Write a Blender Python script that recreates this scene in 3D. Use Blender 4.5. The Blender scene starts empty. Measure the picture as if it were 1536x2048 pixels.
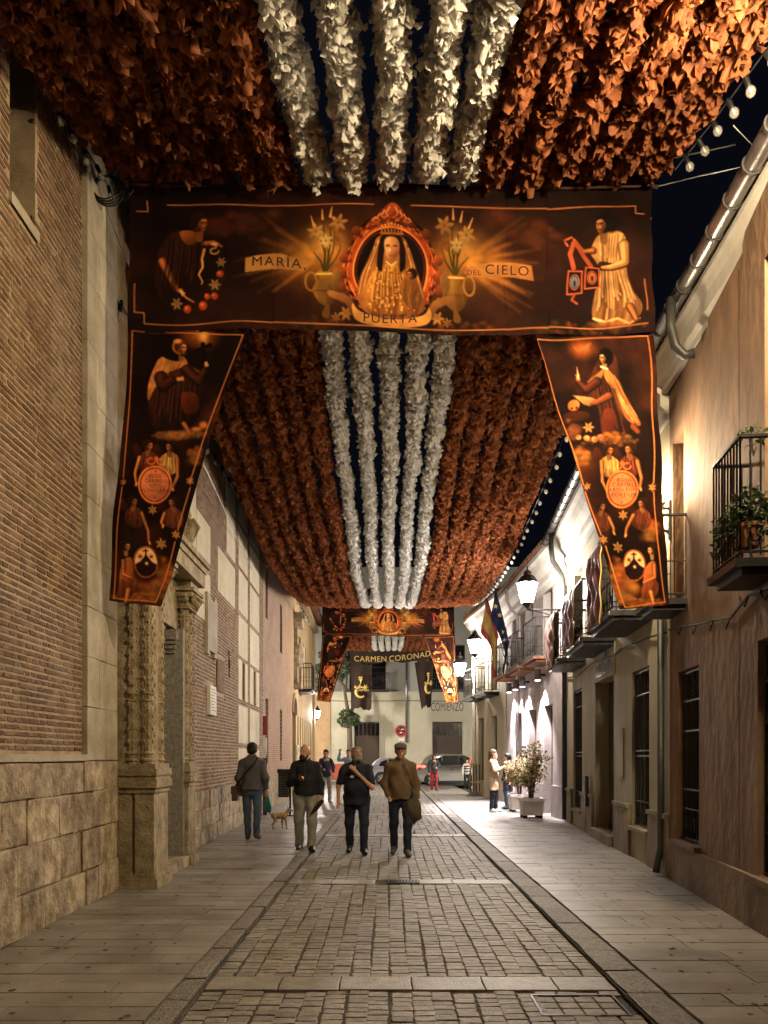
import bpy, math, random
import numpy as np
from mathutils import Vector, Matrix
SC = bpy.context.scene
COL = SC.collection
RNG = np.random.default_rng(7)
random.seed(7)
# ------------------------------------------------------------------ camera
FPX, VPX, VPY, CAMZ = 1537.0, 775.0, 1512.0, 1.55
cam_d = bpy.data.cameras.new('camera'); cam = bpy.data.objects.new('camera', cam_d); COL.objects.link(cam)
cam.location = (0, 0, CAMZ); cam.rotation_euler = (math.pi / 2, 0, 0)
cam_d.sensor_fit = 'VERTICAL'; cam_d.sensor_height = 36.0; cam_d.sensor_width = 27.0
cam_d.lens = 36.0 * FPX / 2048.0
cam_d.shift_y = (VPY - 1024.0) / 2048.0
cam_d.shift_x = (768.0 - VPX) / 2048.0
cam_d.clip_start = 0.05; cam_d.clip_end = 500
SC.camera = cam
# ------------------------------------------------------------------ night sky
W = bpy.data.worlds.new('World'); SC.world = W; W.use_nodes = True
nt = W.node_tree; bg = nt.nodes['Background']
bg.inputs[0].default_value = (0.0014, 0.0016, 0.0029, 1); bg.inputs[1].default_value = 1.0
# ------------------------------------------------------------------ exposure and sampling
SC.view_settings.view_transform = 'Standard'; SC.view_settings.look = 'None'
SC.view_settings.exposure = 0.75; SC.view_settings.gamma = 1.0
SC.render.engine = 'CYCLES'
SC.cycles.use_denoising = True
try: SC.cycles.denoiser = 'OPENIMAGEDENOISE'
except Exception: pass
SC.cycles.use_adaptive_sampling = True; SC.cycles.adaptive_threshold = 0.045
SC.cycles.max_bounces = 3; SC.cycles.diffuse_bounces = 2; SC.cycles.glossy_bounces = 2
SC.cycles.transmission_bounces = 4; SC.cycles.transparent_max_bounces = 6
SC.cycles.caustics_reflective = False; SC.cycles.caustics_refractive = False
SC.cycles.sample_clamp_indirect = 4.0

def at(px, py, Y):
    """a point of the photograph at depth Y, in metres"""
    return Vector(((px - VPX) * Y / FPX, Y, CAMZ - (py - VPY) * Y / FPX))

# ------------------------------------------------------------------ materials
MATS = {}
def srgb(r, g, b):
    f = lambda c: (c / 255 / 12.92) if c / 255 <= 0.04045 else ((c / 255 + 0.055) / 1.055) ** 2.4
    return (f(r), f(g), f(b))

def mat(name, col, col2=None, rough=0.8, metal=0.0, nscale=3.0, contrast=(0.35, 0.65), bump=0.0, bscale=60.0, isl=0.0,
        stretch=(1, 1, 1), spec=0.3, trans=0.0, emit=None, estr=0.0, coat=0.0, dirt=0.0, dcol=(0.03, 0.022, 0.016), dscale=1.3, attr=None, alpha=None):
    if name in MATS: return MATS[name]
    m = bpy.data.materials.new(name); m.use_nodes = True
    t = m.node_tree; N = t.nodes; L = t.links
    b = N['Principled BSDF']
    b.inputs['Roughness'].default_value = rough; b.inputs['Metallic'].default_value = metal
    b.inputs['Specular IOR Level'].default_value = spec
    if coat: b.inputs['Coat Weight'].default_value = coat
    geo = N.new('ShaderNodeNewGeometry')
    mp = N.new('ShaderNodeMapping'); mp.inputs['Scale'].default_value = stretch
    L.new(geo.outputs['Position'], mp.inputs['Vector'])
    if attr:
        va = N.new('ShaderNodeVertexColor'); va.layer_name = attr; cout = va.outputs['Color']
    else:
        c2 = col2 if col2 else tuple(c * 0.72 for c in col)
        nz = N.new('ShaderNodeTexNoise'); nz.inputs['Scale'].default_value = nscale; nz.inputs['Detail'].default_value = 3.5; nz.inputs['Roughness'].default_value = 0.62
        L.new(mp.outputs[0], nz.inputs['Vector'])
        rp = N.new('ShaderNodeValToRGB'); rp.color_ramp.elements[0].position = contrast[0]; rp.color_ramp.elements[1].position = contrast[1]
        rp.color_ramp.elements[0].color = (*c2, 1); rp.color_ramp.elements[1].color = (*col, 1)
        L.new(nz.outputs['Fac'], rp.inputs['Fac']); cout = rp.outputs['Color']
    if dirt:
        nz2 = N.new('ShaderNodeTexNoise'); nz2.inputs['Scale'].default_value = dscale; nz2.inputs['Detail'].default_value = 4; nz2.inputs['Roughness'].default_value = 0.7
        mp2 = N.new('ShaderNodeMapping'); mp2.inputs['Scale'].default_value = (stretch[0], stretch[1], stretch[2] * 0.8); mp2.inputs['Location'].default_value = (13.1, 4.7, 2.2)
        L.new(geo.outputs['Position'], mp2.inputs['Vector']); L.new(mp2.outputs[0], nz2.inputs['Vector'])
        r2 = N.new('ShaderNodeMapRange'); r2.inputs[1].default_value = 0.48; r2.inputs[2].default_value = 0.72; r2.inputs[3].default_value = 0; r2.inputs[4].default_value = dirt
        L.new(nz2.outputs['Fac'], r2.inputs[0])
        mx = N.new('ShaderNodeMix'); mx.data_type = 'RGBA'; mx.inputs[7].default_value = (*dcol, 1)
        L.new(r2.outputs[0], mx.inputs[0]); L.new(cout, mx.inputs[6]); cout = mx.outputs[2]
    if isl:
        oi = N.new('ShaderNodeObjectInfo')
        ad = N.new('ShaderNodeMath'); ad.operation = 'ADD'; L.new(geo.outputs['Random Per Island'], ad.inputs[0]); L.new(oi.outputs['Random'], ad.inputs[1])
        fr = N.new('ShaderNodeMath'); fr.operation = 'FRACT'; L.new(ad.outputs[0], fr.inputs[0])
        mr = N.new('ShaderNodeMapRange'); mr.inputs[3].default_value = 1 - isl; mr.inputs[4].default_value = 1 + isl * 0.8
        L.new(fr.outputs[0], mr.inputs[0])
        hs = N.new('ShaderNodeHueSaturation'); L.new(mr.outputs[0], hs.inputs['Value']); L.new(cout, hs.inputs['Color'])
        cout = hs.outputs['Color']
    L.new(cout, b.inputs['Base Color'])
    if bump:
        nb = N.new('ShaderNodeTexNoise'); nb.inputs['Scale'].default_value = bscale; nb.inputs['Detail'].default_value = 2
        mp3 = N.new('ShaderNodeMapping'); mp3.inputs['Scale'].default_value = stretch
        L.new(geo.outputs['Position'], mp3.inputs['Vector']); L.new(mp3.outputs[0], nb.inputs['Vector'])
        bp = N.new('ShaderNodeBump'); bp.inputs['Strength'].default_value = bump; bp.inputs['Distance'].default_value = 0.02
        L.new(nb.outputs['Fac'], bp.inputs['Height']); L.new(bp.outputs[0], b.inputs['Normal'])
    if trans:
        tr = N.new('ShaderNodeBsdfTranslucent'); L.new(cout, tr.inputs[0])
        ms = N.new('ShaderNodeMixShader'); ms.inputs[0].default_value = trans
        out = N['Material Output']
        L.new(b.outputs[0], ms.inputs[1]); L.new(tr.outputs[0], ms.inputs[2]); L.new(ms.outputs[0], out.inputs[0])
    if emit:
        b.inputs['Emission Color'].default_value = (*emit, 1); b.inputs['Emission Strength'].default_value = estr
    MATS[name] = m
    return m

def glass(name, col, rough=0.05, mixv=0.75):
    """thin glass: mostly transparent, with a reflecting coat"""
    if name in MATS: return MATS[name]
    m = bpy.data.materials.new(name); m.use_nodes = True; t = m.node_tree
    b = t.nodes['Principled BSDF']; b.inputs['Base Color'].default_value = (*col, 1); b.inputs['Roughness'].default_value = rough
    b.inputs['Specular IOR Level'].default_value = 0.6
    tr = t.nodes.new('ShaderNodeBsdfTransparent'); ms = t.nodes.new('ShaderNodeMixShader'); ms.inputs[0].default_value = mixv
    t.links.new(b.outputs[0], ms.inputs[1]); t.links.new(tr.outputs[0], ms.inputs[2]); t.links.new(ms.outputs[0], t.nodes['Material Output'].inputs[0])
    MATS[name] = m
    return m

# ------------------------------------------------------------------ objects
WLOC = {}
def thing(name, label, cat, loc=(0, 0, 0), group=None, rz=0.0):
    o = bpy.data.objects.new(name, None); COL.objects.link(o); o.empty_display_size = 0.2
    o.location = loc; o.rotation_euler = (0, 0, rz); o['label'] = label; o['category'] = cat
    if group: o['group'] = group
    WLOC[o.name] = Vector(loc)
    return o

def tag(o, label=None, cat=None, group=None, kind=None):
    if label: o['label'] = label
    if cat: o['category'] = cat
    if group: o['group'] = group
    if kind: o['kind'] = kind
    return o

def mesh_from(name, V, F, material=None, smooth=False):
    me = bpy.data.meshes.new(name)
    V = np.asarray(V, dtype=np.float64).reshape(-1, 3)
    me.from_pydata(V.tolist(), [], [list(map(int, f)) for f in F])
    if material: me.materials.append(material)
    if smooth: me.polygons.foreach_set('use_smooth', [True] * len(me.polygons))
    me.update()
    return me

def put(name, V, F, material, parent=None, smooth=False, local=False):
    """one mesh object; V in world metres (or local=True: in the parent's own frame)"""
    V = np.asarray(V, dtype=np.float64).reshape(-1, 3)
    off = np.zeros(3)
    if parent is not None and not local:
        off = np.array(WLOC.get(parent.name, Vector((0, 0, 0))))
    me = mesh_from(name, V - off, F, material, smooth)
    o = bpy.data.objects.new(name, me); COL.objects.link(o)
    if parent is not None:
        o.parent = parent
        WLOC[o.name] = WLOC.get(parent.name, Vector((0, 0, 0)))
    else:
        WLOC[o.name] = Vector((0, 0, 0))
    return o

def inst(name, me, loc, scale=(1, 1, 1), rot=(0, 0, 0), parent=None):
    o = bpy.data.objects.new(name, me); COL.objects.link(o)
    p = Vector(loc)
    if parent is not None:
        p = p - WLOC.get(parent.name, Vector((0, 0, 0))); o.parent = parent
        WLOC[o.name] = Vector(loc)
    o.location = p; o.scale = scale; o.rotation_euler = rot
    return o

class MB:
    """collects vertices and faces of ONE part"""
    def __init__(s): s.V = []; s.F = []
    def add(s, V, F):
        n = len(s.V); s.V.extend([tuple(v) for v in V]); s.F.extend([[i + n for i in f] for f in F]); return s
    def box(s, c, d, rz=0.0, jit=0.0, chamfer=0.0):
        x, y, z = [k / 2 for k in d]
        P = [(-x, -y, -z), (x, -y, -z), (x, y, -z), (-x, y, -z), (-x, -y, z), (x, -y, z), (x, y, z), (-x, y, z)]
        ca, sa = math.cos(rz), math.sin(rz)
        out = []
        for p in P:
            if jit: p = tuple(k + random.uniform(-jit, jit) for k in p)
            out.append((c[0] + p[0] * ca - p[1] * sa, c[1] + p[0] * sa + p[1] * ca, c[2] + p[2]))
        return s.add(out, [(0, 3, 2, 1), (4, 5, 6, 7), (0, 1, 5, 4), (1, 2, 6, 5), (2, 3, 7, 6), (3, 0, 4, 7)])
    def prism(s, corners, z0, z1):
        """corners: 2-D outline, counter-clockwise"""
        n = len(corners)
        V = [(x, y, z0) for x, y in corners] + [(x, y, z1) for x, y in corners]
        F = [tuple(range(n))[::-1], tuple(range(n, 2 * n))] + [(i, (i + 1) % n, n + (i + 1) % n, n + i) for i in range(n)]
        return s.add(V, F)
    def tube(s, pts, r, n=6, r1=None, cap=True):
        pts = [Vector(p) for p in pts]
        rs = r if isinstance(r, (list, tuple)) else [r + ((r1 if r1 is not None else r) - r) * i / max(1, len(pts) - 1) for i in range(len(pts))]
        V = []; F = []
        for i, p in enumerate(pts):
            d = (pts[min(i + 1, len(pts) - 1)] - pts[max(i - 1, 0)]).normalized()
            up = Vector((0, 0, 1)) if abs(d.z) < 0.9 else Vector((1, 0, 0))
            a = d.cross(up).normalized(); b = a.cross(d)
            for k in range(n):
                t = 2 * math.pi * k / n
                V.append(p + a * math.cos(t) * rs[i] + b * math.sin(t) * rs[i])
        for i in range(len(pts) - 1):
            for k in range(n):
                F.append((i * n + k, i * n + (k + 1) % n, (i + 1) * n + (k + 1) % n, (i + 1) * n + k))
        if cap:
            F.append(tuple(range(n))[::-1]); F.append(tuple(range((len(pts) - 1) * n, len(pts) * n)))
        return s.add(V, F)
    def lathe(s, prof, c, n=12):
        """prof: (radius, height) from bottom to top about a vertical axis at c"""
        V = []; F = []
        for r, z in prof:
            for k in range(n):
                t = 2 * math.pi * k / n
                V.append((c[0] + r * math.cos(t), c[1] + r * math.sin(t), c[2] + z))
        for i in range(len(prof) - 1):
            for k in range(n):
                F.append((i * n + k, i * n + (k + 1) % n, (i + 1) * n + (k + 1) % n, (i + 1) * n + k))
        F.append(tuple(range(n))[::-1]); F.append(tuple(range((len(prof) - 1) * n, len(prof) * n)))
        return s.add(V, F)
    def build(s, name, m, parent=None, smooth=False, local=False):
        return put(name, s.V, s.F, m, parent, smooth, local)

class Frame:
    """a street wall: s metres along from p0 to p1, z up, n out towards the street"""
    def __init__(f, p0, p1, side):
        f.p0 = Vector((p0[0], p0[1], 0)); d = Vector((p1[0] - p0[0], p1[1] - p0[1], 0)); f.len = d.length; f.d = d.normalized()
        f.n = Vector((f.d.y, -f.d.x, 0)) * side
        f.rz = math.atan2(f.d.y, f.d.x)
    def p(f, s, z, n=0.0):
        v = f.p0 + f.d * s + f.n * n; return Vector((v.x, v.y, z))
    def sY(f, Y):
        return (Y - f.p0.y) / f.d.y
    def box(f, mb, s0, s1, z0, z1, n0, n1):
        V = [f.p(s, z, n) for z in (z0, z1) for (s, n) in ((s0, n0), (s1, n0), (s1, n1), (s0, n1))]
        return mb.add(V, [(0, 3, 2, 1), (4, 5, 6, 7), (0, 1, 5, 4), (1, 2, 6, 5), (2, 3, 7, 6), (3, 0, 4, 7)])
    def mat4(f, s, z, n):
        return f.p(s, z, n)

def wall_open(f, z0, z1, holes, depth=0.25, s0=0.0, s1=None, n=0.0):
    """wall face with real openings: holes = (s0, s1, z0, z1); reveals go depth metres in"""
    s1 = f.len if s1 is None else s1
    ss = sorted(set([s0, s1] + [h[0] for h in holes] + [h[1] for h in holes])); zs = sorted(set([z0, z1] + [h[2] for h in holes] + [h[3] for h in holes]))
    # split long cells a bit
    mb = MB()
    for a, b in zip(ss[:-1], ss[1:]):
        for c, d in zip(zs[:-1], zs[1:]):
            ms, mz = (a + b) / 2, (c + d) / 2
            if any(h[0] < ms < h[1] and h[2] < mz < h[3] for h in holes): continue
            mb.add([f.p(a, c, n), f.p(b, c, n), f.p(b, d, n), f.p(a, d, n)], [(0, 1, 2, 3)])
    for h in holes:
        a, b, c, d = h[:4]; dp = h[4] if len(h) > 4 else depth
        A = [f.p(a, c, n), f.p(b, c, n), f.p(b, d, n), f.p(a, d, n)]; B = [f.p(a, c, n - dp), f.p(b, c, n - dp), f.p(b, d, n - dp), f.p(a, d, n - dp)]
        mb.add(A + B, [(0, 1, 5, 4), (1, 2, 6, 5), (2, 3, 7, 6), (3, 0, 4, 7)])
    # ends and top so that the wall has thickness
    th = 0.45
    mb.add([f.p(s0, z0, n), f.p(s0, z0, n - th), f.p(s0, z1, n - th), f.p(s0, z1, n)], [(0, 1, 2, 3)])
    mb.add([f.p(s1, z0, n), f.p(s1, z0, n - th), f.p(s1, z1, n - th), f.p(s1, z1, n)], [(3, 2, 1, 0)])
    mb.add([f.p(s0, z1, n), f.p(s1, z1, n), f.p(s1, z1, n - th), f.p(s0, z1, n - th)], [(0, 1, 2, 3)])
    mb.add([f.p(s0, z0, n - th), f.p(s1, z0, n - th), f.p(s1, z1, n - th), f.p(s0, z1, n - th)], [(3, 2, 1, 0)])
    return mb

def rough_box_mesh(name, m, seed, jit=0.06, cham=0.10):
    """unit block with softened, uneven edges (44 triangles)"""
    r = np.random.default_rng(seed); V = []
    a = 0.5
    for z, s in ((-a, 1.0), (a - cham, 1.0), (a, 1.0 - 2 * cham)):
        for x, y in ((-a, -a), (0, -a), (a, -a), (a, 0), (a, a), (0, a), (-a, a), (-a, 0)):
            V.append((x * s, y * s, z))
    V = np.array(V); V += r.uniform(-jit, jit, V.shape) * np.array([1, 1, 0.5])
    F = []
    for i in range(2):
        for k in range(8): F.append((i * 8 + k, i * 8 + (k + 1) % 8, (i + 1) * 8 + (k + 1) % 8, (i + 1) * 8 + k))
    F.append(tuple(range(16, 24)))
    me = mesh_from(name, V, F, m)
    return me, V, F

def pieces(parent, name, items, m, cap=300, nvar=6, jit=0.05, cham=0.1, rest='laid_pieces', axis='z'):
    """items: (centre, (dx,dy,dz), rz): the `cap` that show largest become single objects, the rest one part"""
    var = [rough_box_mesh(name + '_block', m, 100 + i, jit, cham) for i in range(nvar)]
    R = {'z': Matrix.Identity(3), 'x': Matrix(((0, 0, 1), (1, 0, 0), (0, 1, 0))), '-x': Matrix(((0, 0, -1), (-1, 0, 0), (0, 1, 0)))}[axis]
    R = np.array(R)
    if axis != 'z':
        nv = []
        for me, V, F in var:
            V2 = V @ R.T
            fl = F if np.linalg.det(R) > 0 else [f[::-1] for f in F]
            nv.append((mesh_from(name + '_block', V2, fl, m), V2, fl))
        var = nv
    def rank(it):
        c = it[0]; k = max(c[1], 0.5)
        px, py = VPX + FPX * c[0] / k, VPY - FPX * (c[2] - CAMZ) / k
        off = 0 if (-40 < px < 1580 and -40 < py < 2090 and c[1] > 1) else 1000
        return off + c[1]
    items = sorted(items, key=rank)
    for i, (c, d, rz) in enumerate(items[:cap]):
        inst(name, var[i % nvar][0], c, d, (0, 0, rz), parent)
    if len(items) > cap:
        AV = []; AF = []; n = 0
        for i, (c, d, rz) in enumerate(items[cap:]):
            V, F = var[i % nvar][1:]
            P = V * np.array(d); ca, sa = math.cos(rz), math.sin(rz)
            Q = np.stack([P[:, 0] * ca - P[:, 1] * sa + c[0], P[:, 0] * sa + P[:, 1] * ca + c[1], P[:, 2] + c[2]], 1)
            AV.append(Q); AF.extend([[k + n for k in f] for f in F]); n += len(V)
        o = put(rest, np.concatenate(AV), AF, m, parent); o['kind'] = 'stuff'
        return o

def sweep(mb, prof, path, closed=False):
    """prof: (out, z) outline; path: list of (point, outward unit vector)"""
    n = len(prof); V = []; F = []
    for p, o in path:
        for a, z in prof: V.append((p[0] + o[0] * a, p[1] + o[1] * a, z))
    for i in range(len(path) - 1):
        for k in range(n):
            F.append((i * n + k, i * n + (k + 1) % n, (i + 1) * n + (k + 1) % n, (i + 1) * n + k))
    F.append(tuple(range(n))); F.append(tuple(range((len(path) - 1) * n, len(path) * n))[::-1])
    return mb.add(V, F)

def text_mesh(body, size=1.0, align='CENTER', bold=0.0, sx=1.0, space=1.0):
    """lettering as triangles in its own x-y plane (vertices, faces)"""
    cu = bpy.data.curves.new('lettering', 'FONT'); cu.body = body; cu.size = size; cu.align_x = align; cu.offset = bold; cu.space_character = space
    o = bpy.data.objects.new('lettering', cu); COL.objects.link(o)
    dg = bpy.context.evaluated_depsgraph_get(); me = bpy.data.meshes.new_from_object(o.evaluated_get(dg))
    V = np.array([v.co for v in me.vertices]).reshape(-1, 3); F = [tuple(p.vertices) for p in me.polygons]
    bpy.data.objects.remove(o); bpy.data.curves.remove(cu); bpy.data.meshes.remove(me)
    V[:, 0] *= sx
    return V, F
ORD = ['first', 'second', 'third', 'fourth', 'fifth', 'sixth', 'seventh', 'eighth', 'ninth', 'tenth', 'eleventh', 'twelfth']
# ================================================================== materials of the setting
m_mortar = mat('lime_mortar', (0.43, 0.335, 0.215), (0.30, 0.225, 0.14), nscale=5, bump=0.5, bscale=90, dirt=0.5, dcol=(0.12, 0.085, 0.05))
m_brick = mat('old_brick', (0.20, 0.115, 0.068), (0.105, 0.060, 0.036), nscale=9, bump=0.5, bscale=70, isl=0.35, dirt=0.75, dcol=(0.24, 0.175, 0.11), dscale=1.1)
m_brick2 = mat('church_brick', (0.25, 0.145, 0.082), (0.155, 0.085, 0.048), nscale=8, bump=0.5, bscale=70, isl=0.3, dirt=0.3, dcol=(0.32, 0.23, 0.15), dscale=1.0)
m_stone = mat('weathered_limestone', (0.50, 0.41, 0.285), (0.23, 0.17, 0.105), nscale=6.5, contrast=(.36, .64), bump=1.0, bscale=26, isl=0.22, dirt=0.85, dcol=(0.11, 0.078, 0.048), dscale=2.6, stretch=(1, 1, 0.85))
m_quoin = mat('quoin_limestone', (0.46, 0.41, 0.32), (0.33, 0.28, 0.20), nscale=3.0, bump=0.4, bscale=25, isl=0.07, dirt=0.4, dcol=(0.18, 0.14, 0.09), dscale=1.8)
m_carved = mat('carved_portal_stone', (0.40, 0.325, 0.205), (0.22, 0.17, 0.10), nscale=6, bump=0.9, bscale=34, dirt=0.5, dcol=(0.07, 0.05, 0.03), dscale=3)
m_jamb = mat('grey_jamb_stone', (0.30, 0.28, 0.24), (0.19, 0.17, 0.14), nscale=14, bump=0.9, bscale=60)
m_plaster_panel = mat('cream_panel_plaster', (0.62, 0.55, 0.40), (0.52, 0.45, 0.32), nscale=2.5, bump=0.2, bscale=40, isl=0.05)
m_setts = mat('granite_setts', (0.27, 0.245, 0.205), (0.17, 0.15, 0.125), nscale=16, rough=0.62, bump=0.4, bscale=55, isl=0.25, dirt=0.35, dcol=(0.075, 0.06, 0.047), dscale=0.8, spec=0.45)
m_band = mat('granite_band', (0.30, 0.275, 0.235), (0.21, 0.19, 0.16), nscale=10, rough=0.5, bump=0.4, bscale=60, isl=0.14, spec=0.45)
m_joint = mat('paving_joint', (0.085, 0.073, 0.060), (0.045, 0.038, 0.031), nscale=10, rough=0.9, bump=0.6, bscale=120)
m_slab = mat('paving_slabs', (0.26, 0.24, 0.21), (0.17, 0.152, 0.13), nscale=2.2, rough=0.42, bump=0.25, bscale=45, isl=0.15, dirt=0.35, dcol=(0.085, 0.07, 0.055), dscale=1.0, spec=0.45)
m_kerb = mat('kerb_granite', (0.215, 0.19, 0.155), (0.12, 0.105, 0.085), nscale=18, rough=0.6, bump=0.8, bscale=50, isl=0.22)
m_asphalt = mat('cross_street_surface', (0.11, 0.10, 0.09), (0.075, 0.068, 0.06), nscale=8, rough=0.7, bump=0.4, bscale=80)
m_orange = mat('ochre_render', (0.28, 0.172, 0.098), (0.17, 0.100, 0.057), nscale=2.6, contrast=(.3, .7), bump=0.8, bscale=9, stretch=(1, 1, 0.55), dirt=0.75, dcol=(0.115, 0.070, 0.042), dscale=1.3)
m_orange_plinth = mat('ochre_plinth', (0.26, 0.185, 0.12), (0.16, 0.11, 0.07), nscale=2.2, bump=0.5, bscale=22, stretch=(1, 1, 0.5), dirt=0.6, dcol=(0.07, 0.048, 0.03), dscale=2.4)
m_cream = mat('cream_render', (0.43, 0.385, 0.27), (0.32, 0.28, 0.19), nscale=1.6, bump=0.4, bscale=18, stretch=(1, 1, 0.3), dirt=0.45, dcol=(0.17, 0.14, 0.09), dscale=1.5)
m_cream_plinth = mat('cream_plinth', (0.30, 0.25, 0.18), (0.19, 0.155, 0.11), nscale=2.2, bump=0.5, bscale=20, stretch=(1, 1, 0.4), dirt=0.6, dcol=(0.085, 0.065, 0.045), dscale=2.2)
m_mauve = mat('mauve_stone_render', (0.40, 0.35, 0.33), (0.30, 0.255, 0.24), nscale=2.2, bump=0.4, bscale=24, isl=0.05)
m_white_trim = mat('white_cornice_paint', (0.62, 0.59, 0.53), (0.50, 0.47, 0.41), nscale=2.5, bump=0.15, bscale=30, dirt=0.3, dcol=(0.28, 0.25, 0.2))
m_iron = mat('black_iron', (0.012, 0.012, 0.013), (0.022, 0.019, 0.017), rough=0.45, metal=0.3, nscale=20, spec=0.5)
m_dark = mat('dark_interior', (0.010, 0.009, 0.008), (0.006, 0.006, 0.006), rough=0.7)
m_pane = mat('night_window_pane', (0.010, 0.011, 0.014), (0.014, 0.014, 0.016), rough=0.08, spec=0.6)
m_wood = mat('dark_wood', (0.065, 0.038, 0.022), (0.035, 0.021, 0.013), nscale=5, stretch=(6, 6, 0.5), rough=0.55, bump=0.4, bscale=12)
m_zinc = mat('zinc_gutter', (0.36, 0.35, 0.34), (0.25, 0.245, 0.24), rough=0.32, metal=0.85, nscale=6, bump=0.08, bscale=20)
m_pipe = mat('dark_downpipe', (0.055, 0.053, 0.05), (0.04, 0.038, 0.036), rough=0.45, metal=0.2)
m_tile = mat('clay_roof_tile', (0.26, 0.12, 0.065), (0.15, 0.07, 0.04), nscale=6, isl=0.2, bump=0.5, bscale=40)
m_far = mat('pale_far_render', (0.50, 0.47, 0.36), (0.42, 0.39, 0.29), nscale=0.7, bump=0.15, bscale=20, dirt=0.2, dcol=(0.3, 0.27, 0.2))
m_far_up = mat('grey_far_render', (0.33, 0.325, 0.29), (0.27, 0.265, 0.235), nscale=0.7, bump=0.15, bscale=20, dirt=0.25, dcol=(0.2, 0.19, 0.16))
m_redplinth = mat('red_plinth_paint', (0.38, 0.085, 0.045), (0.29, 0.065, 0.035), nscale=2)
m_yellow = mat('ochre_far_render', (0.42, 0.30, 0.16), (0.33, 0.23, 0.12), nscale=1.5, bump=0.3, bscale=20, stretch=(1, 1, 0.4), dirt=0.3, dcol=(0.22, 0.15, 0.08))

def brick_shader(name, c1, c2, mortar, plane='yz', course=0.065):
    m = bpy.data.materials.new(name); m.use_nodes = True; t = m.node_tree; N = t.nodes; L = t.links
    b = N['Principled BSDF']; b.inputs['Roughness'].default_value = 0.85
    g = N.new('ShaderNodeNewGeometry'); sp = N.new('ShaderNodeSeparateXYZ'); cb = N.new('ShaderNodeCombineXYZ')
    L.new(g.outputs['Position'], sp.inputs[0]); L.new(sp.outputs['Y' if plane == 'yz' else 'X'], cb.inputs[0]); L.new(sp.outputs['Z'], cb.inputs[1])
    br = N.new('ShaderNodeTexBrick'); L.new(cb.outputs[0], br.inputs['Vector'])
    br.inputs['Color1'].default_value = (*c1, 1); br.inputs['Color2'].default_value = (*c2, 1); br.inputs['Mortar'].default_value = (*mortar, 1)
    br.inputs['Scale'].default_value = 1.0; br.inputs['Brick Width'].default_value = 0.26; br.inputs['Row Height'].default_value = course; br.inputs['Mortar Size'].default_value = 0.011
    nz = N.new('ShaderNodeTexNoise'); nz.inputs['Scale'].default_value = 1.4; nz.inputs['Detail'].default_value = 6; L.new(g.outputs['Position'], nz.inputs['Vector'])
    mr = N.new('ShaderNodeMapRange'); mr.inputs[3].default_value = 0.6; mr.inputs[4].default_value = 1.35; L.new(nz.outputs['Fac'], mr.inputs[0])
    hs = N.new('ShaderNodeHueSaturation'); L.new(mr.outputs[0], hs.inputs['Value']); L.new(br.outputs['Color'], hs.inputs['Color']); L.new(hs.outputs[0], b.inputs['Base Color'])
    bp = N.new('ShaderNodeBump'); bp.inputs['Strength'].default_value = 0.6; bp.inputs['Distance'].default_value = 0.01; bp.invert = True
    L.new(br.outputs['Fac'], bp.inputs['Height']); L.new(bp.outputs[0], b.inputs['Normal'])
    return m
m_brickfar = brick_shader('pink_brickwork', (0.33, 0.185, 0.11), (0.25, 0.135, 0.078), (0.42, 0.33, 0.24))
m_brickx = brick_shader('ochre_brickwork', (0.42, 0.24, 0.11), (0.33, 0.18, 0.08), (0.5, 0.4, 0.25), 'xz')

# ================================================================== wall lines of the street
LA = Frame((-3.06, 0), (-3.255, 13.0), 1)
LB = Frame((-3.255, 13.0), (-3.455, 21.3), 1)
LC = Frame((-3.455, 21.3), (-3.64, 29.0), 1)
LD = Frame((-3.64, 29.0), (-3.90, 40.0), 1)
RO = Frame((2.61, 0), (3.62, 9.86), -1)
RC = Frame((3.635, 9.90), (4.30, 18.55), -1)
RB = Frame((4.30, 18.60), (4.02, 25.9), -1)
RD = Frame((4.00, 25.95), (3.45, 30.9), -1)
def lwall(Y):
    for f in (LA, LB, LC, LD):
        if Y <= f.p(f.len, 0).y: return f.p(f.sY(Y), 0).x
    return -3.9
def rwall(Y):
    for f in (RO, RC, RB, RD):
        if Y <= f.p(f.len, 0).y: return f.p(f.sY(Y), 0).x
    return 3.45

# ================================================================== ground
g = put('ground', [(-90, -40, -0.16), (90, -40, -0.16), (90, 160, -0.16), (-90, 160, -0.16)], [(0, 1, 2, 3)], m_asphalt); g['kind'] = 'structure'
RX0, RX1 = -1.25, 1.56           # the road between its kerbs
road = put('road', [(RX0 - .02, -3, -0.054), (RX1 + .02, -3, -0.054), (RX1 + .02, 41, -0.054), (RX0 - .02, 41, -0.054)], [(0, 1, 2, 3)], m_joint); road['kind'] = 'structure'
bands = [0.4, 5.38, 9.72, 15.4, 20.9, 26.4, 31.9, 37.4]
items = []; ncol = 20; cw = (RX1 - RX0) / ncol
for c in range(ncol):
    y = 2.0 + random.uniform(0, .1)
    wob = random.uniform(0, 6)
    while y < 41:
        d = random.uniform(0.080, 0.108)
        if any(b - .17 < y + d / 2 < b + .17 for b in bands):
            y = [b for b in bands if b - .17 < y + d / 2 < b + .17][0] + .175; continue
        if not (0.95 < RX0 + (c + .5) * cw < 1.5 and 4.72 < y + d / 2 < 5.1):
            x = RX0 + (c + .5) * cw + 0.008 * math.sin(y * 1.7 + wob) + random.uniform(-.003, .003)
            items.append(((x, y + d / 2, -0.069 + random.uniform(-.003, .003)), (cw - random.uniform(.006, .015), d - random.uniform(.005, .011), 0.05), random.uniform(-.025, .025)))
        y += d
pieces(road, 'sett', items, m_setts, cap=300, nvar=8, jit=0.035, cham=0.055, rest='setts')
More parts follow.
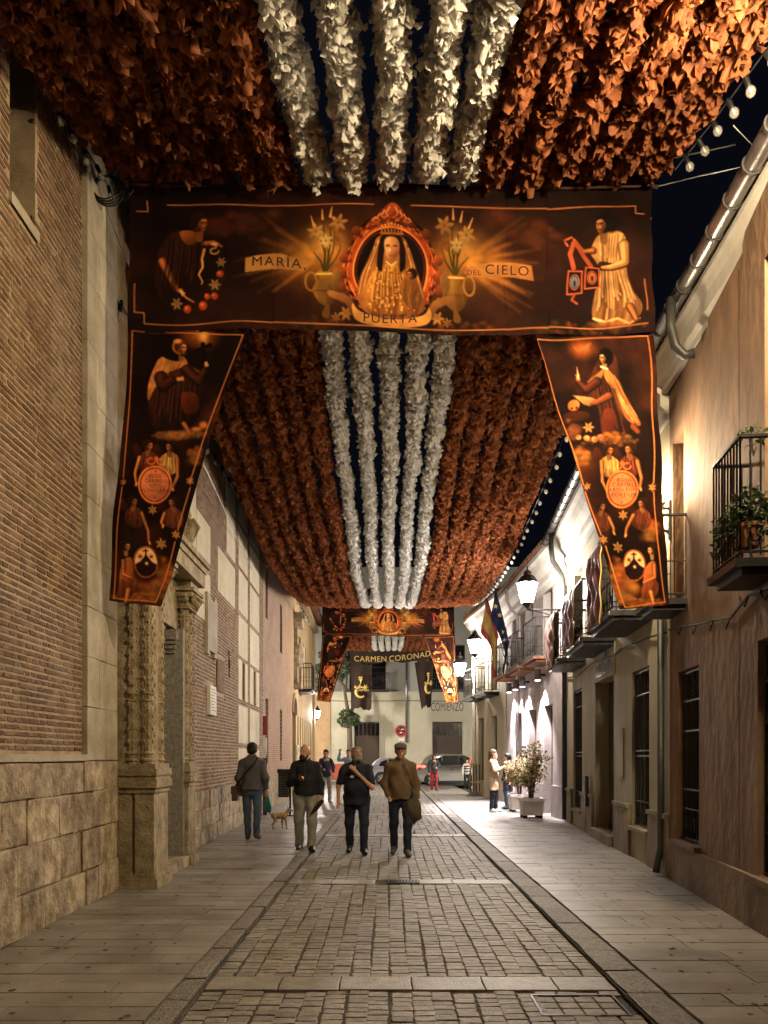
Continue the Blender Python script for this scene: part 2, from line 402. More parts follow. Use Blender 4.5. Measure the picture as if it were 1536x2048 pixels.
for b in bands:
    x = RX0
    while x < RX1 - .05:
        w = min(random.choice((.42, .5, .55)), RX1 - x)
        if RX1 - x - w < .2: w = RX1 - x
        if not (abs(b - 9.72) < .01 and x < .2 < x + w):
            o = inst('band_slab', rough_box_mesh('band_slab', m_band, 31, .01, .03)[0] if b == 0.4 and x == RX0 else bpy.data.meshes['band_slab'], (x + w / 2, b, -0.066 + random.uniform(-.001, .003)), (w - .012, .31, 0.056), (0, 0, 0), road)
        x += w
# drain grate in the second band and the sunken cover beside the kerb
mb = MB(); mb.box((0.2, 9.72, -0.048), (0.42, 0.30, 0.012))
gr = mb.build('drain_frame', m_dark, road)
mb = MB()
for i in range(10): mb.box((0.02 + i * .04, 9.72, -0.036), (0.022, 0.27, 0.012))
mb.build('drain_grate', m_iron, gr)
mb = MB()
for (c, d) in (((1.225, 4.72, -.046), (.56, .016, .012)), ((1.225, 5.12, -.046), (.56, .016, .012)), ((.955, 4.92, -.046), (.016, .384, .012)), ((1.495, 4.92, -.046), (.016, .384, .012))): mb.box(c, d)
cov = mb.build('manhole_frame', m_iron, road)
for i in range(4):
    for j in range(3):
        inst('cover_sett', bpy.data.meshes['sett_block'], (1.03 + i * .13, 4.80 + j * .12, -0.070), (.118, .105, .05), (0, 0, 0), cov)

def pavement(name, wallfn, xk, sgn, y0, y1):
    pts = []
    ys = np.arange(y0, y1 + .01, 1.0)
    V = []; F = []
    for y in ys: V += [(wallfn(y) - sgn * 0.02, y, -0.010), (xk, y, -0.010)]
    for i in range(len(ys) - 1): F.append((2 * i, 2 * i + 1, 2 * i + 3, 2 * i + 2))
    p = put(name, V, F, m_joint); p['kind'] = 'structure'
    items = []; y = y0
    while y < y1 - .1:
        d = random.choice((.22, .25, .25, .28, .31)); xw = wallfn(y + d / 2); a, b = sorted((xw, xk)); x = a + 0.004
        first = random.uniform(.3, .8)
        while x < b - .03:
            w = first if first else random.uniform(.5, 1.0); first = None
            w = min(w, b - x)
            if b - x - w < .2: w = b - x
            items.append(((x + w / 2, y + d / 2, -0.021 + random.uniform(-.0022, .0022)), (w - .007, d - .007, 0.042), 0.0)); x += w
        y += d
    V = []; F = []          # trodden gum and grime spots
    for i in range(170):
        y = 4 + 14 * random.random() ** 1.4; a, b = sorted((wallfn(y) - sgn * .0, xk)); x = random.uniform(a + .1, b - .05); r_ = random.uniform(.008, .026); k = len(V)
        V += [(x + r_ * random.uniform(.7, 1.2) * math.cos(t * .785), y + r_ * random.uniform(.7, 1.2) * math.sin(t * .785), .0042) for t in range(8)]; F.append(tuple(range(k, k + 8)))
    o = put('grime_spots', V, F, mat('trodden_gum', (.07, .06, .052), (.05, .043, .037), rough=.8), p); o['kind'] = 'stuff'
    pieces(p, 'paving_slab', items, m_slab, cap=300, nvar=6, jit=0.006, cham=0.012, rest='paving_slabs')
    return p
LK0, LK1 = -1.42, -1.26
RK0, RK1 = 1.57, 1.82
pavement('pavement', lwall, LK0 - .006, 1, 2.0, 40.5)
pavement('pavement', rwall, RK1 + .012, -1, 2.0, 40.5)
kb = put('kerb', [(LK0 - .008, 1, -.022), (LK1 + .008, 1, -.022), (LK1 + .008, 41, -.022), (LK0 - .008, 41, -.022)], [(0, 1, 2, 3)], m_joint); kb['kind'] = 'structure'
kb2 = put('kerb', [(RK0 - .008, 1, -.022), (RK1 + .012, 1, -.022), (RK1 + .012, 41, -.022), (RK0 - .008, 41, -.022)], [(0, 1, 2, 3)], m_joint); kb2['kind'] = 'structure'
for par, a, b in ((kb, LK0, LK1), (kb2, RK0, RK1)):
    it = []; y = 2.0
    while y < 40.5:
        d = random.uniform(.38, .72)
        it.append((((a + b) / 2 + random.uniform(-.006, .006), y + d / 2, -0.030 + random.uniform(-.005, .004)), (b - a - .008, d - .014, .058), random.uniform(-.008, .008))); y += d
    pieces(par, 'kerb_stone', it, m_kerb, cap=300, nvar=6, jit=0.022, cham=0.06)
cs = put('cross_street', [(-40, 41, -0.045), (40, 41, -0.045), (40, 47.2, -0.045), (-40, 47.2, -0.045)], [(0, 1, 2, 3)], m_asphalt); cs['kind'] = 'structure'
mb = MB(); mb.box((0, 48.0, 0.0), (80, 1.5, 0.1)); fp = mb.build('far_pavement', m_band); fp['kind'] = 'structure'

# ================================================================== openings and fittings
def window(parent, f, s0, s1, z0, z1, n=-0.18, m_frame=None, bars=(1, 3), pm=None, fw=0.05, name='window'):
    m_frame = m_frame or m_wood
    mb = MB()
    f.box(mb, s0, s0 + fw, z0, z1, n - .05, n); f.box(mb, s1 - fw, s1, z0, z1, n - .05, n)
    f.box(mb, s0 + fw, s1 - fw, z0, z0 + fw, n - .05, n); f.box(mb, s0 + fw, s1 - fw, z1 - fw, z1, n - .05, n)
    for i in range(bars[0]):
        s = s0 + (s1 - s0) * (i + 1) / (bars[0] + 1); f.box(mb, s - .025, s + .025, z0 + fw, z1 - fw, n - .045, n - .003)
    for i in range(bars[1]):
        z = z0 + (z1 - z0) * (i + 1) / (bars[1] + 1); f.box(mb, s0 + fw, s1 - fw, z - .015, z + .015, n - .040, n - .006)
    w = mb.build(name, m_frame, parent)
    mb = MB(); f.box(mb, s0, s1, z0, z1, n - .075, n - .055); mb.build('pane', pm or m_pane, w)
    return w

def grille(parent, f, s0, s1, z0, z1, n=0.02, step=0.11, scroll=True, mid=()):
    mb = MB()
    k = max(2, int((s1 - s0) / step))
    for i in range(k + 1):
        s = s0 + (s1 - s0) * i / k; mb.tube([f.p(s, z0, n), f.p(s, z1, n)], 0.011, 5)
    for z in [z0, z1] + list(mid): f.box(mb, s0 - .02, s1 + .02, z - .012, z + .012, n - .008, n + .008)
    if scroll:
        for (za, zb) in ((z0, z0 + .36), (z1 - .34, z1)):
            f.box(mb, s0 - .02, s1 + .02, (zb if za == z0 else za) - .01, (zb if za == z0 else za) + .01, n - .008, n + .008)
            c = 3
            for i in range(c):
                sc = s0 + (s1 - s0) * (i + .5) / c; R = (s1 - s0) / c / 2 * .92
                for sg in (-1, 1):
                    pts = []
                    for q in range(13):
                        t = q / 12 * 4.2; r = R * (1 - q / 16)
                        pts.append(f.p(sc + sg * (R * .05) + r * math.sin(t) * .95 * sg, (za + zb) / 2 + r * math.cos(t) * 1.15 * sg, n))
                    mb.tube(pts, 0.009, 4)
    return mb.build('grille', m_iron, parent)

def railing(f, s0, s1, z, depth, h, step=0.11, n0=0.0, scroll=True, r=0.009):
    """iron balcony railing: both short sides and the long front"""
    mb = MB()
    path = [f.p(s0, z, n0), f.p(s0, z, n0 + depth), f.p(s1, z, n0 + depth), f.p(s1, z, n0)]
    for a, b in zip(path[:-1], path[1:]):
        L_ = (b - a).length; k = max(2, int(L_ / step))
        for i in range(k + 1):
            p = a.lerp(b, i / k); mb.tube([p + Vector((0, 0, .03)), p + Vector((0, 0, h))], r, 5)
        for zz, rr in ((h, .02), (.06, .012), (h * .45, .008)): mb.tube([a + Vector((0, 0, zz)), b + Vector((0, 0, zz))], rr, 5)
        if scroll:
            c = max(1, int(L_ / .26)); R = .1
            for i in range(c):
                pc = a.lerp(b, (i + .5) / c); dv = (b - a).normalized()
                for sg in (1, -1):
                    pts = [pc + dv * (sg * .02 + R * (1 - q / 14) * math.sin(q / 12 * 4.4) * sg) + Vector((0, 0, .19 + R * (1 - q / 14) * math.cos(q / 12 * 4.4) * sg)) for q in range(13)]
                    mb.tube(pts, .008, 4)
    return mb

def balcony(parent, f, s0, s1, z, depth, h=1.0, slab_m=None, sname='balcony', scroll=True, step=.11):
    mb = MB(); f.box(mb, s0 - .04, s1 + .04, z - .07, z, 0.005, depth + .05); f.box(mb, s0 + .02, s1 - .02, z - .13, z - .07, 0.005, depth - .02)
    b = mb.build(sname, slab_m or m_iron, parent)
    railing(f, s0, s1, z, depth, h, step=step, scroll=scroll).build('railing', m_iron, b)
    return b

def cornice(parent, f, z, s0=0.0, s1=None, m=None, out=0.34, name='cornice', ht=0.5, gut=True):
    s1 = f.len if s1 is None else s1
    prof = [(0.004, z - ht), (.06, z - ht), (.06, z - ht * .82), (.12, z - ht * .74), (.12, z - ht * .55), (out * .62, z - ht * .38), (out * .8, z - ht * .2), (out, z - ht * .14), (out, z), (0.004, z)]
    mb = MB(); sweep(mb, prof, [(f.p(s, 0), f.n) for s in (s0, s1)])
    c = mb.build(name, m or m_white_trim, parent)
    if gut:
        mb = MB(); cx = out + .085; R = .085
        pts = [f.p(s0 + (s1 - s0) * i / 20, z + .055, cx) for i in range(21)]
        mb.tube(pts, R, 12)
        g = mb.build('gutter', m_zinc, parent, smooth=True)
        k = int((s1 - s0) / .42)
        for i in range(k):
            s = s0 + (i + .5) * (s1 - s0) / k; mb = MB()
            mb.tube([f.p(s - .012, z + .055, cx), f.p(s + .012, z + .055, cx)], R + .012, 12)
            mb.build('gutter_bracket', m_pipe, g)
    return c

def roof(parent, f, z, s0=0.0, s1=None, over=0.25, run=4.0, rise=1.5):
    s1 = f.len if s1 is None else s1
    mb = MB()
    V = []
    for s in (s0, s1):
        V += [f.p(s, z + .02, over), f.p(s, z + .10, over), f.p(s, z + rise + .10, -run), f.p(s, z + rise, -run)]
    mb.add(V, [(0, 1, 5, 4), (1, 2, 6, 5), (2, 3, 7, 6), (3, 0, 4, 7), (0, 3, 2, 1), (4, 5, 6, 7)])
    r = mb.build('roof', m_tile, parent)
    mb = MB(); k = int((s1 - s0) / .24)
    for i in range(k):
        s = s0 + (i + .5) * (s1 - s0) / k
        mb.tube([f.p(s, z + .11, over + .03), f.p(s, z + .11 + rise * .5, -run * .5 + over * .5)], .085, 6)
    o = mb.build('roof_tiles', m_tile, r); o['kind'] = 'stuff'
    return r

def downpipe(parent, pts, r=.05, m=None):
    mb = MB(); mb.tube(pts, r, 8); return mb.build('downpipe', m or m_pipe, parent, smooth=True)

# ================================================================== the brick church with its stone portal
church = thing('church', 'tall brick church with stone plinth, carved stone doorway and cream plaster panels', 'building', (-3.3, 10, 0))
wmb = wall_open(LA, 0.0, 14.0, [(6.42, 6.9, 6.25, 8.2, .4), (9.62, 10.93, 0.0, 3.35, .9)])
wmb.build('wall', m_mortar, church)
wmb = wall_open(LB, 0.0, 8.6, [(LB.sY(17.72), LB.sY(18.12), 2.86, 3.72, .2), (LB.sY(19.45), LB.sY(19.9), 2.86, 3.72, .2), (LB.sY(16.05), LB.sY(16.3), 3.2, 3.75, .2)])
wmb.build('wall', m_mortar, church)
mb = MB(); LA.box(mb, 6.42, 6.9, 6.25, 8.2, -.43, -.405); o = mb.build('window', m_dark, church)
V = [LA.p(6.40, 6.26, .03), LA.p(6.92, 6.26, .03), LA.p(6.92, 6.42, -.40), LA.p(6.40, 6.42, -.40), LA.p(6.40, 6.16, .03), LA.p(6.92, 6.16, .03)]
put('sill', V, [(0, 1, 2, 3), (4, 5, 1, 0), (0, 3, 4), (1, 5, 2)], m_quoin, o)
for a, b in ((17.72, 18.12), (19.45, 19.9), (16.05, 16.3)):
    z0, z1 = (2.86, 3.72) if a > 17 else (3.2, 3.75)
    window(church, LB, LB.sY(a), LB.sY(b), z0, z1, n=-.1, bars=(1, 0), pm=m_wood)
# plaster panels of the further wall
PAN = []
for (a, b, zs) in ((12.95, 14.15, [(3.95, 4.85), (4.95, 5.75)]), (14.85, 16.75, [(4.75, 5.62)]), (15.75, 16.78, [(5.74, 6.66), (6.76, 7.66), (7.78, 8.5)]),
                   (17.2, 18.5, [(.98, 1.72), (1.84, 2.70), (2.84, 3.74), (3.82, 4.72), (4.82, 5.74), (5.84, 6.74), (6.9, 7.7)]),
                   (18.85, 20.45, [(.98, 1.72), (1.84, 2.70), (2.84, 3.74), (3.82, 4.72), (4.82, 5.74), (5.84, 6.74), (6.9, 7.7)])):
    for z0, z1 in zs: PAN.append((a, b, z0, z1))
WINB = [(17.72, 18.12, 2.86, 3.72), (19.45, 19.9, 2.86, 3.72), (16.05, 16.3, 3.2, 3.75)]
for (a, b, z0, z1) in PAN:
    mb = MB()
    cuts = [w for w in WINB if w[0] > a and w[1] < b and w[2] >= z0 and w[3] <= z1]
    f = LB
    if a < 13: a = 13.02
    if cuts:
        w = cuts[0]; f.box(mb, f.sY(a), f.sY(w[0]) - .01, z0, z1, .0, .022); mb.build('plaster_panel', m_plaster_panel, church); mb = MB(); f.box(mb, f.sY(w[1]) + .01, f.sY(b), z0, z1, 0, .022)
    else: f.box(mb, f.sY(a), f.sY(b), z0, z1, 0, .022)
    mb.build('plaster_panel', m_plaster_panel, church)
# bricks
items = []; z = 1.60; row = 0
while z < 10.4:
    h = random.uniform(.036, .044); y = 4.9 + (row % 2) * .07
    while y < 8.0:
        l = random.choice((random.uniform(.11, .15), random.uniform(.11, .15), random.uniform(.2, .26))); e = min(y + l, 8.0)
        if e - y > .05 and not (6.38 < (y + e) / 2 < 6.95 and 6.14 < z < 8.24):
            p = LA.p((y + e) / 2, z + h / 2, -0.006 + random.uniform(-.003, .003)); items.append(((p.x, p.y, p.z), (.026, e - y - .014, h), LA.rz - math.pi / 2 + random.uniform(-.02, .02)))
        y = e
    z += h + random.uniform(.017, .023); row += 1
pieces(church, 'brick', items, m_brick, cap=300, nvar=8, jit=0.09, cham=0.14, rest='brickwork', axis='x')
items = []; z = 0.95; row = 0
PATCH = [(13.65, 14.6, 3.38, 4.5), (13.85, 14.5, 2.26, 2.9), (14.75, 15.6, 2.75, 3.5)]
while z < 8.55:
    h = random.uniform(.036, .044); y = 12.98 + (row % 2) * .12
    while y < 21.28:
        l = random.uniform(.21, .28); e = min(y + l, 21.28); m_ = (y + e) / 2
        if not any(a < m_ < b and z0 - .01 < z + h / 2 < z1 + .01 for (a, b, z0, z1) in PAN + WINB + PATCH):
            p = LB.p(LB.sY(m_), z + h / 2, -0.007 + random.uniform(-.003, .004)); items.append(((p.x, p.y, p.z), (.034, e - y - .012, h), LB.rz - math.pi / 2))
        y = e
    z += h + random.uniform(.022, .030); row += 1
pieces(church, 'brick', items, m_brick2, cap=300, nvar=8, jit=0.07, cham=0.15, rest='brickwork', axis='x')
# stone plinths and quoins
items = []
for f, y0, y1, rows in ((LA, 4.3, 8.93, [(.0, .36), (.37, .78), (.79, 1.17), (1.18, 1.49)]), (LB, 11.6, 21.28, [(0, .30), (.31, .62), (.63, .94)])):
    for r, (z0, z1) in enumerate(rows):
        y = y0 - random.uniform(0, .3)
        while y < y1 - .02:
            l = random.uniform(.28, .75); e = min(y + l, y1)
            if y1 - e < .15: e = y1
            fr = LA if (y + e) / 2 < 13 else LB
            p = fr.p(fr.sY((y + e) / 2), (z0 + z1) / 2 + random.uniform(-.012, .012), random.uniform(-.012, .012)); items.append(((p.x, p.y, p.z), (.13, e - y - .006, z1 - z0 + random.uniform(-.012, .008)), fr.rz - math.pi / 2))
            y = e
pieces(church, 'plinth_stone', items, m_stone, cap=300, nvar=8, jit=0.014, cham=0.03, axis='x')
mb = MB(); LA.box(mb, 4.3, 8.95, 0, 1.49, .001, .042); mb.build('plinth_mortar', m_mortar, church)
mb = MB(); LB.box(mb, 0, LB.len, 0, .93, .001, .042); mb.build('plinth_mortar', m_mortar, church)
mb = MB(); LA.box(mb, 4.3, 8.0, 1.50, 1.565, 0, .075); mb.build('plinth_ledge', m_quoin, church)
items = []; z = 1.5; r = 0
while z < 13.8:
    h = random.uniform(.5, .68); a, b = 8.0, 8.93
    cut = a + (b - a) * (.38 if r % 2 else .62)
    for (u, v) in ((a, cut), (cut, b)):
        p = LA.p((u + v) / 2, z + h / 2, .02); items.append(((p.x, p.y, p.z), (.075, v - u - .007, h - .007), LA.rz - math.pi / 2))
    z += h; r += 1
pieces(church, 'quoin_stone', items, m_quoin, cap=300, nvar=6, jit=0.006, cham=0.03, axis='x')

# the carved portal
portal = MB()
LA.box(portal, 8.95, 9.6, 3.95, 4.06, 0, .50); LA.box(portal, 8.90, 11.5, 4.06, 4.26, 0, .50); LA.box(portal, 8.86, 11.52, 4.26, 4.34, 0, .53); LA.box(portal, 8.84, 11.56, 4.34, 4.42, 0, .57); LA.box(portal, 10.95, 11.42, 3.95, 4.06, 0, .42)
LA.box(portal, 9.6, 10.95, 3.35, 4.06, 0, .22)
portal = portal.build('portal', m_carved, church)
def pilaster(y0, y1, n1):
    mb = MB(); f = LA
    f.box(mb, y0 - .05, y1 + .03, 0, .12, 0, n1 + .05); f.box(mb, y0 - .025, y1 + .02, .12, .17, 0, n1 + .025)
    f.box(mb, y0 + .03, y1, .17, 1.12, 0, n1 - .02); f.box(mb, y0, y1 + .01, .17, 1.12, .02, n1 * .44); f.box(mb, y0, y1 + .01, .17, 1.12, n1 * .53, n1)
    for (za, zb, e) in ((1.12, 1.18, .02), (1.18, 1.27, .045), (1.27, 1.32, .025), (1.32, 1.40, .04), (1.40, 1.46, .015)): f.box(mb, y0 - e, y1 + e, za, zb, 0, n1 + e)
    p = mb.build('pilaster', m_carved, portal)
    mb = MB(); f.box(mb, y0 + .06, y1 - .05, 1.46, 3.66, 0, n1 - .07); p2 = mb.build('shaft', m_carved, p)
    # slender carved columns on the two outer corners and between
    k = 0
    spots = [(y0 + .09, n1 - .09), (y0 + .09, n1 * .42), (y1 - .09, n1 - .09), (y0 + .07, n1 * .70)]
    for (s, n) in spots:
        k += 1; mb = MB(); q = f.p(s, 1.46, n); prof = []
        R = .066 if k != 4 else .03
        for i in range(61):
            zz = 2.20 * i / 60
            prof.append((R * (1 + .03 * math.sin(i * 1.9 + k) + .05 * math.sin(i * .33 + 2 * k)), zz))
        mb.lathe(prof, (q.x, q.y, q.z), 10)
        for zr in (.02, .10, .72, .80, 2.08, 2.16): mb.lathe([(R * 1.0, zr), (R * 1.22, zr + .015), (R * 1.22, zr + .03), (R * 1.0, zr + .045)], (q.x, q.y, q.z), 10)
        for j in range(26):      # low carved leaves in rows up the shaft
            for w_ in range(4):
                t = w_ * 1.571 + (j % 2) * .785 + .3; zz = q.z + .16 + j * .074; e_ = Vector((math.cos(t), math.sin(t), 0)); c_ = Vector((q.x, q.y, zz)) + e_ * R * .98
                mb.tube([c_, c_ + e_ * R * .10 + Vector((0, 0, .03)), c_ + e_ * R * .02 + Vector((0, 0, .062))], [R * .10, R * .24, R * .05], 5)
        mb.build('column', m_carved, p)
    mb = MB()
    for i, (za, zb, e) in enumerate(((3.66, 3.70, .02), (3.70, 3.82, .0), (3.82, 3.90, .06), (3.90, 3.95, .10))): f.box(mb, y0 - e, y1 + e, za, zb, 0, n1 + e)
    for i in range(9):   # acanthus leaves
        for side in (0, 1):
            s = y0 + (y1 - y0) * (i + .5) / 9 if side == 0 else y0 - .01; n = n1 + .02 if side == 0 else n1 * (i + .5) / 9
            q = f.p(s, 3.70, n); dv = f.n if side == 0 else -f.d
            mb.tube([q, q + dv * .03 + Vector((0, 0, .08)), q + dv * .09 + Vector((0, 0, .15)), q + dv * .11 + Vector((0, 0, .11))], [.035, .04, .03, .012], 5)
    mb.build('capital', m_carved, p)
pilaster(8.96, 9.55, .47)
pilaster(10.98, 11.40, .38)
mb = MB(); LA.box(mb, 9.56, 9.66, 0, 3.35, -.55, .30); mb.build('jamb', m_jamb, portal)
mb = MB(); LA.box(mb, 10.86, 10.97, 0, 3.35, -.55, .33)
prof = [(-.55, 3.34), (.33, 3.34), (.33, 3.05)]
jo = mb.build('jamb', m_jamb, portal)
mb = MB()
for i in range(4):     # stepped corbel under the lintel
    LA.box(mb, 10.72 + i * .035, 10.859, 3.10 + .06 * (3 - i) - .1, 3.10 + .06 * (4 - i) - .1 + .08, -.3, .27 - i * .015)
mb.build('corbel', m_jamb, jo)
mb = MB(); LA.box(mb, 9.5, 11.0, 0, .13, -.6, .40); mb.build('threshold', m_stone, portal)
mb = MB(); LA.box(mb, 9.6, 10.95, .13, 3.35, -.62, -.56); d_ = mb.build('door', m_wood, portal)
mb = MB()
for i in range(2):
    for j in range(5): LA.box(mb, 9.72 + i * .62, 10.22 + i * .62, .3 + j * .6, .78 + j * .6, -.559, -.54)
mb.build('door_panel', m_wood, d_)
def urn(s, n, z):
    q = LA.p(s, z, n); mb = MB()
    mb.lathe([(.10, 0), (.10, .06), (.05, .12), (.13, .26), (.16, .38), (.13, .48), (.06, .54), (.09, .60), (.05, .70), (.02, .80)], (q.x, q.y, q.z), 12)
    for a in range(7):
        t = a / 7 * 6.28; mb.tube([(q.x + .13 * math.cos(t), q.y + .13 * math.sin(t), q.z + .3), (q.x + .19 * math.cos(t), q.y + .19 * math.sin(t), q.z + .42), (q.x + .10 * math.cos(t), q.y + .10 * math.sin(t), q.z + .55)], .03, 5)
    mb.build('urn', m_carved, portal)
urn(11.15, .30, 4.44); urn(9.2, .34, 4.44)
# upper niche over the entablature
mb = MB(); LA.box(mb, 9.5, 10.9, 4.44, 7.3, 0, .14); LA.box(mb, 9.35, 11.05, 5.6, 5.75, 0, .34); LA.box(mb, 9.4, 11.0, 7.3, 7.5, 0, .30); LA.box(mb, 10.7, 10.9, 5.75, 7.3, .14, .26); LA.box(mb, 9.5, 9.7, 5.75, 7.3, .14, .26)
mb.build('niche', m_quoin, portal)
# brick and stone wall between portal and first panel column
mb = MB(); LA.box(mb, 11.45, 12.98, 4.5, 9.0, 0, .02); mb.build('plaster_panel', m_plaster_panel, church)
items = []; z = 0.95; row = 0
while z < 4.5:
    h = random.uniform(.042, .050); y = 11.45 + (row % 2) * .12
    while y < 12.97:
        l = random.uniform(.21, .28); e = min(y + l, 12.97)
        p = LA.p((y + e) / 2, z + h / 2, -.007 + random.uniform(-.004, .005)); items.append(((p.x, p.y, p.z), (.034, max(.05, e - y - .012), h), LA.rz - math.pi / 2)); y = e
    z += h + random.uniform(.014, .020); row += 1
pieces(church, 'brick', items, m_brick2, cap=0, nvar=6, jit=.07, cham=.15, rest='brickwork', axis='x')
# plaques
def plaque(name, label, y0, y1, z0, z1, m, ears=True):
    mb = MB(); f = LB; f.box(mb, f.sY(y0), f.sY(y1), z0, z1, .005, .075)
    if ears:
        for z_ in (z0 - .08, z1):
            f.box(mb, f.sY(y0), f.sY(y0) + .22, z_, z_ + .08, .005, .07); f.box(mb, f.sY(y1) - .22, f.sY(y1), z_, z_ + .08, .005, .07)
    o = mb.build(name, m, None); tag(o, label, 'plaque'); return o
plaque('stone_plaque', 'grey stone plaque with notched ends fixed high on the church brick wall', 13.68, 14.55, 3.46, 4.40, m_quoin)
pl = plaque('marble_plaque', 'small white inscribed plaque low on the church brick wall beside the portal', 13.9, 14.45, 2.30, 2.84, mat('white_marble', (.72, .68, .58), (.62, .58, .48)), False)
V, F = text_mesh('\u2500\u2500\u2500\u2500\n\u2500\u2500\u2500', .06)
mb = MB()
for i in range(8): LB.box(mb, LB.sY(13.97), LB.sY(14.38 - .05 * (i % 3)), 2.38 + i * .055, 2.395 + i * .055, .0755, .0775)
mb.build('inscription', m_iron, pl)
mb = MB()
for i in range(9): LB.box(mb, LB.sY(14.78) + i * .088, LB.sY(14.78) + i * .088 + .075, 2.8 + .01 * (i % 3), 3.45 - .012 * (i % 4), .005, .028)
mb.build('brick_patch', m_brick2, church)
# crowning course
mb = MB(); LB.box(mb, 0, LB.len, 8.6, 8.75, 0, .18); mb.build('cornice', m_brick2, church)

# ================================================================== two further buildings on the left
pk = thing('brick_house', 'pinkish brick house with dark shuttered windows beyond the church panels', 'building', (-3.55, 25, 0))
hol = [(.55, 1.05, 5.5, 7.0), (.55, 1.15, 1.35, 3.2), (4.1, 4.75, 5.0, 6.6), (4.1, 4.7, 1.4, 3.1)]
wall_open(LC, 0, 8.0, hol).build('wall', m_brickfar, pk)
for h in hol: window(pk, LC, *h, n=-.08, bars=(1, 0), pm=mat('navy_shutter', (.018, .022, .05), (.012, .014, .03), rough=.5), m_frame=mat('navy_shutter', (.018, .022, .05)))
roof(pk, LC, 8.0, over=.5); mb = MB(); LC.box(mb, 0, LC.len, 7.75, 8.0, 0, .22); mb.build('cornice', m_brickfar, pk)
mb = MB(); LC.box(mb, 0, LC.len, 0, .8, 0, .04); mb.build('plinth', m_stone, pk)
yl = thing('ochre_house', 'ochre rendered house with stone coat of arms, arched doorway and barred balcony', 'building', (-3.75, 34, 0))
hol = [(.5, 1.9, 0, 3.2)] + [(2.6 + i * 1.15, 3.05 + i * 1.15, 1.1, 3.2) for i in range(7)] + [(3.2, 4.2, 4.5, 6.6)] + [(5.2 + i * 1.25, 5.7 + i * 1.25, 4.7, 6.6) for i in range(4)]
wall_open(LD, 0, 8.2, hol).build('wall', m_yellow, yl)
for h in hol[1:]: window(yl, LD, *h, n=-.12, bars=(1, 2))
mb = MB()                                                   # the arch over the door
c = LD.p(1.2, 3.2, 0)
for i in range(12):
    a0, a1 = math.pi * i / 12, math.pi * (i + 1) / 12
    P = [(1.2 - math.cos(a) * r_, 3.2 + math.sin(a) * r_ * .9) for a, r_ in ((a0, .70), (a1, .70), (a1, .92), (a0, .92))]
    mb.add([LD.p(s, z_, .06) for s, z_ in P] + [LD.p(s, z_, 0) for s, z_ in P], [(0, 1, 2, 3), (0, 1, 5, 4), (2, 3, 7, 6), (1, 2, 6, 5), (0, 3, 7, 4)])
mb.build('arch', m_brickfar, yl)
mb = MB(); LD.box(mb, .5, 1.9, 0, 3.2, -.24, -.2)
n_ = 16; P = [(1.2 - math.cos(math.pi * i / n_) * .70, 3.2 + math.sin(math.pi * i / n_) * .63) for i in range(n_ + 1)]
mb.add([LD.p(s, z_, .012) for s, z_ in P], [tuple(range(n_ + 1))]); mb.build('door', m_wood, yl)
balcony(yl, LD, 2.9, 4.5, 4.35, .55, 1.05, scroll=False)
mb = MB(); LD.box(mb, 1.0, 1.6, 4.2, 4.4, 0, .28); LD.box(mb, 1.05, 1.55, 4.4, 6.6, 0, .14); LD.box(mb, .95, 1.65, 6.6, 6.9, 0, .34); LD.box(mb, .85, 1.75, 6.9, 7.15, 0, .45)
q = LD.p(1.3, 5.5, .14); mb.lathe([(.05, -.5), (.22, -.3), (.28, 0), (.26, .3), (.05, .5)], (q.x, q.y, q.z), 10); mb.build('coat_of_arms', m_stone, yl)
roof(yl, LD, 8.2, over=.6); mb = MB(); LD.box(mb, 0, LD.len, 7.95, 8.2, 0, .3); mb.build('cornice', m_yellow, yl)
mb = MB(); mb.box((-8.4, 40.24, 4.1), (9.2, .4, 8.2)); mb.build('wall', m_yellow, yl)
mb = MB(); LD.box(mb, 2.05, 2.55, 1.35, 2.0, .01, .05)
o = mb.build('notice_board', mat('white_notice', (.6, .58, .52)), None); tag(o, 'white notice board with dark print on the ochre wall by the arched doorway', 'notice')
mb = MB(); LD.box(mb, 2.12, 2.48, 1.45, 1.5, .0505, .053); LD.box(mb, 2.2, 2.42, 1.6, 1.9, .0505, .053); mb.build('print', m_iron, o)

# ================================================================== right side: ochre house
oc = thing('ochre_facade_house', 'ochre rendered house with dark barred windows and iron balconies in the foreground', 'building', (3.2, 5, 0))
hol = [(RO.sY(8.62), RO.sY(9.47), .53, 2.58), (RO.sY(5.9), RO.sY(6.88), .48, 2.58), (RO.sY(9.22), RO.sY(9.72), 3.42, 5.5), (RO.sY(5.9), RO.sY(6.72), 3.2, 5.9), (RO.sY(2.6), RO.sY(3.5), .5, 2.58)]
wall_open(RO, 0, 6.55, hol, depth=.28).build('wall', m_orange, oc)
for i, h in enumerate(hol):
    w = window(oc, RO, *h, n=-.2, bars=(1, 2))
    if i in (0, 1, 4): grille(w, RO, h[0] + .03, h[1] - .03, h[2] + .03, h[3] - .03, n=-.06, mid=(1.15, 1.85))
    if i in (0, 1, 4): mb = MB(); RO.box(mb, h[0] - .06, h[1] + .06, h[2] - .06, h[2] - .004, -.1, .07); mb.build('sill', m_orange_plinth, w)
mb = MB(); RO.box(mb, 0, RO.len, 0, .47, .0, .045); mb.build('plinth', m_orange_plinth, oc)
RG = Frame((3.15, 0), (3.59, 9.86), -1)
cornice(oc, RG, 6.62, out=.20, ht=.42); roof(oc, RG, 6.62, over=.18)
for s in (RO.sY(7.35), RO.sY(5.2)):
    mb = MB(); RO.box(mb, s - .004, s + .004, .47, 6.2, -.004, .002); mb.build('render_joint', m_dark, oc)
bE = balcony(oc, RO, RO.sY(6.36), RO.sY(7.04), 3.19, .33, 1.02, scroll=True, step=.075)
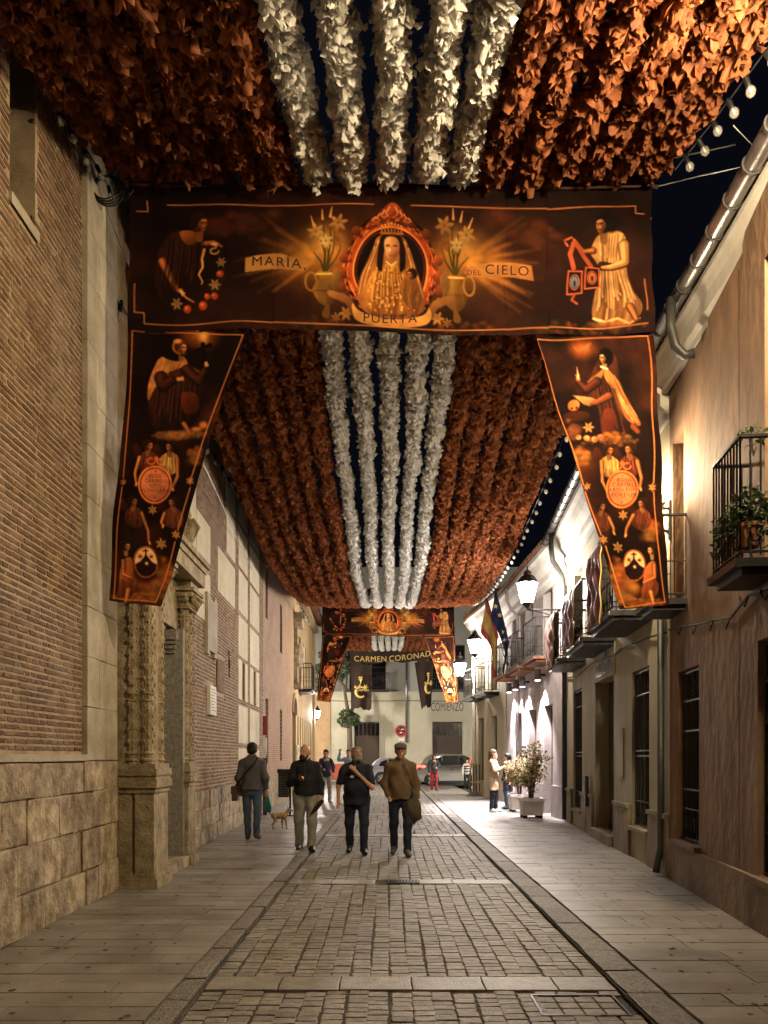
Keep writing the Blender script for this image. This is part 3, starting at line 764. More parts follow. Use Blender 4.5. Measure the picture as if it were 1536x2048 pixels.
bD = balcony(oc, RO, RO.sY(9.12), RO.sY(9.80), 3.42, .40, 1.0, scroll=False)
q0 = RO.p(RO.sY(8.55), 6.66, .32)
downpipe(oc, [q0, q0 + Vector((.0, .02, -.3)), q0 + Vector((.06, .03, -.52)), q0 + Vector((.16, .03, -.62)), RO.p(RO.sY(8.58), 6.05, .06)], .055)

# ================================================================== right side: cream house
cr = thing('cream_house', 'cream rendered house with draped iron balconies and tall barred windows', 'building', (4.0, 14, 0))
hw = [(RC.sY(10.9), RC.sY(11.9), .48, 2.84), (RC.sY(16.3), RC.sY(17.4), .38, 3.0)]
hd = [(RC.sY(13.2), RC.sY(14.85), .0, 2.95)]
hu = [(RC.sY(11.1), RC.sY(12.0), 3.62, 5.6), (RC.sY(13.5), RC.sY(14.6), 3.62, 5.6), (RC.sY(16.2), RC.sY(17.3), 3.62, 5.6)]
wall_open(RC, 0, 6.55, hw + hd + hu, depth=.3).build('wall', m_cream, cr)
for h in hw:
    w = window(cr, RC, *h, n=-.2, bars=(1, 2)); grille(w, RC, h[0] + .03, h[1] - .03, h[2] + .03, h[3] - .03, n=-.05, mid=(1.55, 1.63))
    mb = MB(); RC.box(mb, h[0] - .05, h[1] + .05, h[2] - .06, h[2] - .004, -.1, .07); mb.build('sill', m_cream_plinth, w)
for h in hu: window(cr, RC, *h, n=-.15, bars=(1, 3), m_frame=m_white_trim)
h = hd[0]; mb = MB(); RC.box(mb, h[0], h[1], .17, h[3], -.30, -.26); d_ = mb.build('door', m_wood, cr)
mb = MB()
for i in range(2):
    for j in range(3): RC.box(mb, h[0] + .12 + i * .8, h[0] + .72 + i * .8, .35 + j * .85, 1.05 + j * .85, -.259, -.24)
mb.build('door_panel', m_wood, d_)
mb = MB(); RC.box(mb, h[0] - .05, h[1] + .05, 0, .17, -.3, .10); mb.build('step', m_cream_plinth, d_)
for a, b in ((0, hw[0][0] - .09), (hw[0][1] + .09, hd[0][0] - .16), (hd[0][1] + .16, hw[1][0] - .09), (hw[1][1] + .09, RC.len)):
    mb = MB(); RC.box(mb, a, b, 0, .74, 0, .05); RC.box(mb, a - .01, b + .01, .74, .80, 0, .075); mb.build('plinth', m_cream_plinth, cr)
mb = MB(); RC.box(mb, hd[0][0] - .12, hd[0][1] + .12, 2.955, 3.52, 0, .018); sp_ = mb.build('lintel_panel', m_cream, cr)
# carved word and emblem over the door: too worn to read, so a row of upright dark letters strokes
mb = MB(); s = hd[0][0] + .05
for i in range(11):
    a = s + i * .135; hgt = .20 + .05 * ((i * 7) % 3) / 2
    RC.box(mb, a, a + .03, 3.03, 3.03 + hgt, .0185, .026); RC.box(mb, a + .055, a + .085, 3.03, 3.03 + hgt * .92, .0185, .026)
    if i % 3 == 0: RC.box(mb, a + .03, a + .055, 3.03 + hgt - .04, 3.03 + hgt, .0185, .026)
    if i % 3 == 1: RC.box(mb, a + .03, a + .055, 3.03, 3.06, .0185, .026)
    if i % 3 == 2: RC.box(mb, a + .03, a + .055, 3.12, 3.15, .0185, .026)
mb.build('lettering', m_iron, sp_); mb = MB(); RC.box(mb, s + .55, s + .66, 3.34, 3.5, .0185, .03); RC.box(mb, s + .66, s + .75, 3.34, 3.45, .0185, .026); mb.build('emblem', m_iron, sp_)
cornice(cr, RC, 6.62, out=.42, ht=.75); roof(cr, RC, 6.62, over=.4)
for (a, b) in ((10.7, 12.35), (13.1, 14.95), (15.9, 17.5)):
    balcony(cr, RC, RC.sY(a), RC.sY(b), 3.58, .55, 1.0)
q = RC.p(RC.sY(10.05), 0, .07)
downpipe(cr, [(q.x, q.y, 3.45), (q.x, q.y, .35), (q.x - .05, q.y, .12), (q.x - .07, q.y - .02, .03)], .048)
q = RC.p(RC.sY(18.2), 0, .08)
downpipe(cr, [RC.p(RC.sY(17.4), 6.6, .5), RC.p(RC.sY(17.4), 6.25, .5), RC.p(RC.sY(17.7), 6.05, .42), RC.p(RC.sY(18.05), 5.8, .16), (q.x, q.y, 5.55), (q.x, q.y, .05)], .06)
mb = MB(); RC.box(mb, RC.sY(12.45), RC.sY(12.9), 1.2, 2.0, .001, .02); mb.build('meter_cover', m_cream, cr)
mb = MB(); RC.box(mb, RC.sY(15.25), RC.sY(15.45), .55, 1.15, .05, .12); mb.build('letter_box', m_iron, cr)

# ================================================================== right side: house with wall lamps, and the corner house
mh = thing('lamplit_house', 'pale house front washed by bright wall downlights behind the planters', 'building', (4.2, 22, 0))
hol = [(1.2, 2.1, 0, 2.9), (3.0, 4.0, .0, 2.9), (4.9, 5.9, .0, 2.9), (1.2, 2.2, 4.15, 6.0), (3.4, 4.4, 4.15, 6.0), (5.5, 6.4, 4.15, 6.0)]
wall_open(RB, 0, 6.6, hol, depth=.3).build('wall', m_mauve, mh)
for h in hol: window(mh, RB, *h, n=-.2, bars=(1, 3))
for a, b in ((0, 1.15), (2.15, 2.95), (4.05, 4.85), (5.95, RB.len)): mb = MB(); RB.box(mb, a, b, 0, .8, 0, .06); mb.build('plinth', m_mauve, mh)
for k, s in enumerate((.35, 2.6, 4.45, 6.2)):
    z = .82
    while z < 3.5:
        mb = MB(); RB.box(mb, s - .28, s + .28, z, z + .44, 0, .035); mb.build('pilaster_block', m_mauve, mh); z += .45
cornice(mh, RB, 6.75, out=.42, ht=.85, gut=False); roof(mh, RB, 6.75, over=.4)
for (a, b) in ((1.0, 2.4), (3.2, 4.6), (5.3, 6.6)): balcony(mh, RB, a, b, 4.1, .5, 1.0, slab_m=m_tile)
downpipe(mh, [RB.p(5.0, 6.7, .45), RB.p(5.0, 6.35, .45), RB.p(5.15, 6.1, .3), RB.p(5.25, 5.9, .07), RB.p(5.25, .1, .07)], .05, m_mauve)
ch = thing('corner_house', 'cream corner house with quoins, balcony and a rounded cornice at the crossing', 'building', (3.7, 28, 0))
hol = [(1.2, 2.1, .6, 3.0), (3.2, 4.1, .6, 3.0), (1.2, 2.1, 3.9, 5.9), (3.2, 4.1, 3.9, 5.9)]
wall_open(RD, 0, 6.9, hol, depth=.3).build('wall', m_cream, ch)
for h in hol: window(ch, RD, *h, n=-.2, bars=(1, 2))
mb = MB(); mb.box((8.2, 31.15, 3.45), (9.5, .4, 6.9)); mb.build('wall', m_cream, ch)
cornice(ch, RD, 7.0, out=.42, ht=.8, gut=False); roof(ch, RD, 7.0, over=.4)
balcony(ch, RD, .9, 2.5, 3.8, .5, 1.05); balcony(ch, RD, 3.0, 4.5, 3.8, .5, 1.05)
z = 0
while z < 6.2:
    mb = MB(); RD.box(mb, RD.len - .4, RD.len + .02, z, z + .5, .002, .035); mb.build('quoin_stone', m_quoin, ch); z += .51

# ================================================================== the facade across the cross street
FY = 48.6
FF = Frame((-16, FY), (16, FY), 1)
def fs(X): return X + 16
fb = thing('far_facade_house', 'pale house with red plinth and two wide dark doors closing the end of the street', 'building', (0, FY, 0))
hd = [(fs(-2.1), fs(-.52), 0.1, 3.7), (fs(2.85), fs(4.75), 0.1, 3.72)]
hu = [(fs(-2.4), fs(-.1), 5.75, 8.6), (fs(2.6), fs(4.9), 5.75, 8.6), (fs(-5.9), fs(-4.6), 5.75, 8.6), (fs(2.7), fs(3.9), 9.9, 12.2), (fs(-2.0), fs(-.6), 9.9, 12.2)]
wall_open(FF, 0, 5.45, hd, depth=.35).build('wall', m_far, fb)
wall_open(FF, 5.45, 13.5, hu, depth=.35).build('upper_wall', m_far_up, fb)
for h in hd:
    mb = MB(); FF.box(mb, h[0], h[1], .1, h[3], -.34, -.28); d_ = mb.build('door', m_wood, fb)
    for i in range(3):
        for j in range(4):
            mb = MB(); w_ = (h[1] - h[0]) / 3; FF.box(mb, h[0] + i * w_ + .08, h[0] + (i + 1) * w_ - .08, .25 + j * .62, .77 + j * .62, -.279, -.25); mb.build('door_panel', m_wood, d_)
    for i in range(6):
        mb = MB(); w_ = (h[1] - h[0]) / 6; FF.box(mb, h[0] + i * w_ + .03, h[0] + (i + 1) * w_ - .03, 2.85, 3.6, -.279, -.26); mb.build('pane', m_pane, d_)
    mb = MB(); FF.box(mb, h[0] - .3, h[0] - .05, .1, 4.0, .002, .06); FF.box(mb, h[1] + .05, h[1] + .3, .1, 4.0, .002, .06); FF.box(mb, h[0] - .3, h[1] + .3, 4.0, 4.25, .002, .08); mb.build('surround', m_far, fb)
for h in hu:
    window(fb, FF, *h, n=-.25, bars=(1, 3))
    balcony(fb, FF, h[0] - .2, h[1] + .2, h[2] - .05, .5, 1.05, scroll=False)
mb = MB(); FF.box(mb, 0, 32, 5.38, 5.62, .002, .12); mb.build('string_course', m_far, fb)
for a, b in ((0, hd[0][0] - .31), (hd[0][1] + .31, hd[1][0] - .31), (hd[1][1] + .31, 32)): mb = MB(); FF.box(mb, a, b, 0, 1.05, .002, .05); mb.build('plinth', m_redplinth, fb)
mb = MB(); FF.box(mb, fs(-4.75), fs(-3.6), 1.06, 5.37, .002, .09); mb.build('brick_pier', m_brickx, fb)
mb = MB(); FF.box(mb, fs(-5.6), fs(-4.76), .0, 5.37, .002, .10); mb.build('pier_edge', m_plaster_panel, fb)
for i in range(5):
    mb = MB(); FF.box(mb, fs(-3.5), fs(-2.55), 1.1 + i * .85, 1.1 + i * .85 + .8, .002, .05); mb.build('quoin_stone', m_far, fb)
downpipe(fb, [(1.2, FY - .1, 9.5), (1.2, FY - .1, 2.4)], .07, m_zinc)
V, F = text_mesh('COMIENZO', .62, 'CENTER', 0.0, .60, 1.08)
Vw = np.stack([V[:, 0] + 3.78, np.full(len(V), FY - .006), V[:, 1] * 1.25 + 4.40], 1); put('lettering', Vw, F, m_iron, fb)
mb = MB(); mb.tube([(-6, FY - .06, 5.1), (-2, FY - .06, 5.0), (1.2, FY - .06, 5.05), (6, FY - .06, 4.98)], .02, 5); mb.build('cable', m_iron, fb)
# ================================================================== paper flower garlands
m_wpaper = mat('white_tissue_paper', (0.84, 0.82, 0.77), (0.74, 0.71, 0.65), nscale=8, rough=0.55, trans=0.38, isl=0.06, spec=0.2)
m_opaper = mat('rust_tissue_paper', (0.38, 0.128, 0.046), (0.17, 0.056, 0.024), nscale=6, rough=0.6, trans=0.42, isl=0.25, spec=0.15)
m_string = mat('garland_string', (0.2, 0.17, 0.13))
def ruffle(seed, npet, R, rows=3, cols=3, length=.17):
    """one tissue paper rosette strung along Y"""
    r = np.random.default_rng(seed); V = []; F = []
    for i in range(npet):
        th = 2 * math.pi * (i + r.uniform(-.35, .35)) / npet * (2 if npet > 12 else 1.0)
        lean = r.uniform(-.75, .75); rr = R * r.uniform(.72, 1.10); wid = r.uniform(.34, .66) * R; tw = r.uniform(-.7, .7)
        y0 = r.uniform(-.5, .5) * length; curl = r.uniform(-.5, .6); ph = r.uniform(0, 6.28)
        e = np.array([math.cos(th), 0, math.sin(th)]); t = np.array([-math.sin(th), 0, math.cos(th)]); ax = np.array([0, 1.0, 0])
        wdir = t * math.cos(tw) + ax * math.sin(tw); n = len(V)
        for a in range(rows):
            u = a / (rows - 1)
            for b in range(cols):
                v = b / (cols - 1) - .5
                q = e * (rr * (0.22 + .78 * u)) + ax * (y0 + lean * R * u * .7 + curl * R * u * u * .5) + wdir * v * wid * (0.45 + 1.75 * u - 1.35 * u * u)
                nn = np.cross(wdir, e); q = q + e * (-(2 * v) ** 2 * .16 * R * u) + nn * (R * .16 * u * math.sin(v * 9 + ph) + R * .10 * math.sin(u * 5 + ph)) + r.normal(0, .042 * R, 3) * (0.3 + u)
                V.append(q)
        for a in range(rows - 1):
            for b in range(cols - 1):
                k = n + a * cols + b
                F.append((k, k + 1, k + cols + 1)); F.append((k, k + cols + 1, k + cols))
    return np.array(V), F
def mk(pref, m, n, npet, R, rows, cols, sd):
    out = []
    for i in range(n):
        V, F = ruffle(sd + i, npet, R, rows, cols); out.append((mesh_from(pref, V, F, m, True), V, F))
    return out
WN = mk('white_flower', m_wpaper, 8, 60, .150, 3, 4, 11); ON = mk('rust_flower', m_opaper, 8, 56, .170, 3, 4, 41)
WF = mk('white_flower', m_wpaper, 6, 30, .145, 3, 3, 71); OF = mk('rust_flower', m_opaper, 6, 28, .170, 3, 3, 91)
XS = [(-2.80 + i * .335, 'o') for i in range(6)] + [(-.78, 'w'), (-.37, 'w'), (.03, 'w'), (.43, 'w'), (.80, 'w')] + [(1.14 + i * .335, 'o') for i in range(6)]
def garlands(y0, y1, z0, z1, sag, single, yvis, where, grp, xs=XS, step=.135, slope=0.0):
    def zc(y, x):
        t = (y - y0) / (y1 - y0); return z0 + (z1 - z0) * t - 4 * sag * t * (1 - t) + (0.10 * (abs(x) / 2.8) ** 2)
    for gi, (x, c) in enumerate(xs):
        kind = 'white' if c == 'w' else 'rust-orange'
        wl = [q for q in xs if q[1] == c and (c == 'w' or (q[0] < 0) == (x < 0))]; idx = wl.index((x, c))
        side = '' if c == 'w' else (' church side' if x < 0 else ' house side')
        o = thing('paper_garland', f'{ORD[idx]} {kind} flower garland from left{"," if side else ""}{side}, {where}', 'garland', (x, y0, z0), grp)
        pts = [(x + .02 * math.sin(y * .9 + gi), y, zc(y, x)) for y in np.linspace(y0, y1, 40)]
        MB().tube(pts, .008, 4).build('string', m_string, o)
        y = y0 + random.uniform(0, .1); joined = []
        while y < y1 - .05:
            jx = random.uniform(-.03, .03); ry = random.uniform(0, 6.28); sc = random.uniform(.86, 1.14)
            dz = (zc(y + .05, x) - zc(y - .05, x)) / .1; p = (x + jx + .02 * math.sin(y * .9 + gi), y, zc(y, x) + random.uniform(-.02, .02))
            if single[0] < y < single[1]:
                me = random.choice(WN if c == 'w' else ON)[0]
                inst('flower', me, p, (sc, sc, sc), (math.atan(dz), ry, random.uniform(-.2, .2)), o)
            elif yvis[0] < y < yvis[1]:
                me, V, F = random.choice(WF if c == 'w' else OF)
                ca, sa = math.cos(ry), math.sin(ry)
                Q = np.stack([V[:, 0] * ca + V[:, 2] * sa, V[:, 1] + 0, -V[:, 0] * sa + V[:, 2] * ca], 1) * sc
                Q[:, 2] += Q[:, 1] * dz
                joined.append((Q + np.array(p), F))
            y += step * random.uniform(.8, 1.2) * (1 if c == 'w' else 1.12)
        if joined:
            AV = np.concatenate([q[0] for q in joined]); AF = []; n = 0
            for q, F in joined: AF += [(a + n, b + n, d + n) for a, b, d in F]; n += len(q)
            k = put('flowers', AV, AF, m_wpaper if c == 'w' else m_opaper, o); k['kind'] = 'stuff'
garlands(-15.3, 8.14, 7.75, 7.72, 1.75, (4.9, 9), (1.0, 9), 'before the big banner', 'garlands of the canopy nearest the camera')
garlands(8.55, 32.2, 8.00, 8.1, 1.72, (8, 12.6), (8, 33), 'behind the big banner', 'garlands of the canopy behind the big banner')
garlands(32.9, 44.6, 8.25, 7.75, .35, (0, 0), (30, 50), 'far span over the crossing', 'garlands of the far canopy', step=.2, xs=[(x * .9, c) for x, c in XS[1:-1]])
# carrying wires across the street
m_wire = mat('steel_wire', (0.35, 0.34, 0.33), rough=.4, metal=.7)
for (yy, z, lab) in ((8.16, 7.86, 'thin steel wire carrying the near garlands above the big banner'), (32.25, 8.3, 'thin steel wire carrying the garlands above the second banner')):
    mb = MB(); mb.tube([(lwall(yy), yy, z + .1), (-2.8, yy, z), (2.85, yy, z), (rwall(yy) + .25, yy, z + .18)], .008, 5)
    tag(mb.build('carrying_wire', m_wire), lab, 'wire')
# ================================================================== strings of light bulbs
m_bulb = glass('clear_bulb_glass', (.6, .58, .52), .05, .72)
m_bulbw = mat('frosted_bulb', (.85, .82, .75), (.8, .77, .7), rough=.25, spec=.6)
m_blk = mat('black_rubber', (.012, .012, .012), rough=.55)
def bulb_string(label, path, every, size=1.0, frosted=False, out=(0, 0, -1)):
    path = [Vector(p) for p in path]; L_ = sum((b - a).length for a, b in zip(path[:-1], path[1:]))
    o = thing('light_string', label, 'string lights', path[0])
    MB().tube(path, .009, 5).build('cable', m_blk, o)
    d = every * .5; seg = 0; acc = 0.0
    mb = MB(); mb.lathe([(.020, .0), (.024, .02), (.024, .085), (.012, .10)], (0, 0, 0), 8); sock = mesh_from('socket', mb.V, mb.F, m_blk)
    mb = MB(); mb.lathe([(.004, -.085), (.026, -.078), (.041, -.050), (.040, -.025), (.024, .0), (.018, .006)], (0, 0, 0), 10); bl = mesh_from('bulb', mb.V, mb.F, m_bulbw if frosted else m_bulb, True)
    mb = MB(); mb.lathe([(.004, -.055), (.009, -.045), (.009, -.02), (.004, .0)], (0, 0, 0), 6); fil = mesh_from('filament', mb.V, mb.F, m_bulbw)
    for a, b in zip(path[:-1], path[1:]):
        l = (b - a).length
        while d < acc + l:
            p = a.lerp(b, (d - acc) / l); v = Vector(out) + Vector((random.uniform(-.25, .25), random.uniform(-.25, .25), random.uniform(-.15, .15)))
            q = Vector((0, 0, -1)).rotation_difference(v.normalized()).to_euler()
            s_ = inst('socket', sock, p + v.normalized() * .08, (size,) * 3, q, o)
            s2 = inst('bulb', bl, p + v.normalized() * .08 * size, (size,) * 3, q, o); 
            if not frosted: inst('filament', fil, p + v.normalized() * .08 * size, (size,) * 3, q, o)
            d += every
        acc += l
def zsag(y, y0, y1, z0, z1, s): t = (y - y0) / (y1 - y0); return z0 + (z1 - z0) * t - 4 * s * t * (1 - t)
bulb_string('string of clear round bulbs along the near canopy edge over the ochre house', [(3.03, y, zsag(y, -15.3, 8.14, 7.75, 7.72, 1.75) + .02) for y in np.linspace(2, 8.1, 14)], .34, 1.0, False, (.45, 0, -1))
bulb_string('string of pale bulbs along the long canopy edge over the cream house', [(3.02, y, zsag(y, 8.55, 32.2, 8, 8.1, 1.72) + .08) for y in np.linspace(8.8, 31.5, 30)], .46, .9, True, (.3, 0, -1))
bulb_string('string of clear bulbs in black sockets slung along the church wall above the quoin', [(-3.02, y, z) for y, z in ((4.2, 8.1), (6.0, 7.5), (6.6, 7.46), (7.0, 7.46), (7.5, 7.60), (8.0, 7.68), (8.4, 7.72))], .34, 1.0, False, (.25, 0.1, -1))
bulb_string('string of black-socketed bulbs under the canopy along the church panels', [(-3.16, y, 6.9 + .25 * math.sin((y - 9) * .13)) for y in np.linspace(8.8, 31, 30)], .62, 1.25, False, (.1, 0, -1))
# coil of cable at the wall and loose wires
mb = MB(); c = Vector((-3.02, 8.2, 7.62))
for k in range(4):
    R = .125 + .012 * k; mb.tube([c + Vector((R * math.cos(t) + .01 * k, .02 * k, R * math.sin(t))) for t in np.linspace(0, 6.4, 22)], .009, 5)
mb.tube([c + Vector((.05, 0, .12)), c + Vector((.12, 0, .2)), c + Vector((.25, 0, .16)), c + Vector((.3, .02, -.02)), c + Vector((.22, .02, -.14)), c + Vector((.14, .0, .02)), c + Vector((.24, 0, .1))], .009, 5)
tag(mb.build('cable_coil', m_blk), 'coil of black cable hanging at the church corner beside the banner', 'cable coil')
mb = MB(); mb.tube([at(1310, 374, 8.3), at(1400, 352, 8.1), at(1536, 322, 7.9), (rwall(7.8) + .1, 7.8, 7.95)], .006, 4)
tag(mb.build('stay_wire', m_wire), 'pale stay wire from the big banner corner to the ochre house roof', 'wire')
mb = MB(); mb.tube([at(198, 380, 8.3), at(225, 450, 8.45), at(256, 530, 8.6)], .006, 4)
tag(mb.build('stay_wire', m_wire), 'slack wire running down the quoin stones behind the banner', 'wire')
mb = MB(); mb.tube([at(405, 925, 12), at(440, 1000, 14), at(480, 1090, 17), at(520, 1170, 21)], .009, 4)
tag(mb.build('stay_wire', m_wire), 'long slack wire slung across the cream panels of the church', 'wire')
mb = MB()
pts = [RO.p(RO.sY(y), z, .03) for y, z in ((6.0, 3.12), (6.5, 2.98), (7.0, 3.02), (7.5, 2.90), (8.0, 2.97), (8.6, 3.02), (9.2, 3.1), (9.8, 3.16))]
mb.tube(pts, .014, 5)
for p in pts[1:-1]: mb.tube([p, p + Vector((-.02, .05, -.10)), p + Vector((-.02, .12, -.04)), p + Vector((-.01, .16, .01))], .009, 4)
tag(mb.build('wall_cable', m_blk), 'black looping cable clipped along the ochre wall under the balconies', 'cable')
mb = MB(); mb.tube([RC.p(RC.sY(y), z, .03) for y, z in ((9.95, 3.15), (10.8, 3.22), (12.4, 3.30), (13, 3.26), (15, 3.36), (17, 3.30), (18.4, 3.42))], .014, 5)
tag(mb.build('wall_cable', m_blk), 'black cable clipped along the cream wall under the draped balconies', 'cable')
# ================================================================== printed banners: a small painter for the flat print
def vnoise(h, w, cells, seed, octaves=4):
    r = np.random.default_rng(seed); out = np.zeros((h, w)); amp = 1.0; tot = 0
    for o in range(octaves):
        cy, cx = max(2, int(cells * h / max(h, w) * 2 ** o) + 2), max(2, int(cells * w / max(h, w) * 2 ** o) + 2)
        gch = r.random((cy, cx)); yy = np.linspace(0, cy - 1.001, h); xx = np.linspace(0, cx - 1.001, w)
        yi = yy.astype(int); xi = xx.astype(int); fy = (yy - yi); fx = (xx - xi); fy = fy * fy * (3 - 2 * fy); fx = fx * fx * (3 - 2 * fx)
        a = gch[yi][:, xi]; b = gch[yi][:, xi + 1]; c = gch[yi + 1][:, xi]; d = gch[yi + 1][:, xi + 1]
        out += amp * ((a * (1 - fx) + b * fx) * (1 - fy)[:, None] + (c * (1 - fx) + d * fx) * fy[:, None]); tot += amp; amp *= .5
    return out / tot
class Canvas:
    """x, y in the units of a sketch frame; T = (x0, y0, scale) moves the sketch frame onto the cloth"""
    def __init__(s, x0, y0, x1, y1, res, base):
        s.x0, s.y0, s.res = x0, y0, res; s.w = int((x1 - x0) * res); s.h = int((y1 - y0) * res)
        s.A = np.empty((s.h, s.w, 3)); s.A[:] = base; s.T = (0, 0, 1.0); s.seed = 5
        s.X, s.Y = np.meshgrid(x0 + (np.arange(s.w) + .5) / res, y0 + (np.arange(s.h) + .5) / res)
    def tr(s, p): return np.array([[s.T[0] + x * s.T[2], s.T[1] + y * s.T[2]] for x, y in p], float)
    def win(s, xa, xb, ya, yb):
        i0 = max(0, int((ya - s.y0) * s.res)); i1 = min(s.h, int((yb - s.y0) * s.res) + 2); j0 = max(0, int((xa - s.x0) * s.res)); j1 = min(s.w, int((xb - s.x0) * s.res) + 2)
        return slice(i0, max(i0, i1)), slice(j0, max(j0, j1))
    def put(s, W, a, col):
        a = a[..., None]; s.A[W] = s.A[W] * (1 - a) + np.asarray(col) * a
    def blob(s, cx, cy, rx, ry, col, rot=0.0, soft=.6, a=1.0, tex=0.0):
        (cx, cy), = s.tr([(cx, cy)]); rx *= s.T[2]; ry *= s.T[2]; R = max(rx, ry) * 1.05
        W = s.win(cx - R, cx + R, cy - R, cy + R)
        if s.A[W].size == 0: return
        x, y = s.X[W] - cx, s.Y[W] - cy; c, n = math.cos(rot), math.sin(rot)
        d = np.hypot((x * c + y * n) / rx, (-x * n + y * c) / ry); al = np.clip((1 - d) / max(soft, .02), 0, 1); al = al * al * (3 - 2 * al) * a
        if tex: s.seed += 1; al = al * np.clip(1 - tex + 2 * tex * vnoise(*al.shape, 7, s.seed), 0, 1)
        s.put(W, al, np.array(col) / 255)
    def poly(s, pts, col, edge=2.2, a=1.0, smooth=True, light=(-.5, -.8), amt=.5, folds=0.0, col2=None):
        P = s.tr(pts)
        if smooth and len(P) > 2:
            n = len(P); Q = []
            for i in range(n):
                p0, p1, p2, p3 = P[i - 1], P[i], P[(i + 1) % n], P[(i + 2) % n]
                for t in (0, .25, .5, .75): Q.append(.5 * ((2 * p1) + (-p0 + p2) * t + (2 * p0 - 5 * p1 + 4 * p2 - p3) * t * t + (-p0 + 3 * p1 - 3 * p2 + p3) * t ** 3))
            P = np.array(Q)
        lo, hi = P.min(0) - 2, P.max(0) + 2; W = s.win(lo[0], hi[0], lo[1], hi[1])
        if s.A[W].size == 0: return
        x, y = s.X[W], s.Y[W]; ins = np.zeros(x.shape, bool); dist = np.full(x.shape, 1e9)
        for (x1, y1), (x2, y2) in zip(P, np.roll(P, -1, 0)):
            if abs(y2 - y1) > 1e-9: ins ^= ((y1 > y) != (y2 > y)) & (x < (x2 - x1) * (y - y1) / (y2 - y1) + x1)
            dx, dy = x2 - x1, y2 - y1; L2 = dx * dx + dy * dy + 1e-9; t = np.clip(((x - x1) * dx + (y - y1) * dy) / L2, 0, 1)
            dist = np.minimum(dist, np.hypot(x - x1 - t * dx, y - y1 - t * dy))
        sd = np.where(ins, dist, -dist); al = np.clip(.5 + sd / edge, 0, 1) * a
        c1 = np.array(col, float) / 255; c2 = np.array(col2, float) / 255 if col2 is not None else c1 * .35
        w, h = hi - lo; ux = (x - lo[0]) / max(w, 1) - .5; uy = (y - lo[1]) / max(h, 1) - .5
        lit = .5 - amt * (ux * -light[0] * 1.2 + uy * -light[1] * 1.2)
        if folds:
            s.seed += 1; nz = vnoise(*x.shape, 2, s.seed, 3); q = (ux * (1.0 + .5 * uy)) * 8.5 + 2.2 * nz + uy * 1.2; lit = lit + folds * (np.sin(q * 2.0) * .6 + np.sin(q * 4.7 + 6 * nz) * .4)
        lit = np.clip(lit, 0, 1)[..., None]; C = c2 + (c1 - c2) * lit; al = al[..., None]
        s.A[W] = s.A[W] * (1 - al) + C * al
    def stroke(s, pts, w, col, w2=None, a=1.0, edge=1.5):
        P = s.tr(pts); w2 = w if w2 is None else w2; sc = s.T[2]; m = max(w, w2) * sc + 2
        lo, hi = P.min(0) - m, P.max(0) + m; W = s.win(lo[0], hi[0], lo[1], hi[1])
        if s.A[W].size == 0: return
        x, y = s.X[W], s.Y[W]; best = np.full(x.shape, -1e9); n = len(P) - 1
        for i in range(n):
            (x1, y1), (x2, y2) = P[i], P[i + 1]; dx, dy = x2 - x1, y2 - y1; L2 = dx * dx + dy * dy + 1e-9; t = np.clip(((x - x1) * dx + (y - y1) * dy) / L2, 0, 1)
            best = np.maximum(best, (w + (w2 - w) * (i + t) / n) * sc / 2 - np.hypot(x - x1 - t * dx, y - y1 - t * dy))
        s.put(W, np.clip(.5 + best / edge, 0, 1) * a, np.array(col) / 255)
    def arc(s, cx, cy, rx, ry, w, col, a0=0, a1=6.2832, a=1.0):
        s.stroke([(cx + rx * math.cos(t), cy + ry * math.sin(t)) for t in np.linspace(a0, a1, 48)], w, col, a=a)
    def puff(s, cx, cy, rx, ry, n, col, seed):
        r = np.random.default_rng(seed)
        for i in range(n):
            t = r.uniform(0, 6.28); q = r.uniform(0, 1) ** .5; x, y = cx + rx * q * math.cos(t), cy + ry * q * math.sin(t); k = r.uniform(.35, .8) * min(rx, ry) * 1.3
            s.blob(x, y + k * .25, k, k * .8, tuple(c * .35 for c in col), soft=1.0, a=.35); s.blob(x, y, k * .9, k * .7, tuple(c * r.uniform(.6, 1.05) for c in col), soft=1.0, a=.38)
    def finish(s, seed, dark=1.0):
        n1 = vnoise(s.h, s.w, 60, seed, 3); n2 = vnoise(s.h, s.w, 9, seed + 1, 4); f = (.86 + .28 * n1) * (.72 + .56 * n2); s.A *= f[..., None]
        L = s.A.mean(-1, keepdims=True); s.A = np.clip(s.A * (.72 + .42 * np.clip(L * 1.8, 0, 1)) * np.array([1.0, .93, .86]) * dark, 0, 1)
    def lily(s, cx, cy, r, col=(225, 165, 85), rot=0.0):
        for k in range(6):
            t = rot + k * 1.0472; e = (math.cos(t), math.sin(t)); p = (-e[1], e[0])
            s.poly([(cx, cy), (cx + e[0] * r * .5 + p[0] * r * .22, cy + e[1] * r * .5 + p[1] * r * .22), (cx + e[0] * r, cy + e[1] * r), (cx + e[0] * r * .5 - p[0] * r * .22, cy + e[1] * r * .5 - p[1] * r * .22)], col, amt=.25, light=(0, -1))
        s.blob(cx, cy, r * .2, r * .2, (150, 70, 20))
    def sample(s, px, py):
        j = np.clip((px - s.x0) * s.res - .5, 0, s.w - 1.001); i = np.clip((py - s.y0) * s.res - .5, 0, s.h - 1.001)
        a, b = i.astype(int), j.astype(int); fi, fj = (i - a)[..., None], (j - b)[..., None]
        return (s.A[a, b] * (1 - fj) + s.A[a, np.minimum(b + 1, s.w - 1)] * fj) * (1 - fi) + (s.A[np.minimum(a + 1, s.h - 1), b] * (1 - fj) + s.A[np.minimum(a + 1, s.h - 1), np.minimum(b + 1, s.w - 1)] * fj) * fi
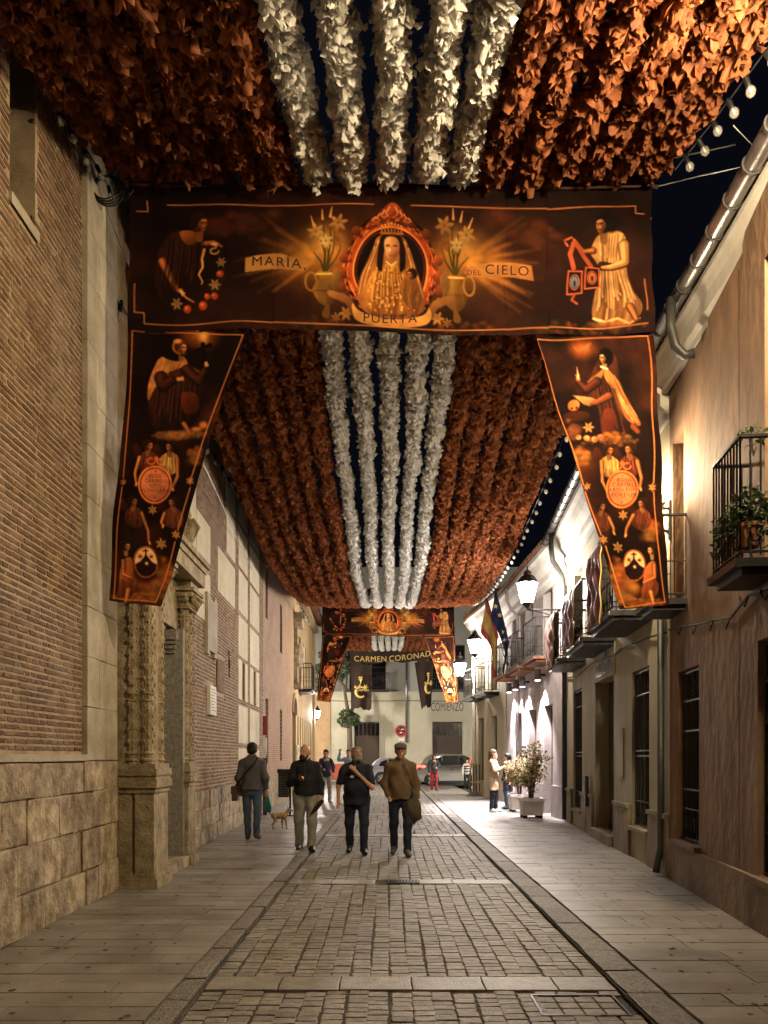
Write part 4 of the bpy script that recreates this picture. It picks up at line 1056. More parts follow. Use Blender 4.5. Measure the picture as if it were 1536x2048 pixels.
    def clouds(s, n, cells, lo, hi, col, a, seed):
        N = vnoise(s.h, s.w, cells, seed, 5); al = np.clip((N - lo) / (hi - lo), 0, 1) * a; s.put((slice(0, s.h), slice(0, s.w)), al, np.array(col) / 255)

SK, SKD, HAIR = (198, 124, 62), (78, 36, 15), (20, 9, 6)
def head(C, cx, cy, r, turn=1, skin=SK, hair=(64, 34, 17), veil=None):
    """small painted head, three-quarter view, looking to `turn`"""
    hc = veil or hair
    C.stroke([(cx - turn * r * .1, cy + r * .5), (cx - turn * r * .2, cy + r * 1.5)], r * .75, tuple(k * .62 for k in skin), edge=2)
    C.blob(cx - turn * r * .28, cy - r * .22, r * 1.08, r * 1.15, hc, soft=.25)
    C.poly([(cx - turn * r * .35, cy - r * .35), (cx + turn * r * .1, cy - r * .62), (cx + turn * r * .55, cy - r * .45), (cx + turn * r * .62, cy), (cx + turn * r * .46, cy + r * .5), (cx + turn * r * .15, cy + r * .85), (cx - turn * r * .25, cy + r * .5)], skin, light=(turn * .9, -.5), amt=.8, edge=1.6, col2=SKD)
    C.poly([(cx - turn * r * .9, cy + r * .5), (cx - turn * r * 1.15, cy - r * .3), (cx - turn * r * .5, cy - r * 1.15), (cx + turn * r * .35, cy - r * 1.0), (cx + turn * r * .62, cy - r * .5), (cx + turn * r * .1, cy - r * .55), (cx - turn * r * .3, cy - r * .1)], hc, amt=.5, light=(turn * .5, -.8), col2=tuple(k * .35 for k in hc), edge=1.6)
    C.blob(cx + turn * r * .13, cy - r * .1, r * .20, r * .13, (70, 32, 14), soft=.9, a=.7); C.blob(cx + turn * r * .47, cy - r * .1, r * .14, r * .12, (70, 32, 14), soft=.9, a=.6)
    C.blob(cx + turn * r * .22, cy + r * .2, r * .18, r * .16, tuple(min(255, k * 1.22) for k in skin), soft=1, a=.75); C.blob(cx + turn * r * .22, cy - r * .36, r * .26, r * .12, tuple(min(255, k * 1.18) for k in skin), soft=1, a=.6); C.blob(cx - turn * r * .2, cy + r * .55, r * .3, r * .3, (48, 20, 10), soft=1, a=.6)
    C.stroke([(cx + turn * r * .02, cy - r * .12), (cx + turn * r * .24, cy - r * .15)], r * .12, (50, 22, 10), a=.8)
    C.stroke([(cx + turn * r * .40, cy - r * .15), (cx + turn * r * .55, cy - r * .12)], r * .12, (50, 22, 10), a=.8)
    C.stroke([(cx + turn * r * .34, cy - r * .12), (cx + turn * r * .46, cy + r * .18)], r * .08, (120, 60, 25), a=.7)
    C.stroke([(cx + turn * r * .16, cy + r * .42), (cx + turn * r * .40, cy + r * .40)], r * .11, (120, 40, 22), a=.8)
def limb(C, pts, w, w2, col=SK, shade=SKD):
    C.stroke(pts, w * 1.05, tuple(k * .55 for k in shade), w2 * 1.05, a=.85, edge=2.6); C.stroke([(x - w * .05, y - w * .08) for x, y in pts], w * .8, tuple((a + b) / 2 for a, b in zip(col, shade)), w2 * .8, edge=2.6); C.stroke([(x - w * .16, y - w * .16) for x, y in pts], w * .40, col, w2 * .40, a=.85, edge=3.0)
def drapery(C, t0, t1, b0, b1, n, light, dark, w, seed, bow=.10, a=.55):
    """cloth folds: tapered light and dark strokes from the line t0-t1 down to the line b0-b1"""
    r = np.random.default_rng(seed); t0, t1, b0, b1 = [np.array(q, float) for q in (t0, t1, b0, b1)]; side = (b0 + b1 - t0 - t1); side = np.array((-side[1], side[0])) * .5
    for i in range(n):
        u = (i + r.uniform(.1, .9)) / n; p = t0 + (t1 - t0) * u; q = b0 + (b1 - b0) * u; m = (p + q) / 2 + side * bow * r.uniform(-.6, 1) * (u - .3); e = r.uniform(.55, 1.0); q = p + (q - p) * e
        C.stroke([tuple(p + np.array((w * .5, 0))), tuple(m + np.array((w * .6, 0))), tuple(q + np.array((w * .4, 0)))], w * .5, dark, w * 1.1, a=a, edge=2.5)
        C.stroke([tuple(p), tuple(m), tuple(q)], w * .35, light, w * .75, a=a * .9, edge=2.5)
def palm(C, x, y, r, dx, dy, col=(205, 135, 72)):
    C.blob(x, y, r, r * .8, tuple(k * .8 for k in col), soft=.5)
    for k in (-1, -.3, .4, 1): C.stroke([(x, y), (x + dx * r * 1.5 - dy * k * r * .6, y + dy * r * 1.5 + dx * k * r * .6)], r * .42, col, r * .25, edge=1.4)
def angel(C, cx, cy, r, turn, robe, reach):
    """half figure with bare arm reaching to a point"""
    C.poly([(cx - r * 2.4, cy + r * 1.6), (cx - r * 3.0, cy + r * .2), (cx - r * 2.2, cy - r * .6), (cx - r * 1.2, cy + r * 1.2)], (120, 50, 20), a=.6)
    C.poly([(cx - r * .5, cy + r * 1.0), (cx + r * .6, cy + r * 1.0), (cx + r * 1.7, cy + r * 2.0), (cx + r * 1.6, cy + r * 4.2), (cx, cy + r * 5), (cx - r * 1.6, cy + r * 4.2), (cx - r * 1.7, cy + r * 2.0)], robe, amt=.6, folds=.18, light=(.6, -.6))
    drapery(C, (cx - r * .9, cy + r * 1.2), (cx + r * .9, cy + r * 1.2), (cx - r * 1.4, cy + r * 4.2), (cx + r * 1.4, cy + r * 4.2), 6, tuple(min(255, k * 1.3) for k in robe), tuple(k * .3 for k in robe), r * .32, int(cx + cy))
    limb(C, [(cx, cy + r * .5), (cx, cy + r * 1.3)], r * .7, r * .8)
    sx = cx + (r * 1.5 if reach[0] > cx else -r * 1.5); limb(C, [(sx, cy + r * 2.2), ((sx + reach[0]) / 2 + (r * .5 if reach[0] > cx else -r * .5), (cy + r * 2.2 + reach[1]) / 2 + r * .6), reach], r * .8, r * .45); palm(C, reach[0], reach[1], r * .36, .3 if reach[0] > cx else -.3, .8)
    head(C, cx, cy, r, turn)

OR = (228, 112, 38)
def paint_main():
    C = Canvas(250, 360, 1312, 676, .72, (.105, .052, .032))
    C.clouds(1, 6, .35, .75, (66, 33, 19), .9, 3)
    for k in range(6): C.blob(785, 530, 440 - k * 55, 175 - k * 18, (122 + k * 10, 62 + k * 7, 20 + k * 3), soft=1.0, a=.24)
    for (x, y, r) in ((430, 450, 45), (490, 440, 40), (1060, 470, 36), (1000, 430, 50), (545, 425, 28), (1080, 445, 30)): C.blob(x, y, r, r * .7, (150, 72, 36), soft=1, a=.45, tex=.4)
    rr = np.random.default_rng(4)
    for sx, cxx in ((-1, 640), (1, 925)):               # rays of light
        for k in range(26):
            t = rr.uniform(-.75, .75) + (math.pi if sx < 0 else 0); r0 = rr.uniform(10, 60); r1 = r0 + rr.uniform(40, 120); w = rr.uniform(5, 13)
            C.stroke([(cxx + math.cos(t) * r0, 520 + math.sin(t) * r0), (cxx + math.cos(t) * r1, 520 + math.sin(t) * r1)], w, (214, 140, 62), 1.5, a=rr.uniform(.12, .36), edge=9)
    C.blob(630, 515, 120, 90, (190, 128, 48), soft=1, a=.55); C.blob(938, 515, 120, 90, (190, 128, 48), soft=1, a=.55); C.blob(650, 490, 60, 60, (225, 172, 78), soft=1, a=.5); C.blob(918, 490, 60, 60, (225, 172, 78), soft=1, a=.5)
    # oval frame
    C.blob(783, 545, 92, 118, (28, 12, 8), soft=.06)
    for (r_, w, c) in ((80, 12, (165, 70, 28)), (74, 4, (225, 120, 55)), (86, 3, (215, 105, 45)), (68, 3, (95, 38, 18))): C.arc(783, 543, r_, r_ * 1.12, w, c)
    for t in np.linspace(0, 6.283, 30, endpoint=False):
        C.blob(783 + 88 * math.cos(t), 543 + 99 * math.sin(t), 7, 7, (175, 75, 32), soft=.5, a=.8)
    C.poly([(728, 470), (742, 446), (756, 438), (764, 424), (783, 410), (802, 424), (810, 438), (824, 446), (838, 470), (783, 452)], (176, 78, 36), amt=.6, folds=.15, col2=(66, 26, 12))
    rr = np.random.default_rng(2)
    for k in range(150):
        t = rr.uniform(0, 6.283); q = rr.uniform(.93, 1.10); x, y = 783 + 86 * q * math.cos(t), 543 + 96 * q * math.sin(t); e = rr.uniform(-.6, .6)
        C.stroke([(x, y), (x - math.sin(t + e) * 7, y + math.cos(t + e) * 7)], 3.2, (225, 118, 56) if k % 2 else (82, 32, 14), 1, a=.75)
    for sx in (-1, 1):
        for (dx, dy) in ((97, 8), (99, 34), (97, 58), (95, -22), (70, -74)): C.poly([(783 + sx * (dx - 9), 543 + dy + 9), (783 + sx * (dx - 4), 543 + dy - 9), (783 + sx * (dx + 9), 543 + dy - 3), (783 + sx * (dx + 4), 543 + dy + 9)], (182, 84, 40), amt=.6, col2=(70, 28, 12))
        for k in range(4): C.stroke([(783 + sx * (6 + k * 9), 420 + k * 7), (783 + sx * (12 + k * 9), 432 + k * 5), (783 + sx * (5 + k * 9), 440 + k * 4)], 3, (228, 128, 66), 1)
    # crowned lady with child inside the oval
    C.poly([(720, 620), (725, 555), (745, 520), (752, 485), (783, 470), (812, 485), (822, 520), (842, 560), (846, 620), (783, 640)], (205, 140, 66), amt=.35, folds=.16, col2=(85, 40, 16))
    C.poly([(740, 625), (736, 575), (757, 540), (783, 533), (810, 540), (830, 575), (826, 625)], (215, 150, 62), amt=.4, folds=.22, col2=(95, 48, 16))
    drapery(C, (757, 540), (812, 540), (738, 628), (830, 628), 11, (238, 182, 92), (88, 42, 16), 5, 3)
    rr = np.random.default_rng(9)
    for k in range(140):
        x, y = rr.uniform(738, 828), rr.uniform(540, 628); C.blob(x, y, rr.uniform(1.5, 4), rr.uniform(1.5, 4), (240, 185, 90) if k % 2 else (110, 55, 20), soft=.6, a=.6)
    C.poly([(756, 536), (758, 490), (770, 474), (796, 474), (808, 490), (812, 536), (802, 546), (797, 505), (770, 505), (766, 546)], (52, 25, 12), amt=.3, folds=.2)
    for sx in (-1, 1):
        for k in range(5): C.stroke([(783 + sx * (22 + k * 4), 482 + k * 6), (783 + sx * (34 + k * 7), 520 + k * 12), (783 + sx * (46 + k * 6), 570 + k * 8)], 3.2, (225, 165, 85) if k % 2 else (120, 66, 28), 1.2, a=.7)
    C.poly([(768, 492), (775, 480), (791, 480), (799, 492), (797, 512), (785, 527), (772, 514)], (226, 168, 108), amt=.8, light=(-.7, -.5), col2=(120, 64, 32))
    C.blob(779, 505, 7, 6, (244, 196, 140), soft=1, a=.7); C.blob(776, 496, 5, 3, (96, 50, 26), soft=1, a=.8); C.blob(791, 496, 5, 3, (96, 50, 26), soft=1, a=.8); C.blob(793, 512, 6, 9, (110, 56, 28), soft=1, a=.5)
    for xx in (776, 791): C.stroke([(xx - 4, 497), (xx + 3, 497)], 2, (70, 35, 18))
    C.stroke([(784, 498), (783, 508)], 1.6, (170, 100, 55)); C.stroke([(779, 516), (788, 516)], 2, (140, 55, 35))
    C.stroke([(774, 528), (784, 535), (794, 528)], 2.5, (235, 185, 95))
    for k in range(7): C.stroke([(764 + k * 6.5, 472), (764 + k * 6.5, 460 - (3 - abs(k - 3)) * 2)], 2.5, (180, 110, 45)); C.blob(764 + k * 6.5, 458 - (3 - abs(k - 3)) * 2, 2.6, 2.6, (215, 150, 70))
    C.stroke([(762, 473), (806, 473)], 4, (165, 95, 40))
    C.poly([(805, 600), (803, 570), (822, 556), (840, 570), (842, 605), (822, 618)], (180, 110, 48), amt=.4, folds=.2); head(C, 824, 552, 11, -1)
    # vases and lilies
    for sx in (-1, 1):
        X = lambda x: 783 + sx * (783 - x)
        C.poly([(X(640), 545), (X(662), 545), (X(664), 560), (X(677), 575), (X(676), 600), (X(655), 618), (X(636), 605), (X(628), 580), (X(641), 562)], (185, 135, 55), amt=.6, light=(-.6, -.5), col2=(45, 24, 9), folds=.05)
        C.stroke([(X(636), 552), (X(666), 552)], 4, (205, 155, 70)); C.stroke([(X(630), 585), (X(676), 587)], 2, (90, 55, 20))
        C.arc(X(625), 567, 11, 18, 4, (150, 105, 42)); C.stroke([(X(655), 618), (X(652), 632)], 9, (110, 70, 28), 16)
        for (a, b) in (((652, 545), (640, 480)), ((655, 545), (670, 470)), ((650, 545), (628, 510)), ((657, 545), (682, 500)), ((653, 545), (655, 500)), ((650, 545), (645, 440)), ((655, 545), (660, 425))):
            C.stroke([(X(a[0]), a[1]), (X((a[0] + b[0]) / 2 + 4), (a[1] + b[1]) / 2), (X(b[0]), b[1])], 4.5, (75, 62, 22), 1.6)
        C.lily(X(632), 468, 19, (232, 178, 92), .3); C.lily(X(677), 452, 20, (226, 160, 82), .8); C.lily(X(676), 488, 15, (196, 124, 62), .1); C.lily(X(652), 488, 15, (240, 205, 125), .5)
        for (a, b) in ((645, 428), (660, 424), (628, 440)): C.stroke([(X(a), b + 14), (X(a + (a - 652) * .3), b - 6)], 5, (205, 140, 75), 1.5)
        C.lily(X(692), 632, 15, (235, 160, 75)); C.lily(X(672), 640, 11, (215, 140, 60), .4)
        C.poly([(X(660), 585), (X(700), 600), (X(712), 628), (X(702), 634), (X(690), 612), (X(660), 598)], (185, 120, 55), amt=.4)
        C.poly([(X(664), 570), (X(672), 540), (X(684), 556), (X(676), 590)], (165, 120, 60), a=.8)
    # ribbons for the words
    C.poly([(490, 516), (515, 512), (560, 509), (600, 522), (616, 526), (612, 545), (560, 541), (520, 543), (492, 545)], (215, 160, 82), smooth=False, amt=.25, col2=(150, 98, 42), edge=2)
    C.poly([(945, 527), (985, 520), (1030, 520), (1066, 526), (1072, 556), (1030, 550), (985, 550), (940, 550), (930, 540)], (200, 140, 72), smooth=False, amt=.25, light=(.3, -.8), col2=(130, 78, 34), edge=2)
    C.poly([(705, 612), (722, 628), (783, 640), (844, 628), (858, 612), (862, 632), (845, 648), (783, 656), (722, 648), (706, 634)], (222, 165, 85), amt=.2, col2=(160, 100, 42), edge=1.6)
    # maiden with a wreath at one end, kneeling figure with scapulars at the other
    C.T = (200, 350, .3776)
    C.poly([(330, 330), (400, 275), (500, 300), (560, 340), (580, 430), (560, 560), (470, 640), (380, 690), (300, 600), (290, 430)], (64, 32, 18), amt=.7, folds=.12, light=(-.6, -.7), col2=(18, 9, 6))
    limb(C, [(325, 440), (370, 520), (420, 600)], 52, 30, (190, 108, 52)); limb(C, [(545, 350), (600, 345), (640, 370)], 30, 20, (170, 95, 46)); limb(C, [(415, 590), (460, 640), (500, 665)], 18, 8)
    drapery(C, (340, 330), (540, 340), (310, 620), (540, 600), 9, (96, 50, 26), (20, 10, 7), 16, 6); palm(C, 430, 600, 18, .6, .8); palm(C, 590, 350, 20, .8, .3)
    C.poly([(415, 285), (470, 275), (520, 300), (505, 340), (450, 350)], (175, 95, 42), amt=.5); head(C, 530, 245, 50, 1, (196, 112, 52))
    C.stroke([(560, 365), (610, 400), (650, 450), (660, 520), (640, 600), (590, 640), (540, 690)], 9, (60, 40, 18), a=.8)
    for (x, y, r_) in ((640, 455, 30), (615, 580, 34), (405, 665, 34)): C.lily(x, y, r_, (205, 150, 90))
    for (x, y, r_) in ((640, 520, 24), (610, 640, 24), (545, 685, 28), (460, 695, 26), (572, 640, 20)): C.blob(x, y, r_, r_, (165, 62, 26), soft=.4); C.blob(x - 5, y - 6, r_ * .5, r_ * .5, (205, 100, 45), soft=.7)
    C.stroke([(545, 380), (535, 430), (545, 480), (528, 520), (550, 560), (545, 575)], 14, (200, 140, 70), 6); C.arc(600, 390, 22, 16, 8, (200, 140, 70), 0, 5)
    C.T = (760, 350, .3906)
    C.poly([(1085, 380), (1120, 300), (1180, 280), (1250, 300), (1280, 400), (1270, 480), (1290, 600), (1330, 680), (1300, 750), (1180, 770), (1085, 720), (1100, 600), (1140, 500), (1110, 430)], (226, 176, 104), amt=.55, folds=.20, light=(.25, -.7), col2=(88, 46, 18))
    drapery(C, (1120, 300), (1245, 310), (1125, 430), (1230, 440), 8, (240, 200, 132), (110, 62, 28), 13, 4); drapery(C, (1130, 470), (1270, 480), (1090, 745), (1320, 740), 16, (242, 200, 130), (96, 52, 22), 15, 5, .16); C.stroke([(1090, 725), (1150, 745), (1210, 735), (1270, 765), (1320, 745)], 12, (240, 198, 128), 8, a=.7)
    C.poly([(1130, 430), (1200, 440), (1215, 470), (1130, 480)], (50, 24, 10), a=.8); limb(C, [(1255, 360), (1265, 440), (1190, 465), (1150, 470)], 60, 22, (222, 168, 98), (110, 60, 24))
    limb(C, [(1100, 370), (1050, 380), (1005, 315)], 34, 20); C.stroke([(1160, 480), (1155, 680)], 5, (85, 48, 22)); limb(C, [(1270, 690), (1305, 750)], 40, 24)
    head(C, 1145, 245, 52, -1, (214, 145, 78), (26, 14, 10)); C.blob(1195, 240, 40, 60, (26, 14, 10), soft=.4)
    C.stroke([(1000, 330), (975, 400), (995, 470)], 24, (170, 80, 48)); C.stroke([(1010, 330), (1045, 400), (1085, 460)], 24, (165, 75, 45)); C.stroke([(990, 300), (950, 320), (965, 350)], 12, (190, 95, 55))
    for (cx, cy, rt, c) in ((1003, 540, 0, (95, 110, 130)), (1090, 522, -.15, (190, 100, 60))):
        C.poly([(cx - 32, cy - 55), (cx + 36, cy - 52), (cx + 34, cy + 55), (cx - 38, cy + 55)], (70, 28, 14), smooth=False, amt=.1)
        for q in ((cx - 32, cy - 55, cx + 36, cy - 52), (cx + 36, cy - 52, cx + 34, cy + 55), (cx + 34, cy + 55, cx - 38, cy + 55), (cx - 38, cy + 55, cx - 32, cy - 55)): C.stroke([(q[0], q[1]), (q[2], q[3])], 7, (190, 95, 55))
        C.blob(cx, cy, 22, 34, c, soft=.3); C.arc(cx, cy, 23, 35, 4, (205, 120, 70)); C.blob(cx, cy + 6, 9, 20, (60, 40, 40), soft=.5)
    C.stroke([(1000, 600), (985, 625), (1010, 645)], 12, (150, 68, 40)); C.blob(1180, 760, 170, 26, (170, 105, 48), soft=.9, a=.7, tex=.3)
    C.T = (0, 0, 1)
    # fine gold border with stepped corners
    B = [(290, 395), (292, 416), (270, 417), (268, 619), (287, 620), (288, 641), (520, 648), (783, 655), (1040, 655), (1292, 652)]
    B_ = ([(330, 401), (520, 408), (745, 415)], [(820, 415), (1040, 412), (1272, 407), (1272, 424), (1290, 426)], B[:3], B[3:], [(1291, 560), (1290, 626)], [(269, 560), (268, 619)])
    C.puff(1180, 655, 110, 14, 40, (170, 100, 50), 5); C.puff(470, 445, 60, 22, 30, (120, 56, 30), 6); C.puff(1075, 465, 50, 24, 26, (125, 62, 34), 7); C.puff(640, 650, 60, 14, 26, (150, 84, 36), 8); C.puff(925, 650, 60, 14, 26, (150, 84, 36), 9)
    C.finish(21, 1.12)
    for q in B_: C.stroke(q, 2.2, (225, 130, 66), edge=1.4)
    return C

def paint_panel(side):
    C = Canvas(208, 645, 500, 1222, .72, (.105, .048, .028)) if side < 0 else Canvas(1060, 655, 1352, 1226, .72, (.105, .048, .029))
    C.T = (200, 640, .2833) if side < 0 else (1060, 640, .2833)
    C.clouds(1, 5, .42, .78, (98, 46, 22), .85, 31 if side < 0 else 36)
    if side < 0:
        C.blob(700, 110, 190, 120, (205, 105, 35), soft=1, a=.8, tex=.3); C.blob(715, 90, 60, 120, (250, 180, 80), soft=1, a=.8)
        C.poly([(420, 290), (520, 250), (620, 300), (700, 350), (740, 480), (720, 620), (690, 720), (560, 790), (380, 760), (330, 600), (340, 420)], (88, 40, 20), amt=.7, folds=.14, col2=(18, 9, 6))
        C.poly([(420, 250), (560, 240), (600, 290), (560, 320), (500, 350), (410, 400), (340, 560), (325, 480), (360, 350)], (226, 150, 72), amt=.5, folds=.14, col2=(105, 48, 18)); C.poly([(560, 290), (640, 320), (690, 352), (620, 350)], (215, 140, 66), amt=.4); drapery(C, (440, 260), (580, 250), (335, 540), (520, 340), 9, (240, 172, 92), (92, 44, 18), 12, 7); drapery(C, (400, 420), (680, 430), (350, 760), (690, 740), 10, (112, 54, 28), (20, 10, 6), 18, 8)
        C.poly([(440, 200), (500, 180), (560, 250), (520, 280), (430, 250)], (38, 18, 10), amt=.3)
        C.blob(545, 178, 56, 58, (170, 92, 40), soft=.2); head(C, 565, 185, 46, 1, (225, 150, 82), (120, 62, 26)); C.blob(535, 140, 40, 22, (195, 115, 56), soft=.6)
        C.stroke([(560, 235), (600, 225)], 22, (70, 36, 18), 10)
        C.stroke([(712, 160), (722, 330)], 32, (20, 9, 5)); C.stroke([(665, 205), (765, 165)], 28, (20, 9, 5))
        limb(C, [(600, 340), (690, 420), (725, 350)], 80, 50, (92, 42, 20), (30, 14, 8)); limb(C, [(420, 400), (440, 470), (500, 425)], 90, 60, (88, 40, 20), (26, 12, 8)); palm(C, 738, 305, 24, -.2, -.6); palm(C, 545, 408, 26, .8, -.2); C.poly([(570, 510), (680, 520), (700, 640), (600, 660)], (130, 52, 22), amt=.6)
        limb(C, [(600, 740), (640, 800)], 44, 30); C.blob(560, 815, 240, 50, (215, 130, 55), soft=.9, a=.9, tex=.25); C.blob(740, 750, 45, 40, (190, 105, 48), soft=.7); C.blob(690, 780, 60, 26, (210, 125, 55), soft=.8)
        ax = [(345, 890, 40, 1, (146, 62, 34), (270, 1160)), (490, 895, 40, -1, (228, 165, 84), (520, 1190)), (250, 1285, 36, 1, (128, 60, 30), (340, 1560)), (520, 1290, 36, -1, (136, 66, 34), (450, 1450))]
        ov, em, star, low = (398, 1165), (312, 1700), [(168, 1145, 26), (640, 1135, 30), (380, 1340, 36), (425, 1575, 42), (530, 1510, 32)], (190, 1600, 1)
        cl = [(400, 1900, 150, 90), (430, 1780, 70, 130), (230, 1950, 150, 40), (680, 960, 50, 60)]
    else:
        C.blob(370, 190, 150, 110, (215, 105, 35), soft=1, a=.9, tex=.3); C.poly([(300, 170), (340, 200), (365, 185), (430, 150), (395, 210), (350, 220), (330, 210)], (235, 150, 80), amt=.3)
        C.poly([(480, 260), (545, 190), (610, 260), (640, 420), (700, 600), (770, 760), (680, 830), (520, 800), (490, 640), (430, 560), (400, 470)], (96, 44, 24), amt=.6, folds=.14, col2=(22, 10, 8))
        C.poly([(520, 330), (560, 340), (640, 430), (690, 560), (780, 730), (740, 750), (650, 660), (580, 480), (530, 400)], (212, 140, 68), amt=.5, folds=.12, light=(.3, -.8), col2=(96, 46, 20)); C.poly([(400, 435), (480, 360), (520, 330), (500, 400), (430, 430)], (220, 148, 74), amt=.4); drapery(C, (530, 340), (600, 380), (720, 730), (780, 730), 6, (238, 176, 100), (96, 48, 22), 12, 9); drapery(C, (450, 420), (600, 480), (500, 800), (700, 810), 9, (118, 58, 32), (24, 11, 8), 17, 10)
        C.blob(535, 250, 62, 72, (18, 9, 7), soft=.25); head(C, 518, 255, 46, -1, (236, 176, 112), (18, 9, 7), (18, 9, 7)); C.stroke([(500, 315), (545, 330)], 14, (225, 190, 140))
        limb(C, [(470, 430), (400, 490), (350, 440)], 70, 44, (104, 50, 28), (30, 14, 9)); palm(C, 335, 412, 22, -.2, -1); C.stroke([(335, 400), (326, 325)], 12, (235, 200, 130), 3)
        C.poly([(300, 520), (430, 545), (500, 575), (420, 605), (380, 590)], (220, 155, 88), smooth=False, amt=.3); limb(C, [(560, 530), (480, 580), (440, 590)], 60, 30, (150, 80, 40))
        C.blob(312, 590, 46, 44, (190, 105, 48), soft=.25); C.blob(300, 610, 11, 11, (40, 16, 8)); C.blob(332, 608, 11, 11, (40, 16, 8)); C.stroke([(300, 632), (345, 632)], 9, (60, 26, 12)); C.poly([(260, 640), (400, 640), (420, 690), (260, 700)], (95, 42, 20), amt=.4)
        C.poly([(520, 640), (600, 640), (600, 790), (510, 800)], (120, 48, 24), amt=.5); limb(C, [(730, 760), (760, 800)], 50, 36, (120, 60, 28))
        C.lily(415, 752, 42); [C.blob(x, y, 30, 28, (205, 130, 70), soft=.5) for x, y in ((340, 820), (400, 830), (455, 840), (500, 825))]; C.blob(300, 770, 50, 60, (170, 85, 40), soft=.9, tex=.4)
        ax = [(560, 920, 40, 1, (228, 165, 84), (560, 1240)), (700, 915, 40, -1, (140, 60, 34), (785, 1190)), (515, 1320, 36, 1, (130, 62, 32), (600, 1500)), (795, 1300, 36, -1, (134, 64, 34), (690, 1510))]
        ov, em, star, low = (655, 1195), (743, 1725), [(405, 1175, 28), (872, 1180, 32), (668, 1375, 36), (625, 1605, 42), (520, 1555, 34)], (862, 1620, -1)
        cl = [(660, 1900, 90, 110), (620, 1760, 60, 90), (800, 1990, 160, 40), (860, 1480, 60, 70), (600, 830, 130, 40), (360, 960, 60, 70)]
    for i_, (x, y, rx, ry) in enumerate(cl): C.blob(x, y, rx, ry, (150, 76, 28), soft=1, a=.8, tex=.35); C.puff(x, y, rx, ry, 30, (228, 132, 54), i_ + 60)
    if side < 0: C.puff(560, 815, 200, 34, 50, (230, 145, 66), 71)
    else: C.puff(560, 850, 220, 34, 40, (190, 108, 52), 72); C.puff(300, 760, 50, 80, 20, (190, 110, 56), 73)
    for (x, y, r_, t, rb, rc) in ax: angel(C, x, y, r_, t, rb, rc)
    C.blob(ov[0], ov[1], 122, 140, (120, 52, 22), soft=.08); C.blob(ov[0], ov[1], 104, 120, (190, 108, 62), soft=.12); C.arc(ov[0], ov[1], 112, 128, 13, (205, 110, 48)); C.arc(ov[0], ov[1], 100, 115, 4, (110, 50, 22))
    for sx in (-1, 1): C.arc(ov[0] + sx * 34, ov[1] - 165, 26, 22, 9, (205, 110, 48), 0, 5)
    C.blob(ov[0], ov[1] - 185, 22, 26, (195, 100, 42)); C.blob(ov[0], ov[1] - 95, 7, 7, (60, 24, 12)); C.blob(ov[0], ov[1] + 92, 7, 7, (60, 24, 12))
    for (x, y, r_) in star: C.lily(x, y, r_, (230, 160, 82), .5)
    # emblem: pale oval, dark mount with cross, three stars
    C.blob(em[0], em[1], 86, 118, (150, 74, 34), soft=.05); C.blob(em[0], em[1], 74, 104, (228, 168, 108), soft=.04)
    C.poly([(em[0] - 72, em[1] + 18), (em[0] - 40, em[1] - 2), (em[0] - 10, em[1] - 40), (em[0], em[1] - 62), (em[0] + 10, em[1] - 40), (em[0] + 40, em[1] - 2), (em[0] + 72, em[1] + 18), (em[0] + 62, em[1] + 62), (em[0] + 30, em[1] + 98), (em[0], em[1] + 104), (em[0] - 30, em[1] + 98), (em[0] - 62, em[1] + 62)], (58, 24, 14), smooth=False, amt=.1)
    C.stroke([(em[0], em[1] - 60), (em[0], em[1] - 92)], 9, (58, 24, 14)); C.stroke([(em[0] - 16, em[1] - 80), (em[0] + 16, em[1] - 80)], 9, (58, 24, 14))
    for (dx, dy, c) in ((-38, -38, (58, 24, 14)), (38, -38, (58, 24, 14)), (4, 10, (240, 195, 130))):
        for k in range(6): t = k * 1.047; C.stroke([(em[0] + dx, em[1] + dy), (em[0] + dx + 17 * math.cos(t), em[1] + dy + 17 * math.sin(t))], 8, c, 1.5)
    # kneeling nude-shouldered angel beside the emblem
    x, y, t = low; C.poly([(x - 20, y + 90), (x + 30, y + 80), (x + 40, y + 200), (x + 20 * t + 20, y + 260), (x - 50, y + 280), (x - 55, y + 180)], (206, 118, 56), amt=.6, col2=(80, 34, 12)); limb(C, [(x - 25 * t, y + 100), (x - 30 * t, y + 190), (x + 50 * t, y + 230)], 30, 20); C.poly([(x - 50, y + 230), (x + 50, y + 220), (x + 40, y + 320), (x - 60, y + 340)], (150, 74, 34), amt=.5, folds=.2); limb(C, [(x, y + 300), (x - 20 * t, y + 380)], 44, 26); head(C, x, y, 36, t, (236, 176, 106))
    if side < 0: L_ = [[(225, 72), (1000, 98)], [(1000, 98), (880, 440), (690, 1000), (640, 1140)], [(640, 1180), (545, 1480)], [(520, 1560), (430, 1840), (378, 1985), (90, 1955)], [(225, 72), (200, 420), (180, 800), (165, 1110)], [(160, 1180), (130, 1500), (90, 1955)]]
    else: L_ = [[(45, 135), (300, 128), (830, 103)], [(830, 103), (860, 450), (870, 800), (880, 1150)], [(885, 1210), (905, 1540), (965, 1985), (685, 2020)], [(45, 135), (230, 700), (380, 1160)], [(395, 1210), (505, 1520)], [(535, 1600), (585, 1750), (685, 2020)]]
    C.finish(41 if side < 0 else 51, 1.12)
    for q in L_: C.stroke(q, 7.5, (235, 132, 60), edge=1.4)
    C.T = (0, 0, 1)
    return C
m_print = mat('printed_cloth', (1, 1, 1), attr='print', rough=.75, trans=.50, spec=.15, bump=.12, bscale=140)
m_cloth_ink = mat('dark_print_ink', (.035, .016, .009), rough=.8)
def lin(a): return np.where(a <= .04045, a / 12.92, ((a + .055) / 1.055) ** 2.4)
